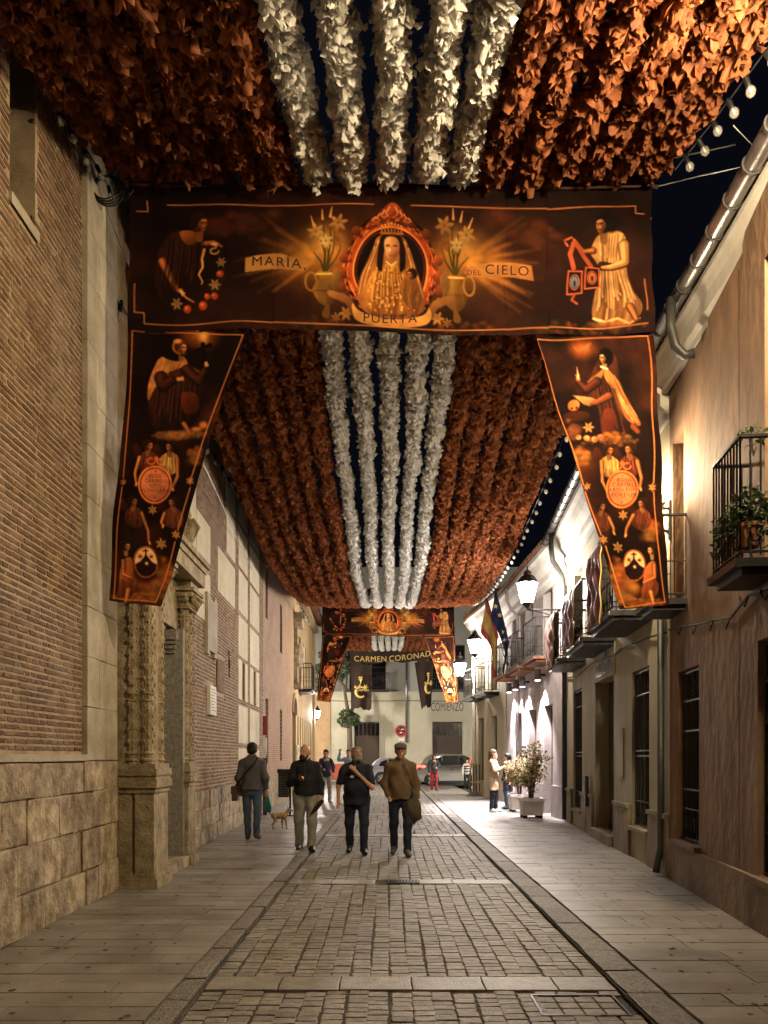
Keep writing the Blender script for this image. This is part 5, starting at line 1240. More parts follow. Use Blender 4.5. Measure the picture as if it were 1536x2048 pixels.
def cloth(corners, nu, nv, canvas, Y, fold):
    """grid between four corners (TL, TR, BL, BR) given in sketch units, hung at depth Y with real folds; returns verts, faces, colours and the map"""
    TL, TR, BL, BR = [np.array(c, float) for c in corners]
    U, V = np.meshgrid(np.linspace(0, 1, nu), np.linspace(0, 1, nv))
    def px(u, v):
        u = np.asarray(u)[..., None]; v = np.asarray(v)[..., None]; return (TL * (1 - u) + TR * u) * (1 - v) + (BL * (1 - u) + BR * u) * v
    P = px(U, V).copy(); D = fold(U, V); P0 = P.copy(); H_ = abs(BL[1] - TL[1]); P[..., 1] += (2.2 * np.sin(U * 9 + 1) + 1.4 * np.sin(U * 23)) * (H_ < 400); P[..., 0] += (1.8 * np.sin(V * 6 + 2 * U) + 1.0 * np.sin(V * 17)) * (1 if canvas is not None else 0)
    k = FPX / Y
    X3 = np.stack([(P[..., 0] - VPX) / k, Y + D, CAMZ - (P[..., 1] - VPY) / k], -1).reshape(-1, 3)
    idx = np.arange(nu * nv).reshape(nv, nu); F = np.stack([idx[:-1, :-1], idx[1:, :-1], idx[1:, 1:], idx[:-1, 1:]], -1).reshape(-1, 4)
    col = lin(np.clip(canvas.sample(P0[..., 0], P0[..., 1]), 0, 1)).reshape(-1, 3) if canvas is not None else None
    return X3, F, col
def cloth_obj(name, X, F, col, parent):
    off = np.array(WLOC[parent.name]); me = bpy.data.meshes.new(name)
    me.vertices.add(len(X)); me.vertices.foreach_set('co', (X - off).ravel()); me.loops.add(len(F) * 4); me.loops.foreach_set('vertex_index', F.ravel().astype(np.int32))
    me.polygons.add(len(F)); me.polygons.foreach_set('loop_start', np.arange(0, len(F) * 4, 4, dtype=np.int32)); me.polygons.foreach_set('loop_total', np.full(len(F), 4, dtype=np.int32))
    me.polygons.foreach_set('use_smooth', np.ones(len(F), bool)); me.update(calc_edges=True); me.materials.append(m_print)
    at_ = me.color_attributes.new('print', 'FLOAT_COLOR', 'POINT'); at_.data.foreach_set('color', np.concatenate([col, np.ones((len(col), 1))], 1).ravel())
    me.validate(); o = bpy.data.objects.new(name, me); COL.objects.link(o); o.parent = parent; WLOC[o.name] = WLOC[parent.name]; return o
f_main = lambda u, v: .035 * np.sin(u * 9 + v * 2) + .016 * np.sin(u * 33 - v * 9) * v * (np.abs(u - .5) > .22) + .018 * np.sin((u * 2.2 - v) * 13) * (u > .8) + .010 * np.sin(u * 27 + 3 * v) * (1 - v) + .012 * np.sin((u + v) * 14) * v + .03 * (v - .5) ** 2
f_pan = lambda u, v: .014 * np.sin(u * 7 - v * 19) + .030 * np.sin(v * 7 + u * 2) + .010 * np.sin(u * 11 + v * 4) + .03 * v
BY = 8.3
ban = thing('street_banner', 'wide printed banner with crowned lady in an oval frame and two tapering side panels, nearest', 'banner', (0, BY, 6.8), 'printed religious banners across the street')
CM = paint_main()
X, F, col = cloth([(257, 366), (1303, 375), (254, 660), (1306, 669)], 640, 190, CM, BY, f_main); bm_ = cloth_obj('cross_cloth', X, F, col, ban)
CL = paint_panel(-1); X, F, col = cloth([(256, 657), (491, 661), (217, 1200), (318, 1211)], 150, 330, CL, BY, f_pan); bl_ = cloth_obj('side_panel', X, F, col, ban)
CR = paint_panel(1); X, F, col = cloth([(1070, 668), (1307, 668), (1243, 1217), (1342, 1208)], 150, 330, CR, BY, f_pan); br_ = cloth_obj('side_panel', X, F, col, ban)
bm_['label'] = 'wide cross cloth with oval frame and worded ribbons'; bl_['label'] = 'tapering panel with a friar holding a cross'; br_['label'] = 'tapering panel with a nun, book and dove'
def print_text(parent, body, cx, cy, size, m=None, curve=0.0, slope=0.0, sx=1.0, space=1.0, bold=.0, corners=None, fold=f_main, Y=BY):
    V, F = text_mesh(body, size, 'CENTER', size * bold, sx, space)
    x, y = V[:, 0], V[:, 1]; px = cx + x; py = cy - y + slope * x + curve * x * x
    u = (px - 256) / 1048; v = (py - 366) / 296 if fold is f_main else (py - 660) / 545
    k = FPX / Y; d = fold(np.clip(u, 0, 1), np.clip(v, 0, 1)) if fold is f_main else fold(u * 0 + .5, np.clip(v, 0, 1))
    P = np.stack([(px - VPX) / k, Y + d - (.006 if fold is f_main else .03), CAMZ - (py - VPY) / k], 1)
    return put('lettering', P, F, m or m_cloth_ink, parent)
print_text(bm_, 'MAR\u00cdA,', 558, 536, 27, slope=.10, curve=.0006, sx=1.12, space=1.18)
print_text(bm_, 'CIELO', 1015, 546, 27, slope=.03, curve=-.0001, sx=1.05, space=1.2)
print_text(bm_, 'DEL', 948, 548, 14, slope=-.03, sx=1.1, space=1.2)
print_text(bm_, 'PUERTA', 780, 645, 24, slope=-.02, curve=-.0009, sx=1.12, space=1.18)
for i, w in enumerate(('FLOS', 'CARMELI', 'VITIS', 'FLORIGERA')): print_text(bl_, w, 313, 958 + i * 9.8, 9.5, fold=f_pan, sx=1.05, space=1.1)
for i, w in enumerate(('ROSA', 'CARMELI', 'ARMATURA', 'FORTIUM')): print_text(br_, w, 1246, 966 + i * 9.8, 10.5, fold=f_pan, sx=1.05, space=1.1)
# hems and carrying rope
mb = MB(); mb.tube([at(256, 364, BY - .01), at(500, 372, BY - .01), at(783, 377, BY - .01), at(1100, 377, BY - .01), at(1304, 372, BY - .01)], .012, 6); mb.tube([at(1304, 373, BY), at(1316, 374, BY)], .02, 8); mb.build('rope_hem', m_cloth_ink, ban)
# the same banner again further down the street
b2 = ban.copy(); COL.objects.link(b2); b2['label'] = 'second printed banner further down the street above the walkers, with oval frame and side panels'
Y2 = 32.4; b2.location = (0, Y2, 8.15 - (at(0, 368, BY).z - 6.8) * .985); b2.scale = (.985, 1, .94); WLOC[b2.name] = Vector(b2.location)
for chd in [c for c in bpy.data.objects if c.parent == ban]:
    c2 = chd.copy(); COL.objects.link(c2); c2.parent = b2
    for g2 in [c for c in bpy.data.objects if c.parent == chd]:
        c3 = g2.copy(); COL.objects.link(c3); c3.parent = c2
# ================================================================== plain brown banner with gold words, at the crossing
m_brown = mat('brown_cloth', (.030, .016, .010), (.022, .012, .008), rough=.8, nscale=2, trans=.15)
m_gold = mat('gold_print', (.60, .42, .13), (.5, .34, .1), rough=.45, metal=.2)
Y3 = 45.0
b3 = thing('brown_banner', 'plain dark brown banner with gold words and hanging ends above the crossing', 'banner', (0, Y3, 7))
def plain(corners, nu, nv, fold, name):
    X, F, _ = cloth(corners, nu, nv, None, Y3, fold); return put(name, X, [tuple(f) for f in F], m_brown, b3, True)
fa = lambda u, v: .06 * np.sin(u * 12) * v + .1 * np.sin(u * 3)
c0 = plain([(700, 1285), (868, 1270), (701, 1331), (868, 1318)], 40, 10, fa, 'cross_cloth')
fb_ = lambda u, v: .10 * np.sin(u * 9 + v) * (.3 + v) + .05 * np.sin(v * 5)
c1 = plain([(701, 1330), (744, 1327), (702, 1417), (743, 1419)], 24, 30, fb_, 'hanging_end')
c2 = plain([(829, 1322), (868, 1318), (843, 1415), (862, 1413)], 24, 30, fb_, 'hanging_end')
kk = FPX / Y3
def gold_text(par, body, cx, cy, size, slope=0, curve=0.0, sx=1.0, space=1.0, dx=0.0):
    V, F = text_mesh(body, size, 'CENTER', 0.0, sx, space); V[:, 0] += dx; px = cx + V[:, 0]; py = cy - V[:, 1] + slope * V[:, 0] + curve * V[:, 0] ** 2
    put('lettering', np.stack([(px - VPX) / kk, np.full(len(V), Y3 - .22), CAMZ - (py - VPY) / kk], 1), F, m_gold, par)
gold_text(c0, 'CARMEN', 785, 1323, 15.5, slope=-.07, curve=-.0009, sx=1.0, space=1.08, dx=-44)
gold_text(c0, 'CORONADA', 785, 1323, 15.5, slope=-.07, curve=-.0009, sx=1.0, space=1.08, dx=40)
def logo(par, cx, cy, s, flat=1.0):
    mb = MB(); P = lambda x, y: at(cx + x * s * flat, cy + y * s, Y3 - .24)
    mb.tube([P(10 * math.cos(t), 10 * math.sin(t) + 6) for t in np.linspace(-.9, -5.4, 26)], [.05 * s + .035 * s * math.sin(i / 25 * 3.14) for i in range(26)], 6)
    mb.tube([P(-7, -2), P(-2, -8), P(0, -13), P(-1, -18)], .045 * s, 6)
    for a in range(4): t = a * 1.571 + .785; mb.tube([P(-1, -21), P(-1 + 4.5 * math.cos(t), -21 + 4.5 * math.sin(t))], [.02, .07 * s], 5)
    for (x, y, r_) in ((9, -4, 6), (-11, -4, 3)):
        for a in range(6): t = a * 1.047; mb.tube([P(x, y), P(x + r_ * math.cos(t), y + r_ * math.sin(t))], [.05 * s, .012], 5)
    mb.build('emblem', m_gold, par)
logo(c1, 722, 1378, 1.0); gold_text(c1, 'ARMEN', 727, 1383, 6.5, sx=.95); logo(c2, 857, 1370, 1.0, .55)
# ================================================================== lit lamps in view, and unseen lanterns placed to match the light
def lamp_glass(name, col, strength):
    m = bpy.data.materials.new(name); m.use_nodes = True; t = m.node_tree
    b = t.nodes['Principled BSDF']; b.inputs['Base Color'].default_value = (.8, .8, .8, 1); b.inputs['Emission Color'].default_value = (*col, 1); b.inputs['Emission Strength'].default_value = strength
    return m
def lantern(label, pos, wall, f_n, col, strength, size=1.0, brim=1.30):
    """wall lantern: six tilted glass panes under an iron cap, on a scrolled bracket from the wall"""
    pos = Vector(pos); o = thing('wall_lantern', label, 'street lamp', pos, 'lit wall lanterns along the street')
    gm = lamp_glass('lantern_glass', col, strength)
    rb, rt, h = .11 * size, .20 * size, .36 * size
    ring = lambda r, z: [pos + Vector((r * math.cos(k * math.pi / 3 + .5), r * math.sin(k * math.pi / 3 + .5), z)) for k in range(6)]
    a, b = ring(rb, -h / 2), ring(rt, h / 2)
    for k in range(6):
        put('pane', [a[k], a[(k + 1) % 6], b[(k + 1) % 6], b[k]], [(0, 1, 2, 3)], gm, o)
    mb = MB()
    for k in range(6): mb.tube([a[k], b[k]], .010 * size, 5)
    for R in (a, b): mb.tube(R + [R[0]], .012 * size, 5)
    mb.lathe([(.02, -h / 2 - .10 * size), (.05 * size, -h / 2 - .07 * size), (rb, -h / 2 - .004)], tuple(pos), 6); mb.build('frame', m_iron, o)
    mb = MB(); mb.lathe([(rt * brim, h / 2 + .004), (rt * (brim - .05), h / 2 + .03), (rt * .62, h / 2 + .13 * size), (rt * .40, h / 2 + .16 * size), (rt * .36, h / 2 + .22 * size), (.02, h / 2 + .26 * size), (.012, h / 2 + .33 * size)], tuple(pos), 10); mb.build('cap', m_iron, o)
    w = Vector(wall); zb = pos.z - h / 2 - .12 * size
    mb = MB(); mb.tube([Vector((w.x, w.y, zb)), Vector((pos.x, pos.y, zb)), Vector((pos.x, pos.y, zb + .04))], .018, 6); d = (w - pos); d.z = 0
    mb.tube([Vector((w.x, w.y, zb - .35)), Vector((w.x, w.y, zb)) - d * .25 + Vector((0, 0, -.22)), Vector((w.x, w.y, zb)) - d * .6 + Vector((0, 0, -.08)), Vector((pos.x, pos.y, zb))], .012, 5)
    c = Vector((w.x, w.y, zb)) - d * .3 + Vector((0, 0, -.08)); dn = d.normalized()
    mb.tube([c + dn * .06 * math.cos(t) + Vector((0, 0, .06 * math.sin(t))) for t in np.linspace(0, 6, 14)], .009, 4)
    mb.box((w.x, w.y, zb - .15), (.06, .06, .5)); mb.build('bracket', m_iron, o)
    return o
WARM, WHITE = (1.0, .79, .48), (1.0, .90, .82)
lantern('lit lantern on the ochre house front, above the near balcony', (2.82, 4.75, 6.35), RO.p(RO.sY(4.75), 6.1, 0), None, WARM, 720, 1.0, 1.06)
lantern('lit lantern at the joint of ochre and cream houses, behind the big banner panel', (3.0, 9.78, 5.0), RO.p(RO.sY(9.78), 4.8, 0), None, (1, .80, .52), 250)
lantern('largest lit white lantern, at the far end of the cream house above its drapes', at(1055, 1187, 17.8), RC.p(RC.sY(17.8), 5.0, 0), None, WHITE, 340, 1.25, 1.1)
lantern('lit lantern on the corner house, the upper of the two at the crossing', at(950, 1294, 28.4), RD.p(RD.sY(28.4), 5.2, 0), None, WHITE, 300, 1.4, 1.1)
lantern('lit lantern on the corner house edge, the lower one next to the hanging banner', at(920, 1340, 31.3), (3.42, 30.85, 4.7), None, WHITE, 520, 1.4, 1.1)
lantern('lit lantern at the end of the ochre house with the coat of arms', (-3.72, 40.6, 3.75), (-3.95, 40.45, 3.4), None, WHITE, 520, 1.0)
lantern('lit lantern round the corner of the ochre house on the cross street', (-7.5, 41.0, 5.0), (-7.5, 40.46, 4.8), None, (1, .92, .80), 1500, 1.1)  # out of view, placed to light the far facade
lantern('lit lantern round the corner of the corner house on the cross street', (8.0, 31.9, 5.2), (8.0, 31.37, 5.0), None, (1, .92, .80), 1800, 1.1)  # also unseen, lights the far facade from the other corner
m_spot_in = lamp_glass('spot_lens', (1, .93, .97), 14.0)
for k, (Y, nm) in enumerate(((20.6, 'first'), (22.5, 'second'), (23.5, 'third'), (24.5, 'fourth'))):
    p = RB.p(RB.sY(Y), 3.72, .20); o = thing('wall_downlight', f'{nm} cylindrical wall downlight counted from the cream house, under the tiled balconies', 'wall light', p, 'cylindrical downlights on the lamplit house')
    mb = MB(); mb.lathe([(.075, -.14), (.085, -.13), (.085, .14), (.07, .15)], tuple(p), 14); mb.build('body', mat('grey_spot_metal', (.2, .19, .19), rough=.4, metal=.6), o)
    mb = MB(); mb.lathe([(.070, -.150), (.070, -.143)], tuple(p), 14); mb.build('lens', m_spot_in, o)
    mb = MB(); mb.tube([RB.p(RB.sY(Y), 3.72, .0), RB.p(RB.sY(Y), 3.72, .12)], .03, 8); mb.build('arm', m_iron, o)
    l = bpy.data.lights.new('spot_beam', 'SPOT'); l.energy = 1500; l.color = (1, .93, 1.0); l.spot_size = math.radians(84); l.spot_blend = .6; l.shadow_soft_size = .05
    lo = bpy.data.objects.new('spot_beam', l); COL.objects.link(lo); lo.parent = o; lo.location = (0, 0, -.17); lo.rotation_euler = (0, math.radians(4), 0)

# ================================================================== cloth on the balconies, plants, flags
m_drape = mat('mauve_drape', (.24, .10, .12), (.15, .062, .075), nscale=3, rough=.55, spec=.4)
m_drape2 = mat('dusty_pink_drape', (.36, .22, .20), (.27, .155, .14), nscale=3, rough=.6)
m_trim = mat('gold_trim', (.45, .34, .12), (.36, .26, .08), rough=.5)
def drape(label, f, s0, s1, z1, z0, n, m, swag=.06):
    nu, nv = 26, 22; V = []; F = []
    for j in range(nv):
        v = j / (nv - 1)
        for i in range(nu):
            u = i / (nu - 1); vv = abs(u - .5) * 2
            fold = swag * (.5 + .5 * math.sin((v * 3.6 + vv * 1.3) * 4.2)) * (1 - vv * .6) * (1 - v * .2) + .028 * math.sin(u * 21 + v * 2)
            V.append(f.p(s0 + (s1 - s0) * (u + .02 * math.sin(v * 7)), z1 + (z0 - z1) * v * (1 - .05 * math.sin(u * 3.14)), n + .02 + fold * min(1, v * 5)))
    for j in range(nv - 1):
        for i in range(nu - 1): k = j * nu + i; F.append((k, k + 1, k + nu + 1, k + nu))
    o = thing('balcony_drape', label, 'drape', f.p(s0, z0, n), 'drapes hung over the balconies of the cream house')
    put('cloth', V, F, m, o, True)
    mb = MB(); E = [V[j * nu] for j in range(nv)] + [V[(nv - 1) * nu + i] for i in range(nu)] + [V[j * nu + nu - 1] for j in range(nv - 1, -1, -1)]
    mb.tube(E, .009, 5); mb.build('gold_edge', m_trim, o)
drape('mauve drape with gold edge on the balcony nearest the big banner', RC, RC.sY(11.2), RC.sY(12.33), 4.72, 3.5, .57, m_drape)
drape('mauve drape in deep folds on the middle balcony of the cream house', RC, RC.sY(13.6), RC.sY(14.92), 4.62, 3.52, .57, m_drape)
drape('dusty pink drape on the furthest balcony of the cream house', RC, RC.sY(16.2), RC.sY(17.46), 4.62, 3.46, .57, m_drape2, .07)
m_leaf = mat('dark_leaf', (.055, .085, .028), (.03, .05, .018), nscale=9, rough=.55, isl=.35, trans=.2)
m_leaf2 = mat('fresh_leaf', (.10, .15, .045), (.06, .095, .03), nscale=9, rough=.5, isl=.35, trans=.25)
m_bloom = mat('pink_bloom', (.55, .26, .16), (.45, .33, .14), nscale=9, rough=.6, isl=.3, trans=.3)
m_bark = mat('bark', (.12, .09, .06), (.07, .05, .035), nscale=20, bump=.6)
m_terra = mat('terracotta', (.30, .12, .06), (.22, .09, .05), nscale=6)
def leaves(center, rad, n, size, rng, hang=0.0):
    V = []; F = []
    for i in range(n):
        d = rng.normal(0, 1, 3); d /= np.linalg.norm(d) + 1e-9; r_ = rng.uniform(.35, 1) ** .5
        p = np.array(center) + d * np.array(rad) * r_; p[2] -= hang * rng.uniform(0, 1) ** 2
        a = rng.normal(0, 1, 3); a /= np.linalg.norm(a); b = np.cross(a, rng.normal(0, 1, 3)); b /= np.linalg.norm(b) + 1e-9; s = size * rng.uniform(.6, 1.3); c = np.cross(a, b)
        k = len(V); V += [p - a * s * .6, p + b * s * .32 + c * s * .08, p + a * s * .7, p - b * s * .32 + c * s * .08]; F += [(k, k + 1, k + 2), (k, k + 2, k + 3)]
    return V, F
def pot_plant(label, pos, h, r, n, m, pot=True, hang=0.0, ls=.05):
    o = thing('potted_plant', label, 'plant', pos); rng = np.random.default_rng(int(abs(pos[0] * 100 + pos[1] * 37 + pos[2] * 11)))
    if pot: mb = MB(); mb.lathe([(.07, 0), (.10, .16), (.11, .17), (.11, .20), (.09, .20)], tuple(pos), 10); mb.build('pot', m_terra, o)
    mb = MB()
    for k in range(7): a = rng.uniform(0, 6.28); mb.tube([(pos[0], pos[1], pos[2] + .15), (pos[0] + .3 * r * math.cos(a), pos[1] + .3 * r * math.sin(a), pos[2] + .2 + h * .5), (pos[0] + .8 * r * math.cos(a), pos[1] + .8 * r * math.sin(a), pos[2] + .2 + h * rng.uniform(.6, 1))], .006, 4)
    mb.build('stem', m_bark, o)
    V, F = leaves((pos[0], pos[1], pos[2] + .2 + h * .55), (r, r, h * .5), n, ls, rng, hang); put('foliage', V, F, m, o)
for k, (Y, z, lab, h, hang) in enumerate(((6.45, 3.30, 'dark trailing plant filling the near balcony of the ochre house', .38, .25), (6.9, 3.28, 'dark bushy plant at the far corner of the near ochre balcony', .34, .3), (6.65, 4.0, 'thin leafy sprig above the rail of the near ochre balcony', .25, .0))):
    p = RO.p(RO.sY(Y), z, .22 if k < 2 else .12); pot_plant(lab, tuple(p), h * .8, .19 if k < 2 else .14, 420 if k < 2 else 50, m_leaf, k < 2, hang, .045)
for k, (Y, z, lab) in enumerate(((9.3, 4.30, 'small green plant on the rail of the ochre house balcony beside the banner'), (9.35, 3.46, 'green potted plant on the floor of the ochre house balcony beside the banner'))):
    p = RO.p(RO.sY(Y), z, .36); pot_plant(lab, tuple(p), .22, .17, 160, m_leaf2, True, .0, .06)
# flags on poles
def flag(label, p0, p1, cols, w, drop, seed, stars=False):
    o = thing('flag', label, 'flag', p0); mb = MB(); p0, p1 = Vector(p0), Vector(p1); mb.tube([p0, p1], .02, 6); mb.build('flagpole', m_pipe, o)
    d = (p0 - p1).normalized(); nu, nv = 30, 18; rows = len(cols)
    def pt(u, v):   # u along the pole from its tip, v away from it: the cloth hangs limp
        base = p1 + d * (u * drop); return base + Vector((.10 * math.sin(u * 9 + v * 2 + seed) * v, -.05 - .16 * math.sin(u * 13 + v * 3 + seed) * (.3 + v) - .10 * v, -w * v * (.8 + .2 * u))) + Vector((-.05 * v, 0, 0))
    for r_ in range(rows):
        v0, v1 = r_ / rows, (r_ + 1) / rows; V = []; F = []; n2 = max(3, nv // rows)
        for j in range(n2 + 1):
            for i in range(nu): V.append(pt(i / (nu - 1), v0 + (v1 - v0) * j / n2))
        for j in range(n2):
            for i in range(nu - 1): k = j * nu + i; F.append((k, k + 1, k + nu + 1, k + nu))
        put('cloth_stripe' if rows > 1 else 'cloth', V, F, mat(cols[r_][0], cols[r_][1], rough=.7, trans=.3), o, True)
    if stars:
        for (u, v) in ((.3, .35), (.62, .5), (.72, .55), (.5, .25)):
            c = pt(u, v) + Vector((-.02, -.05, 0)); mb = MB(); P = []
            for k in range(10): r_ = .085 if k % 2 == 0 else .036; P.append(c + Vector((r_ * math.sin(k * .6283), -.004, r_ * math.cos(k * .6283))))
            mb.add([c + Vector((0, -.012, 0))] + P, [(0, k + 1, (k + 1) % 10 + 1) for k in range(10)]); mb.build('star', m_gold_star, o)
m_gold_star = mat('flag_star', (.5, .38, .08))
flag('blue flag with gold stars hanging from a pole on the lamplit house', (4.0, 24.3, 4.5), (3.22, 23.6, 7.05), [('flag_blue', (.020, .034, .10))], 1.1, 2.0, .5, True)
flag('red and yellow striped flag hanging limp beside the blue one', (3.95, 25.5, 4.6), (3.15, 24.9, 6.9), [('flag_red', (.20, .04, .03)), ('flag_yellow', (.30, .20, .05)), ('flag_yellow', (.30, .20, .05)), ('flag_red', (.20, .04, .03))], 1.6, 1.5, 2.0)

# ================================================================== street furniture
m_plbox = mat('pale_planter', (.58, .52, .48), (.46, .40, .36), nscale=4, dirt=.4, dcol=(.3, .24, .2), bump=.3, bscale=30)
def planter(lab, x, y, w, h, plant_label, n, seed, tall):
    o = thing('planter', lab, 'planter', (x, y, 0)); hw = w / 2
    mb = MB(); b0, b1 = hw * .90, hw
    V = [(x + sx * b0, y + sy * b0, .07) for sx, sy in ((-1, -1), (1, -1), (1, 1), (-1, 1))] + [(x + sx * b1, y + sy * b1, h - .07) for sx, sy in ((-1, -1), (1, -1), (1, 1), (-1, 1))]
    mb.add(V, [(0, 3, 2, 1), (0, 1, 5, 4), (1, 2, 6, 5), (2, 3, 7, 6), (3, 0, 4, 7)]); mb.build('box', m_plbox, o)
    mb = MB(); mb.box((x, y - hw, h - .035), (w + .03, .05, .07)); mb.box((x, y + hw, h - .035), (w + .03, .05, .07)); mb.box((x - hw, y, h - .035), (.05, w - .051, .07)); mb.box((x + hw, y, h - .035), (.05, w - .051, .07)); mb.build('rim', m_plbox, o)
    for sx in (-1, 1):
        for sy in (-1, 1): mb = MB(); mb.box((x + sx * hw * .7, y + sy * hw * .7, .034), (.10, .10, .07)); mb.build('foot', m_dark, o)
    mb = MB(); mb.box((x, y, h - .09), (w - .06, w - .06, .03)); mb.build('soil', mat('soil', (.03, .022, .015)), o)
    t = thing('shrub', plant_label, 'shrub', (x, y, h - .08)); rng = np.random.default_rng(seed); mb = MB(); br = []
    for k in range(11):
        a = rng.uniform(0, 6.28); R = rng.uniform(.1, .42); H = h + tall * rng.uniform(.55, 1)
        pts = [(x + .04 * math.cos(a), y + .04 * math.sin(a), h - .08), (x + R * .35 * math.cos(a), y + R * .35 * math.sin(a), h + tall * .3), (x + R * math.cos(a + .3), y + R * math.sin(a + .3), H)]
        mb.tube(pts, [.018, .012, .005], 5); br.append(pts)
    mb.build('trunk', m_bark, t)
    LV, LF, BV, BF = [], [], [], []
    for pts in br:
        for q in range(5):
            c = Vector(pts[1]).lerp(Vector(pts[2]), rng.uniform(.0, 1.05)) + Vector(rng.normal(0, .10, 3))
            V, F = leaves(c, (.13, .13, .12), n // 55, .055, rng); k = len(LV); LV += V; LF += [[i + k for i in f] for f in F]
            V, F = leaves(c, (.14, .14, .13), n // 75, .055, rng); k = len(BV); BV += V; BF += [[i + k for i in f] for f in F]
    put('crown', LV, LF, m_leaf2, t); put('blossoms', BV, BF, m_bloom, t)
planter('pale square planter nearest the cream house', 3.62, 19.35, .54, .50, 'blossoming shrub with pink and green leaves in the nearer planter', 1500, 3, 1.35)
planter('pale square planter further back beside the woman in the coat', 3.68, 21.4, .56, .50, 'leafy blossoming shrub in the further planter beside the woman', 1500, 8, 1.15)
# litter bin
o = thing('litter_bin', 'black slatted litter bin on a post by the brick wall', 'litter bin', (-2.68, 19.9, 0)); x, y = -2.68, 19.9
mb = MB(); mb.tube([(x + .16, y, 0), (x + .16, y, 1.15)], .025, 8); mb.build('post', m_iron, o); mb = MB(); mb.box((x + .16, y, .012), (.26, .22, .024)); mb.build('foot_plate', m_iron, o)
mb = MB(); mb.box((x, y, .80), (.26, .30, .62)); mb.box((x, y, 1.16), (.30, .34, .10)); b_ = mb.build('body', m_dark, o)
for i in range(9):
    mb = MB(); mb.box((x - .06, y - .157, .54 + i * .06), (.13, .014, .026)); mb.build('slat', m_pipe, b_)
    mb = MB(); mb.box((x + .09, y - .157, .54 + i * .06), (.11, .014, .026)); mb.build('slat', m_pipe, b_)
# red information column
o = thing('information_column', 'slim red and white information column against the church wall', 'sign', (-3.22, 20.2, 0))
mb = MB(); mb.box((-3.22, 20.2, .75), (.10, .05, 1.5)); mb.build('post', mat('dark_red_paint', (.12, .02, .018)), o); mb = MB(); mb.box((-3.22, 20.2, 2.35), (.11, .05, .50)); mb.build('panel', mat('red_paint', (.22, .03, .025)), o); mb = MB(); mb.box((-3.22, 20.2, 1.80), (.10, .05, .45)); mb.build('panel', mat('white_paint', (.7, .68, .63)), o); 
# round no-parking sign
o = thing('no_parking_sign', 'round red and dark blue no parking sign with small plate below', 'road sign', (.75, 42.5, 0)); sx, sy, sz, R = .75, 42.3, 2.93, .33
def disc(r, yy, m, nm, par, r_in=0.0, thick=.01):
    n = 40; V = []; F = []
    for k in range(n):
        t = 2 * math.pi * k / n
        for rr_, y_ in ((r_in, yy), (r, yy), (r, yy + thick), (r_in, yy + thick)): V.append((sx + rr_ * math.cos(t), y_, sz + rr_ * math.sin(t)))
    for k in range(n):
        a, b = 4 * k, 4 * ((k + 1) % n)
        for q in range(4): F.append((a + q, a + (q + 1) % 4, b + (q + 1) % 4, b + q))
    return put(nm, V, F, m, par)
m_sred = mat('sign_red', (.42, .03, .025), rough=.4); m_sblue = mat('sign_blue', (.02, .022, .035), rough=.4); m_swhite = mat('sign_white', (.75, .73, .68), rough=.4)
pl_ = disc(R, sy, m_sred, 'ring', o, .24); disc(.239, sy, m_sblue, 'face', o, .0)
mb = MB(); d = .17; mb.add([(sx - d - .025, sy - .006, sz + d - .025), (sx - d + .025, sy - .006, sz + d + .025), (sx + d + .025, sy - .006, sz - d + .025), (sx + d - .025, sy - .006, sz - d - .025)], [(0, 1, 2, 3)]); mb.build('slash', m_sred, o)
mb = MB(); mb.box((sx + .08, sy - .008, sz + .09), (.16, .006, .05)); mb.build('mark', m_swhite, o); mb = MB(); mb.box((sx - .02, sy - .008, sz - .10), (.12, .006, .05)); mb.build('mark', m_swhite, o)
mb = MB(); mb.box((sx, sy, sz - .46), (.32, .012, .14)); mb.build('plate', m_swhite, o); mb = MB(); mb.tube([(sx, sy + .05, 0), (sx, sy + .05, sz + .2)], .03, 8); mb.build('post', m_zinc, o)
# wooden stand at the corner
o = thing('menu_stand', 'dark brown wooden lattice stand on a broad foot at the corner house', 'stand', (3.38, 29.6, 0))
for k in range(4): mb = MB(); mb.box((3.21 + k * .11, 29.6, .62), (.045, .04, 1.2)); mb.build('slat', m_wood, o)
mb = MB(); mb.box((3.375, 29.6, 1.24), (.46, .05, .06)); mb.box((3.375, 29.6, .55), (.40, .045, .05)); mb.build('rail', m_trim, o); mb = MB(); mb.add([(3.0, 29.4, 0), (3.62, 29.4, 0), (3.62, 29.8, 0), (3.0, 29.8, 0), (3.22, 29.55, .16), (3.52, 29.55, .16), (3.52, 29.65, .16), (3.22, 29.65, .16)], [(0, 3, 2, 1), (4, 5, 6, 7), (0, 1, 5, 4), (1, 2, 6, 5), (2, 3, 7, 6), (3, 0, 4, 7)]); mb.build('foot', m_wood, o)
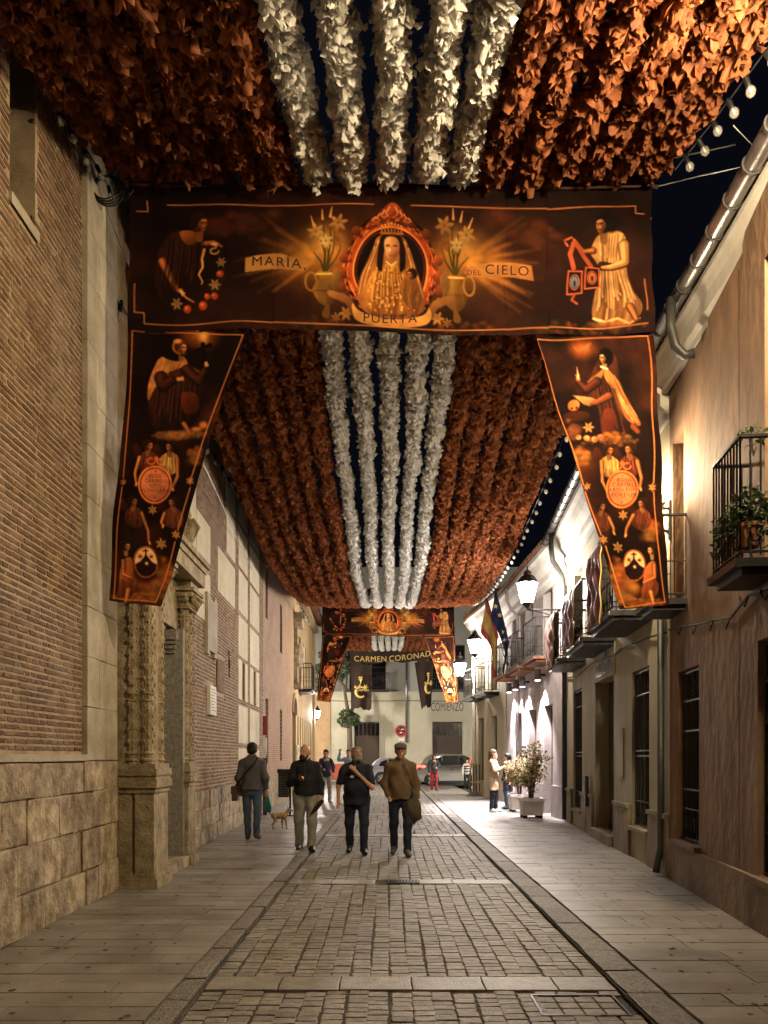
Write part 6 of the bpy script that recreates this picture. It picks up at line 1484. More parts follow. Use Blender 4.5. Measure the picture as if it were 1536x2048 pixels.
# lopped street tree
tr = thing('street_tree', 'slender street tree with a bushy clump on its trunk in front of the pale house', 'tree', (-2.35, 46.6, 0)); rng = np.random.default_rng(12); T = lambda px, py: at(px, py, 46.6)
mb = MB(); mb.tube([(-2.35, 46.6, 0), T(700, 1500), T(699, 1440), T(692, 1400), T(688, 1372), T(672, 1350), T(662, 1325)], [.20, .17, .13, .10, .09, .06, .03], 8); mb.tube([T(690, 1395), T(694, 1350), T(690, 1310), T(686, 1285)], [.08, .06, .045, .02], 6); mb.tube([T(672, 1350), T(655, 1338), T(640, 1330)], [.05, .04, .02], 5); mb.build('trunk', m_bark, tr)
LV, LF = [], []
for (px, py, rx, rz_, n) in ((704, 1440, .5, .4, 420), (694, 1428, .45, .3, 260), (712, 1446, .4, .25, 220), (686, 1438, .35, .25, 140), (706, 1426, .3, .3, 140), (700, 1452, .35, .2, 120), (690, 1330, .5, .7, 420), (694, 1300, .4, .5, 260), (684, 1355, .35, .3, 160), (644, 1332, .45, .35, 260), (634, 1362, .4, .5, 160), (655, 1310, .35, .3, 140)):
    V, F = leaves(T(px, py) + Vector(rng.normal(0, .12, 3)), (rx, rx * .8, rz_), n, .13, rng); k = len(LV); LV += V; LF += [[i + k for i in f] for f in F]
put('crown', LV, LF, m_leaf, tr)

# ================================================================== two cars on the cross street
m_silver = mat('silver_paint', (.50, .47, .42), (.48, .45, .40), rough=.25, metal=.35, nscale=1, coat=.6); m_whitecar = mat('white_paint_car', (.70, .66, .68), (.68, .64, .66), rough=.3, nscale=1, coat=.6)
m_tyre = mat('tyre_rubber', (.015, .015, .015), rough=.8); m_rim = mat('alloy_rim', (.45, .44, .43), rough=.35, metal=.8); m_glass_car = mat('car_glass', (.012, .013, .015), rough=.06, spec=.7); m_black_trim = mat('black_car_trim', (.018, .018, .018), rough=.6)
m_tail = mat('tail_light_on', (.5, .01, .01), emit=(1, .06, .04), estr=5); m_tail_off = mat('tail_light', (.35, .015, .012), rough=.2); m_rev = mat('reverse_light_on', (.8, .8, .8), emit=(1, .97, .95), estr=6)
def car(label, x0, y, L_, H, Wd, body_prof, roof_prof, win, paint, wheels, lamp, lit):
    """side profile in metres from the rear bumper; rear at x0, front towards +X; the near flank faces the camera"""
    o = thing('parked_car', label, 'car', (x0, y, -.045)); z0 = -.045
    def loft(prof, stations, name, m, par):
        n = len(prof); V = []; F = []
        cx = sum(p[0] for p in prof) / n; cz = sum(p[1] for p in prof) / n
        for (yy, sc, dz) in stations:
            for (px_, pz_) in prof: V.append((x0 + cx + (px_ - cx) * sc, y + yy, z0 + cz + (pz_ - cz) * (sc + dz)))
        for i in range(len(stations) - 1):
            for k in range(n): F.append((i * n + k, i * n + (k + 1) % n, (i + 1) * n + (k + 1) % n, (i + 1) * n + k))
        F.append(tuple(range(n))); F.append(tuple(range((len(stations) - 1) * n, len(stations) * n))[::-1]); return put(name, V, F, m, par, True)
    w = Wd / 2
    b = loft(body_prof, [(-w, .955, -.03), (-w + .05, .985, -.01), (-w + .14, 1, 0), (w - .14, 1, 0), (w - .05, .985, -.01), (w, .955, -.03)], 'body', paint, o)
    r_ = loft(roof_prof, [(-w * .90, .93, 0), (-w * .80, .985, .0), (-w * .66, 1, .02), (w * .66, 1, .02), (w * .80, .985, 0), (w * .90, .93, 0)], 'roof', paint, o)
    for wp in win:
        V = [(x0 + a, y - w * (.925 if c < 1.2 else .90), z0 + c) for a, c in wp]; put('window', V, [tuple(range(len(V)))], m_glass_car, r_)
        V = [(x0 + a, y + w * .92, z0 + c) for a, c in wp]; put('window', V, [tuple(range(len(V)))], m_glass_car, r_)
    for wx in wheels:
        for sy_ in (-1, 1):
            yy = y + sy_ * (w - .10); R_ = .34; n = 24; V = []; F = []
            prof = [(R_ * .62, -.11), (R_, -.10), (R_, .10), (R_ * .62, .11)]
            for k in range(n):
                t = 2 * math.pi * k / n
                for (rr_, dy) in prof: V.append((x0 + wx + rr_ * math.cos(t), yy + dy, z0 + R_ + rr_ * math.sin(t)))
            for k in range(n):
                for q in range(4): F.append((4 * k + q, 4 * k + (q + 1) % 4, 4 * ((k + 1) % n) + (q + 1) % 4, 4 * ((k + 1) % n) + q))
            wo = put('wheel', V, F, m_tyre, o, True); mb = MB()
            for k in range(5): t = k * 1.2566; mb.tube([(x0 + wx, yy + sy_ * .09, z0 + R_), (x0 + wx + R_ * .6 * math.cos(t), yy + sy_ * .09, z0 + R_ + R_ * .6 * math.sin(t))], .035, 5)
            mb.tube([(x0 + wx + R_ * .61 * math.cos(t), yy + sy_ * .09, z0 + R_ + R_ * .61 * math.sin(t)) for t in np.linspace(0, 6.283, 25)], .022, 5); mb.build('rim', m_rim, wo)
            arch = [(x0 + wx + (R_ + .05) * math.cos(t), y + sy_ * (w + .004), z0 + R_ + (R_ + .05) * math.sin(t)) for t in np.linspace(-.3, math.pi + .3, 18)]; put('wheel_arch', arch, [tuple(range(len(arch)))], m_black_trim, o)
    mb = MB(); mb.box((x0 + L_ * .5, y - w - .002, z0 + .27), (L_ * .44, .03, .10)); mb.build('side_skirt', m_black_trim, o)
    mb = MB(); zt = lamp[1]; mb.add([(x0 - .02, y - w + .02, z0 + zt - .09), (x0 - .03, y - w + .5, z0 + zt - .07), (x0 + .0, y - w + .5, z0 + zt + .07), (x0 + .02, y - w + .02, z0 + zt + .09), (x0 + lamp[0], y - w - .012, z0 + zt - .02), (x0 + lamp[0], y - w - .012, z0 + zt + .09)], [(0, 1, 2, 3), (0, 3, 5, 4)]); mb.build('tail_light', m_tail if lit else m_tail_off, o)
    if lit: mb = MB(); mb.box((x0 - .02, y - w + .14, z0 + .72), (.06, .22, .14)); mb.build('reverse_light', m_rev, o)
    mb = MB(); mb.box((x0 + L_ * .42, y - w - .012, z0 + .90), (.2, .02, .03)); mb.box((x0 + L_ * .66, y - w - .012, z0 + .92), (.2, .02, .03)); mb.build('handle', m_black_trim, o)
    mb = MB(); mb.box((x0 + L_ * .72, y - w - .09, z0 + 1.06), (.14, .16, .11)); mb.build('mirror', paint, o)
    return o
car('silver sport utility car with glowing tail light waiting at the crossing', 1.42, 40.6, 4.5, 1.7, 1.86,
    [(.0, .42), (-.02, .75), (.06, 1.02), (.5, 1.10), (2.2, 1.10), (3.4, 1.06), (4.2, .92), (4.46, .72), (4.48, .38), (4.2, .25), (.3, .25)],
    [(.10, 1.03), (.42, 1.45), (.75, 1.66), (1.6, 1.72), (2.5, 1.68), (3.0, 1.46), (3.5, 1.05)],
    [[(.62, 1.14), (.78, 1.46), (1.35, 1.60), (1.42, 1.14)], [(1.48, 1.13), (1.42, 1.61), (2.22, 1.62), (2.26, 1.13)], [(2.32, 1.13), (2.28, 1.61), (2.60, 1.56), (3.05, 1.32), (3.18, 1.13)]], m_silver, (.85, 3.6), (.55, 1.02), True)
car('white small car passing behind the walkers', -1.05, 44.0, 3.7, 1.5, 1.7,
    [(.0, .40), (-.02, .72), (.05, .95), (.4, 1.00), (1.8, 1.0), (2.7, .96), (3.4, .82), (3.66, .62), (3.68, .35), (3.4, .22), (.3, .22)],
    [(.06, .96), (.32, 1.30), (.62, 1.48), (1.2, 1.52), (1.9, 1.46), (2.4, 1.24), (2.85, .96)],
    [[(.55, 1.03), (.66, 1.26), (1.02, 1.40), (1.08, 1.03)], [(1.14, 1.03), (1.10, 1.41), (1.75, 1.41), (2.15, 1.22), (2.38, 1.03)]], m_whitecar, (.7, 2.95), (.22, 1.0), False)
# ================================================================== people: each body one continuous skin, grown from joints
def surface_nets(fn, lo, hi, vox):
    lo = np.array(lo) - 2 * vox; n = np.ceil((np.array(hi) + 2 * vox - lo) / vox).astype(int) + 1
    ax = [lo[i] + vox * np.arange(n[i]) for i in range(3)]; G = np.stack(np.meshgrid(*ax, indexing='ij'), -1); D = fn(G)
    S = D < 0; c = np.zeros(tuple(n - 1), int)
    for i in (0, 1):
        for j in (0, 1):
            for k in (0, 1): c += S[i:n[0] - 1 + i, j:n[1] - 1 + j, k:n[2] - 1 + k]
    act = (c > 0) & (c < 8); idx = -np.ones(act.shape, int); cells = np.argwhere(act); idx[act] = np.arange(len(cells))
    acc = np.zeros((len(cells), 3)); cnt = np.zeros(len(cells))
    offs = [(i, j, k) for i in (0, 1) for j in (0, 1) for k in (0, 1)]
    for a in offs:
        for ax_ in range(3):
            if a[ax_]: continue
            b = list(a); b[ax_] = 1; A = cells + np.array(a); B = cells + np.array(b)
            da = D[A[:, 0], A[:, 1], A[:, 2]]; db = D[B[:, 0], B[:, 1], B[:, 2]]; m = (da < 0) != (db < 0)
            t = np.where(m, da / np.where(m, da - db, 1), 0); P = A + (B - A) * t[:, None]; acc[m] += P[m]; cnt[m] += 1
    V = lo + vox * acc / np.maximum(cnt, 1)[:, None]; F = []
    for ax_ in range(3):
        u, v = [(1, 2), (2, 0), (0, 1)][ax_]; sl0 = [slice(1, n[q] - 1) for q in range(3)]; sl0[ax_] = slice(0, n[ax_] - 1); sl1 = list(sl0); sl1[ax_] = slice(1, n[ax_])
        s0, s1 = S[tuple(sl0)], S[tuple(sl1)]; e = np.argwhere(s0 != s1); o = np.array([1, 1, 1]); o[ax_] = 0; e = e + o
        if not len(e): continue
        U = np.zeros(3, int); U[u] = 1; W_ = np.zeros(3, int); W_[v] = 1
        q = [idx[tuple((e - U - W_).T)], idx[tuple((e - W_).T)], idx[tuple(e.T)], idx[tuple((e - U).T)]]; Q = np.stack(q, 1)
        fl = ~S[tuple(e.T)]; Q[fl] = Q[fl][:, ::-1]; F.append(Q)
    return V, np.concatenate(F) if F else np.zeros((0, 4), int)
def field(prims, G, k):
    """prims: ('c', a, b, ra, rb, sy) tapered limb, ('e', centre, (rx, ry, rz)) ellipsoid; smoothly united on the grid G"""
    D = np.full(G.shape[:3], .3); ax = [G[:, 0, 0, 0], G[0, :, 0, 1], G[0, 0, :, 2]]
    for p in prims:
        kk = p[6] if (p[0] == 'c' and len(p) > 6) else k; pad = kk + .05
        if p[0] == 'c': r = max(p[3], p[4]) + pad; lo = np.minimum(p[1], p[2]) - r; hi = np.maximum(p[1], p[2]) + r
        else: lo = np.array(p[1]) - np.array(p[2]) - pad; hi = np.array(p[1]) + np.array(p[2]) + pad
        sl = tuple(slice(np.searchsorted(ax[i], lo[i]), np.searchsorted(ax[i], hi[i])) for i in range(3)); P = G[sl]
        if P.size == 0: continue
        if p[0] == 'c':
            a, b, ra, rb = np.array(p[1], float), np.array(p[2], float), p[3], p[4]; sy = p[5] if len(p) > 5 else 1.0; s = np.array([1, 1 / sy, 1]); A = (b - a) * s; Q = (P - a) * s
            t = np.clip((Q @ A) / (A @ A + 1e-9), 0, 1); d = (np.linalg.norm(Q - t[..., None] * A, axis=-1) - (ra + (rb - ra) * t)) * min(1, sy)
        else:
            q = (P - np.array(p[1])) / np.array(p[2]); d = (np.linalg.norm(q, axis=-1) - 1) * min(p[2])
        E = D[sl]; h = np.clip(.5 + .5 * (E - d) / kk, 0, 1); D[sl] = E + (d - E) * h - kk * h * (1 - h)
    return D
def grow(name, prims, m, parent, vox=.016, k=.03, wr=0.0, seed=0, wf=22.0, cut=None, top=None):
    pts = []
    for p in prims:
        if p[0] == 'c': r = max(p[3], p[4]); pts += [np.array(p[1]) - r, np.array(p[1]) + r, np.array(p[2]) - r, np.array(p[2]) + r]
        else: pts += [np.array(p[1]) - np.array(p[2]), np.array(p[1]) + np.array(p[2])]
    pts = np.array(pts)
    def fn(P):
        D = field(prims, P, k)
        if wr: D = D + wr * (np.sin(P[..., 2] * wf + 3 * np.sin(P[..., 0] * 9 + seed) + 2 * np.sin(P[..., 1] * 11)) * .6 + np.sin(P[..., 0] * 31 + P[..., 2] * 17 + seed) * .4)
        if cut is not None: D = np.maximum(D, cut - P[..., 2] + .008 * np.sin(P[..., 0] * 23 + seed))
        if top is not None: D = np.maximum(D, top(P))
        return D
    V, F = surface_nets(fn, pts.min(0), pts.max(0), vox)
    E = np.concatenate([F[:, [0, 1]], F[:, [1, 2]], F[:, [2, 3]], F[:, [3, 0]]])
    for it in range(2):
        acc = np.zeros_like(V); cn = np.zeros(len(V)); np.add.at(acc, E[:, 0], V[E[:, 1]]); np.add.at(cn, E[:, 0], 1); np.add.at(acc, E[:, 1], V[E[:, 0]]); np.add.at(cn, E[:, 1], 1)
        V = V * .5 + .5 * acc / np.maximum(cn, 1)[:, None]
    return put(name, V, F, m, parent, True, local=True)
def hand(prims, w, d, side, H, curl=.5):
    """palm, four unequal bent fingers and a thumb from the side of the palm; w wrist, d pointing direction"""
    w = np.array(w, float); d = np.array(d, float); d /= np.linalg.norm(d); s = np.cross(d, [0, 1, 0]); s = s / (np.linalg.norm(s) + 1e-9); n = np.cross(s, d)
    pc = w + d * .05 * H; prims.append(('c', w, w + d * .085 * H, .030 * H, .036 * H, .6, .015))
    for i, (off, ln) in enumerate(((-.028, .060), (-.010, .072), (.009, .068), (.026, .052))):
        a = w + d * .085 * H + s * off * H; b = a + (d * .8 - n * curl * .5) * ln * .55 * H; c = b + (d * .55 - n * curl) * ln * .5 * H; prims += [('c', a, b, .0105 * H, .0098 * H, 1.0, .006), ('c', b, c, .0098 * H, .008 * H, 1.0, .004)]
    a = w + d * .03 * H + s * side * .028 * H; b = a + (d * .6 + s * side * .8) * .035 * H; c = b + (d * .9 + s * side * .15 - n * .3) * .034 * H; prims += [('c', a, b, .013 * H, .011 * H, 1.0, .01), ('c', b, c, .011 * H, .009 * H, 1.0, .006)]
PM = {}
def pmat(n, c, rough=.8, bump=.0): return mat('cloth_' + n, c, tuple(k * .75 for k in c), nscale=7, rough=rough, bump=.25, bscale=120)
m_skin = mat('skin', (.46, .26, .165), (.40, .21, .13), nscale=14, rough=.55); m_skin2 = mat('skin_tanned', (.36, .19, .11), (.30, .15, .085), nscale=14, rough=.55); m_eye = mat('eye_dark', (.015, .01, .008), rough=.3)
def person(label, loc, face, H=1.75, stout=1.0, stride=.0, armL=None, armR=None, top=None, sleeve='long', trous=None, shoe=None, hair=None, beard=None, head_turn=0.0, head_tilt=0.0, coat=None, vox=.015, skin=None, hem=.90, collar=True, wide=1.0, cap=None, legw=1.0, lift=0.0):
    o = thing('person', label, 'person', loc, None, face); h = H / 1.75; sk = skin or m_skin
    # joints in the person's own frame: facing -Y, x to the viewer's right when facing the camera
    sh, hp = .168 * (1 + (stout - 1) * .5), .092 * (1 + (stout - 1) * .6)
    J = {}
    for s, nm in ((-1, 'R'), (1, 'L')):
        f = stride * (1 if s > 0 else -1)
        J['hip' + nm] = (s * hp, 0, .93); J['knee' + nm] = (s * (hp + .012), -.5 * f - .03, .50); J['ank' + nm] = (s * (hp + .005), -f * .9, .085 + (lift if f < 0 else 0)); J['toe' + nm] = (s * (hp + .03), -f * .9 - .16, .035 + (lift * .25 if f < 0 else 0)); J['sho' + nm] = (s * sh, .01, 1.395)
    aL = armL or [(.24, .03, 1.13), (.25, -.05, .88)]; aR = armR or [(-.24, .03, 1.13), (-.25, -.05, .88)]
    sc = lambda p: tuple(h * q for q in p); J = {k: sc(v) for k, v in J.items()}; aL = [sc(p) for p in aL]; aR = [sc(p) for p in aR]
    C = lambda a, b, ra, rb, sy=1.0, kk=.03: ('c', a, b, ra * h, rb * h, sy, kk * h)
    ct, st = math.cos(head_turn), math.sin(head_turn)
    hc = np.array(sc((st * .01, -.015 - .02 * head_tilt, 1.625)))
    def hd(x, y, z):
        x, y, z = x * 1.06, y * 1.06, z * 1.06
        return tuple(hc + h * np.array((x * ct - y * st * -1 * -1, x * st + y * ct, z)) + np.array((0, 0, -h * head_tilt * y * .6)))
    body = [C(sc((0, 0, .98)), sc((0, 0, 1.12)), .12, .115, .75), C(sc((0, 0, 1.12)), sc((0, 0, 1.36)), .12, .14, .7), C(J['shoL'], J['shoR'], .055, .055), C(sc((0, .012, 1.40)), sc((0, -.005, 1.56)), .058, .052),
            ('e', tuple(hc + np.array((0, .012 * h, .02 * h))), (.082 * h, .104 * h, .115 * h)), ('e', hd(0, -.035, -.05), (.058 * h, .062 * h, .075 * h)), C(hd(0, -.092, .012), hd(0, -.112, -.022), .012, .015, 1, .012), ('e', hd(.078, .012, -.005), (.012 * h, .022 * h, .032 * h)), ('e', hd(-.078, .012, -.005), (.012 * h, .022 * h, .032 * h)), ('e', hd(0, -.085, .032), (.045 * h, .014 * h, .010 * h)), ('e', hd(0, -.094, -.062), (.024 * h, .010 * h, .008 * h)), ('e', hd(0, -.08, -.098), (.028 * h, .022 * h, .020 * h))]
    for nm, A in (('L', aL), ('R', aR)):
        body += [C(J['sho' + nm], A[0], .048, .040), C(A[0], A[1], .040, .027)]
        d = np.array(A[1]) - np.array(A[0]); hand(body, A[1], d, 1 if nm == 'R' else -1, h)
        body += [C(J['hip' + nm], J['knee' + nm], .075, .05), C(J['knee' + nm], J['ank' + nm], .048, .034), C(J['ank' + nm], J['toe' + nm], .036, .025)]
    b = grow('body', body, sk, o, vox * .72, .02 * h)
    for s in (-1, 1):
        e = MB(); e.lathe([(.001, -.007 * h), (.012 * h, 0), (.001, .007 * h)], hd(s * .032, -.093, .012), 8); e.build('eye', m_eye, b, True, True)
    # clothing
    S = stout; hz = hem
    tp = [C(sc((0, .01, 1.33)), sc((0, 0, 1.12)), .165 * S ** .6 * wide, .15 * S * wide, .72), C(sc((0, -.02 * S, 1.12)), sc((0, 0, hz - .08)), .155 * S * wide,   .175 * S * wide, .80 + .12 * (S - 1)), C(J['shoL'], J['shoR'], .062, .062), C(sc((0, .015, 1.40)), sc((0, .01, 1.47)), .085, .064), C(sc((.05, .015, 1.46)), J['shoL'], .050, .058), C(sc((-.05, .015, 1.46)), J['shoR'], .050, .058)]
    if S > 1.1: tp.append(('e', sc((0, -.07, 1.10)), (.165 * S * h, .13 * S * h, .20 * h)))
    for nm, A in (('L', aL), ('R', aR)):
        end = A[1] if sleeve == 'long' else tuple(np.array(J['sho' + nm]) * .25 + np.array(A[0]) * .75)
        if sleeve == 'long': tp += [C(J['sho' + nm], A[0], .068 * wide, .060 * wide), C(A[0], tuple(np.array(A[0]) * .06 + np.array(A[1]) * .94), .062 * wide, .046 * wide)]
        else: tp += [C(J['sho' + nm], end, .080, .070)]
    if coat: tp += [C(sc((0, 0, 1.1)), sc((0, 0, coat - .05)), .165 * wide, .205 * wide, .72)]
    g = grow('jacket' if sleeve == 'long' else 'shirt', tp, top, o, vox, .045 * h, wr=.0085 * h, seed=loc[0] * 7, cut=(coat if coat else hz - .06) * h)
    if collar: grow('collar', [C(sc((-.05, -.045, 1.475)), sc((.05, -.045, 1.475)), .02, .02), C(sc((-.05, -.045, 1.475)), sc((-.06, .04, 1.51)), .02, .024), C(sc((.05, -.045, 1.475)), sc((.06, .04, 1.51)), .02, .024), C(sc((-.06, .04, 1.51)), sc((.06, .04, 1.51)), .024, .024)], top, g, vox, .02)
    tr_ = [C(sc((0, .01, .97)), sc((0, .01, .90)), .130 * S ** .7, .135 * S ** .7, .72)]
    for nm in 'LR':
        k_ = J['knee' + nm]; a_ = J['ank' + nm]; tr_ += [C(J['hip' + nm], k_, .098 * S ** .7 * legw, .072 * legw), C(k_, tuple(np.array(a_) + np.array((0, 0, -.005))), .072 * legw, .060 * legw)]
    grow('trousers', tr_, trous, o, vox, .035 * h, wr=.007 * h, seed=3 + loc[0], wf=30)
    for nm in 'LR':
        a_, t_ = np.array(J['ank' + nm]), np.array(J['toe' + nm]); heel = a_ + np.array((0, .035, -.035)) * h
        grow('shoe', [C(tuple(heel + np.array((0, 0, -.005))), tuple(t_), .046, .040, 1.0), C(tuple(a_), tuple(a_ * .5 + t_ * .5), .048, .042), C(tuple(a_ + np.array((0, .02 * h, .02 * h))), tuple(a_), .044, .046)], shoe, o, vox * .9, .03 * h)
    if hair:
        hp_ = [('e', hd(0, .012, .052), (.093 * h, .108 * h, .090 * h)), ('e', hd(0, .065, -.005), (.080 * h, .056 * h, .080 * h))] + [('e', hd(s * .076, .03, -.005), (.014 * h, .04 * h, .05 * h)) for s in (-1, 1)]
        if hair[1] == 'long': hp_ += [C(hd(0, .06, .0), hd(0, .09, -.16), .075, .06), C(hd(.07, .0, .0), hd(.07, -.02, -.17), .03, .025), C(hd(-.07, .0, .0), hd(-.07, -.02, -.17), .03, .025)]
        fz = hd(0, -.075, .058)[2]; fy = hd(0, -.045, 0)[1]; grow('hair', hp_, hair[0], o, vox * .8, .02, wr=.004, seed=2, wf=80, top=(lambda P: np.minimum(fz - P[..., 2], fy - P[..., 1]) if abs(head_turn) < .4 else np.minimum(fz - P[..., 2], .3)) if hair[1] == 'short' and abs(head_turn) < .4 else None)
    if beard: grow('beard', [('e', hd(0, -.065, -.085), (.054 * h, .045 * h, .048 * h)), C(hd(.055, -.02, -.05), hd(.035, -.06, -.10), .022, .026), C(hd(-.055, -.02, -.05), hd(-.035, -.06, -.10), .022, .026), C(hd(-.03, -.094, -.045), hd(.03, -.094, -.045), .011, .011)], beard, o, vox * .7, .015, wr=.003, wf=90)
    if cap: grow('flat_cap', [('e', hd(0, .01, .085), (.098 * h, .118 * h, .045 * h)), C(hd(-.05, -.09, .062), hd(.05, -.09, .062), .026, .026, .8), ('e', hd(0, -.105, .052), (.075 * h, .045 * h, .012 * h)), ('e', hd(0, .03, .06), (.09 * h, .10 * h, .03 * h))], cap, o, vox * .8, .02)
    return o
Hdark, Hbrown, Hgrey, Hblond = mat('hair_dark', (.012, .009, .007), rough=.6), mat('hair_brown', (.05, .03, .018), rough=.6), mat('hair_grey', (.20, .18, .16), (.12, .105, .09), nscale=40, rough=.6), mat('hair_blond', (.12, .075, .042), (.08, .048, .026), nscale=40, rough=.6)
BLK, NAVY, GRY, JEAN, JEAN2, KHAKI, BRN = pmat('black', (.010, .010, .012)), pmat('navy', (.010, .013, .026)), pmat('grey', (.085, .082, .085)), pmat('blue_denim', (.065, .095, .15)), pmat('dark_denim', (.014, .020, .040)), pmat('stone_khaki', (.24, .235, .205)), pmat('tobacco', (.135, .088, .046))
SHOEB, SHOEW = mat('black_leather', (.012, .011, .010), rough=.35), mat('white_trainer', (.60, .58, .55), rough=.6)
ZG = -.035   # the road lies a little lower than the pavements
# --- man seen from behind in grey bomber jacket, brown bag, green carrier
p1 = person('man seen from behind in grey jacket and jeans walking by the church wall', (-2.50, 14.2, 0), math.pi, 1.79, 1.04, .16, [(.235, .03, 1.12), (.235, -.09, .89)], [(-.245, .05, 1.12), (-.24, -.05, .88)], GRY, 'long', JEAN, mat('brown_boot', (.07, .05, .035), rough=.6), (Hdark, 'short'), wide=1.10, lift=.05, hem=.96)
for (z, t, m_) in ((.935, .020, BLK), (.955, .007, mat('white_stripe', (.5, .5, .5))), (.975, .020, BLK)):
    grow('hem_band', [('c', (-.05, 0, z), (.05, 0, z), .148, .148, .78)], m_, p1, .014, .01) if False else None
    mb = MB(); V = []; n = 28
    for q in range(2):
        for k in range(n): a = 2 * math.pi * k / n; V.append((.192 * math.cos(a), .143 * math.sin(a), z - t + 2 * t * q))
    mb.add(V, [(k, (k + 1) % n, n + (k + 1) % n, n + k) for k in range(n)]); mb.build('hem_band', m_, p1, True, True)
m_bag = mat('brown_bag_leather', (.085, .036, .020), (.06, .025, .014), rough=.5)
bg_ = thing('shoulder_bag', 'reddish brown shoulder bag with black strap on the grey jacketed man', 'bag', (-2.50, 14.2, 0), None, 0)
mb = MB(); mb.box((-.31, -.02, .86), (.09, .20, .27)); mb.box((-.36, -.02, .92), (.02, .19, .14)); mb.build('pouch', m_bag, bg_, False, True)
mb = MB(); mb.tube([(-.29, -.06, 1.0), (-.20, -.17, 1.10), (-.08, -.185, 1.25), (.06, -.165, 1.40), (.115, -.08, 1.52), (.10, .03, 1.52)], .017, 6); mb.build('strap', BLK, bg_, True, True)
cb = thing('carrier_bag', 'green carrier bag held by the man in the grey jacket', 'bag', (-2.235, 14.28, .50)); m_green = mat('green_bag', (.05, .26, .21), (.03, .18, .15), rough=.5)
mb = MB(); V = [(-.03, -.03, .30), (.03, -.03, .30), (.03, .03, .30), (-.03, .03, .30), (-.055, -.06, .10), (.085, -.06, .10), (.085, .06, .10), (-.055, .06, .10), (-.035, -.05, .01), (.075, -.05, .0), (.075, .05, .0), (-.035, .05, .01)]
mb.add(V, [(0, 1, 2, 3), (0, 4, 5, 1), (1, 5, 6, 2), (2, 6, 7, 3), (3, 7, 4, 0), (4, 8, 9, 5), (5, 9, 10, 6), (6, 10, 11, 7), (7, 11, 8, 4), (8, 11, 10, 9)]); mb.build('pouch', m_green, cb, False, True); mb = MB(); mb.tube([(-.02, 0, .30), (-.01, 0, .40), (.0, 0, .42), (.015, 0, .40), (.02, 0, .30)], .008, 5); mb.build('handle', m_green, cb, True, True)
# --- bald man in black jacket
p2 = person('bald bearded man in black jacket and grey trousers holding a phone', (-1.36, 12.75, ZG + .01), 0.10, 1.76, 1.05, .13, [(.245, .03, 1.11), (.245, -.09, .88)], [(-.25, .0, 1.12), (-.10, -.22, 1.19)], BLK, 'long', KHAKI, SHOEB, None, mat('beard_dark', (.03, .02, .015), rough=.7), head_turn=-.55, wide=1.12, legw=1.18, hem=.98)
mb = MB(); mb.tube([(-.012, -.128, 1.44), (-.004, -.128, 1.2), (0, -.124, 1.0)], .004, 4); mb.build('zip', m_zinc, p2, False, True)
mb = MB(); mb.box((-.035, -.285, 1.235), (.075, .012, .14), .1); ph = mb.build('phone', SHOEB, None); ph.location = (-1.36, 12.75, ZG + .01); tag(ph, 'dark phone in the raised hand of the bald man', 'phone')
um = MB(); um.tube([(.30, -.13, .86), (.20, -.17, .74), (.10, -.20, .62)], [.030, .042, .006], 8); uo = um.build('folded_umbrella', BLK, None); uo.location = (-1.36, 12.75, ZG); tag(uo, 'short folded dark umbrella in the lowered hand of the bald man', 'umbrella')
# --- stout bearded man in navy T-shirt
p3 = person('stout grey bearded man in dark navy T-shirt with hand at his collar', (-.50, 12.5, ZG), 0.05, 1.73, 1.27, .15, [(.245, -.17, 1.09), (-.03, -.24, 1.36)], [(-.30, .02, 1.11), (-.30, -.06, .86)], NAVY, 'short', JEAN2, SHOEB, (Hgrey, 'short'), Hgrey, head_turn=.25, head_tilt=.6, hem=.86, lift=.03, legw=1.05)
mb = MB(); mb.add([(-.115, -.232, 1.245), (-.06, -.240, 1.235), (-.045, -.242, 1.255), (-.06, -.240, 1.275), (-.095, -.235, 1.275)], [(0, 1, 2, 3, 4)]); mb.build('chest_emblem', mat('white_print', (.5, .5, .5)), p3, False, True)
# --- man in flat cap
p4 = person('man in flat cap and tobacco brown jacket walking in the road', (.21, 12.3, ZG), 0.0, 1.79, 1.06, .15, [(.245, .04, 1.11), (.25, -.04, .88)], [(-.255, .07, 1.12), (-.19, -.05, .94)], BRN, 'long', JEAN2, mat('light_sole_shoe', (.10, .09, .07), rough=.6), (Hgrey, 'short'), None, cap=mat('tweed_cap', (.12, .11, .09), (.07, .065, .055), nscale=60, rough=.9), wide=1.06, skin=m_skin2, hem=.93, lift=.03)
mb = MB(); mb.tube([(.045, -.125, 1.47), (.09, -.15, 1.36), (.15, -.145, 1.22), (.20, -.11, 1.08)], .010, 5); mb.build('bag_strap', pmat('dark_brown', (.05, .035, .02)), p4, True, True)
cj = thing('carried_jacket', 'olive brown jacket carried over the arm of the man in the flat cap', 'jacket', (.21, 12.3, ZG)); m_ol = pmat('olive', (.075, .058, .036))
grow('cloth', [('c', (.21, -.09, .99), (.22, -.12, .72), .05, .085, .6), ('c', (.22, -.12, .74), (.29, -.11, .62), .08, .065, .6), ('c', (.15, -.13, .86), (.13, -.12, .60), .035, .05, .6), ('c', (.21, -.09, .62), (.215, -.07, .36), .04, .02, .6)], m_ol, cj, .015, .05, wr=.010, wf=14)
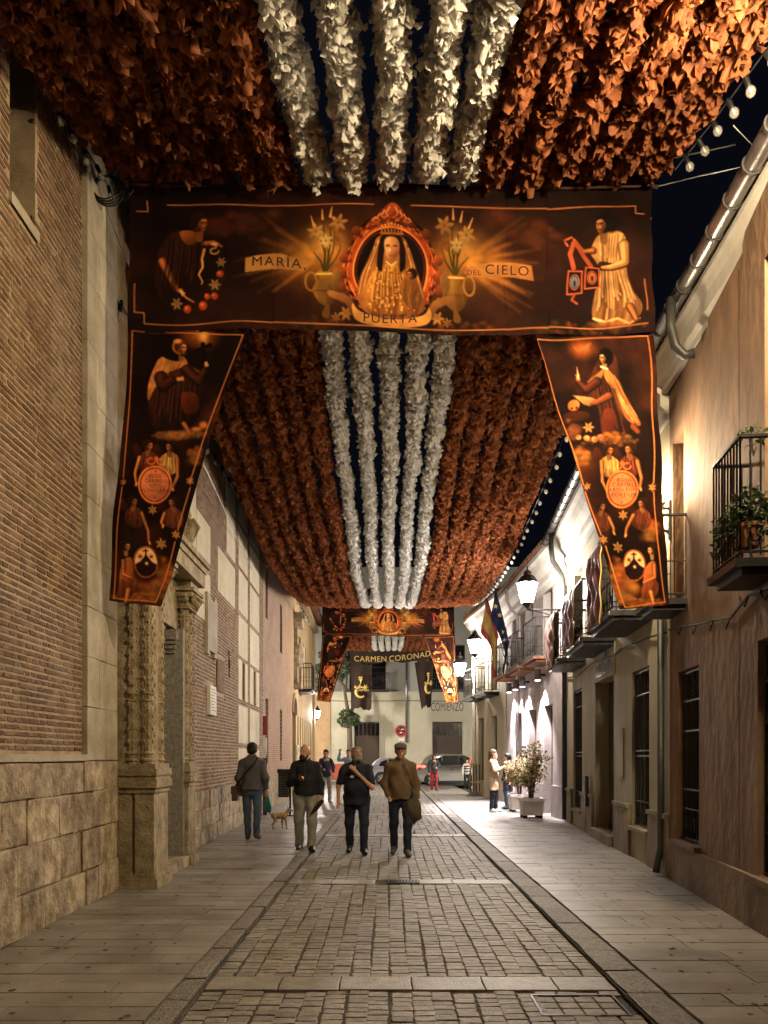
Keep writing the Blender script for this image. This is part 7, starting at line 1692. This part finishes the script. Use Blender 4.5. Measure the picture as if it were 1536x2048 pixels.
# --- further people
person('young man in navy sweater and pale trousers by the far brick pier', (-2.05, 25.6, 0), .35, 1.76, .95, .14, [(.26, .0, 1.16), (.20, -.14, .98)], [(-.26, .0, 1.16), (-.16, -.2, 1.10)], pmat('navy_wool', (.014, .018, .035)), 'long', KHAKI, SHOEW, (Hdark, 'short'), None, vox=.020, head_turn=-.5)
person('man in light blue shirt and dark tie raising one arm, behind the bearded man', (-1.42, 28.2, ZG), -.1, 1.82, 1.08, .08, None, [(-.36, -.02, 1.38), (-.30, -.10, 1.66)], pmat('light_blue', (.26, .31, .42)), 'long', JEAN2, SHOEB, (Hbrown, 'short'), None, vox=.020)
person('person in dark top with white sleeves and red trousers crossing the far street', (2.1, 34.6, ZG), .1, 1.66, .95, .12, [(.27, -.05, 1.2), (.12, -.18, 1.12)], None, pmat('black_white', (.03, .03, .032)), 'long', pmat('red', (.30, .025, .025)), SHOEB, (Hdark, 'long'), None, vox=.022)
pc = person('child in black and white striped jumper near the silver car', (3.72, 36.0, 0), 0, 1.42, .95, .03, None, None, pmat('cream_white', (.55, .52, .45)), 'long', BLK, SHOEB, (Hdark, 'long'), None, vox=.022)
for z in (.84, .96, 1.08):
    V = []; n = 22
    for q in range(2):
        for k in range(n): a = 2 * math.pi * k / n; V.append((.150 * math.cos(a), .118 * math.sin(a), z - .028 + .056 * q))
    put('jumper_stripe', V, [(k, (k + 1) % n, n + (k + 1) % n, n + k) for k in range(n)], BLK, pc, True, True)
person('person in salmon pink top standing beside the striped child', (4.15, 36.6, 0), -.2, 1.78, 1.0, .03, None, None, pmat('salmon', (.48, .17, .11)), 'long', BLK, SHOEW, (Hdark, 'short'), None, vox=.022)
person('woman in beige coat looking at her phone beside the planters', (2.92, 21.2, 0), 1.15, 1.72, .95, .04, [(.22, -.10, 1.16), (.06, -.26, 1.24)], [(-.22, -.10, 1.16), (-.06, -.26, 1.24)], pmat('beige', (.40, .29, .18)), 'long', pmat('dark_grey', (.022, .022, .026)), SHOEW, (Hblond, 'long'), None, coat=.62, vox=.017, head_tilt=-.7, wide=1.05)
person('person in long dark coat half hidden behind the shrub', (3.52, 22.5, 0), -1.2, 1.62, .95, .03, None, None, pmat('charcoal', (.012, .012, .015)), 'long', JEAN, SHOEB, (Hdark, 'long'), None, coat=.55, vox=.020)
# --- dog
dg = thing('dog', 'small tan dog trotting on the pavement beside the green bag', 'dog', (-2.30, 16.3, 0), None, math.radians(118))
m_fur = mat('tan_fur', (.34, .20, .09), (.22, .12, .05), nscale=25, rough=.85, bump=.4, bscale=150)
D = [('c', (0, -.13, .33), (0, .02, .335), .085, .075), ('c', (0, .02, .335), (0, .15, .34), .070, .065), ('c', (0, -.17, .36), (0, -.24, .45), .055, .042), ('e', (0, -.27, .475), (.042, .055, .042)), ('c', (0, -.30, .465), (0, -.36, .45), .026, .017), ('c', (.03, -.25, .51), (.045, -.24, .555), .016, .006), ('c', (-.03, -.25, .51), (-.045, -.24, .555), .016, .006), ('c', (0, .20, .36), (0, .27, .43), .018, .014), ('c', (0, .27, .43), (.01, .25, .50), .014, .008)]
for s in (-1, 1):
    f = .035 * s; D += [('c', (s * .05, -.13, .30), (s * .05, -.13 + f, .18), .034, .022), ('c', (s * .05, -.13 + f, .18), (s * .05, -.14 + f, .03), .019, .014), ('c', (s * .05, -.14 + f, .02), (s * .05, -.165 + f, .014), .016, .013)]
    D += [('c', (s * .05, .14, .32), (s * .055, .10 - f, .21), .045, .028), ('c', (s * .055, .10 - f, .21), (s * .055, .17 - f, .125), .025, .015), ('c', (s * .055, .17 - f, .125), (s * .055, .15 - f, .025), .014, .012), ('c', (s * .055, .15 - f, .02), (s * .055, .12 - f, .014), .014, .012)]
grow('body', D, m_fur, dg, .010, .018, wr=.003, wf=90); dg.scale = (.85, .85, .85)
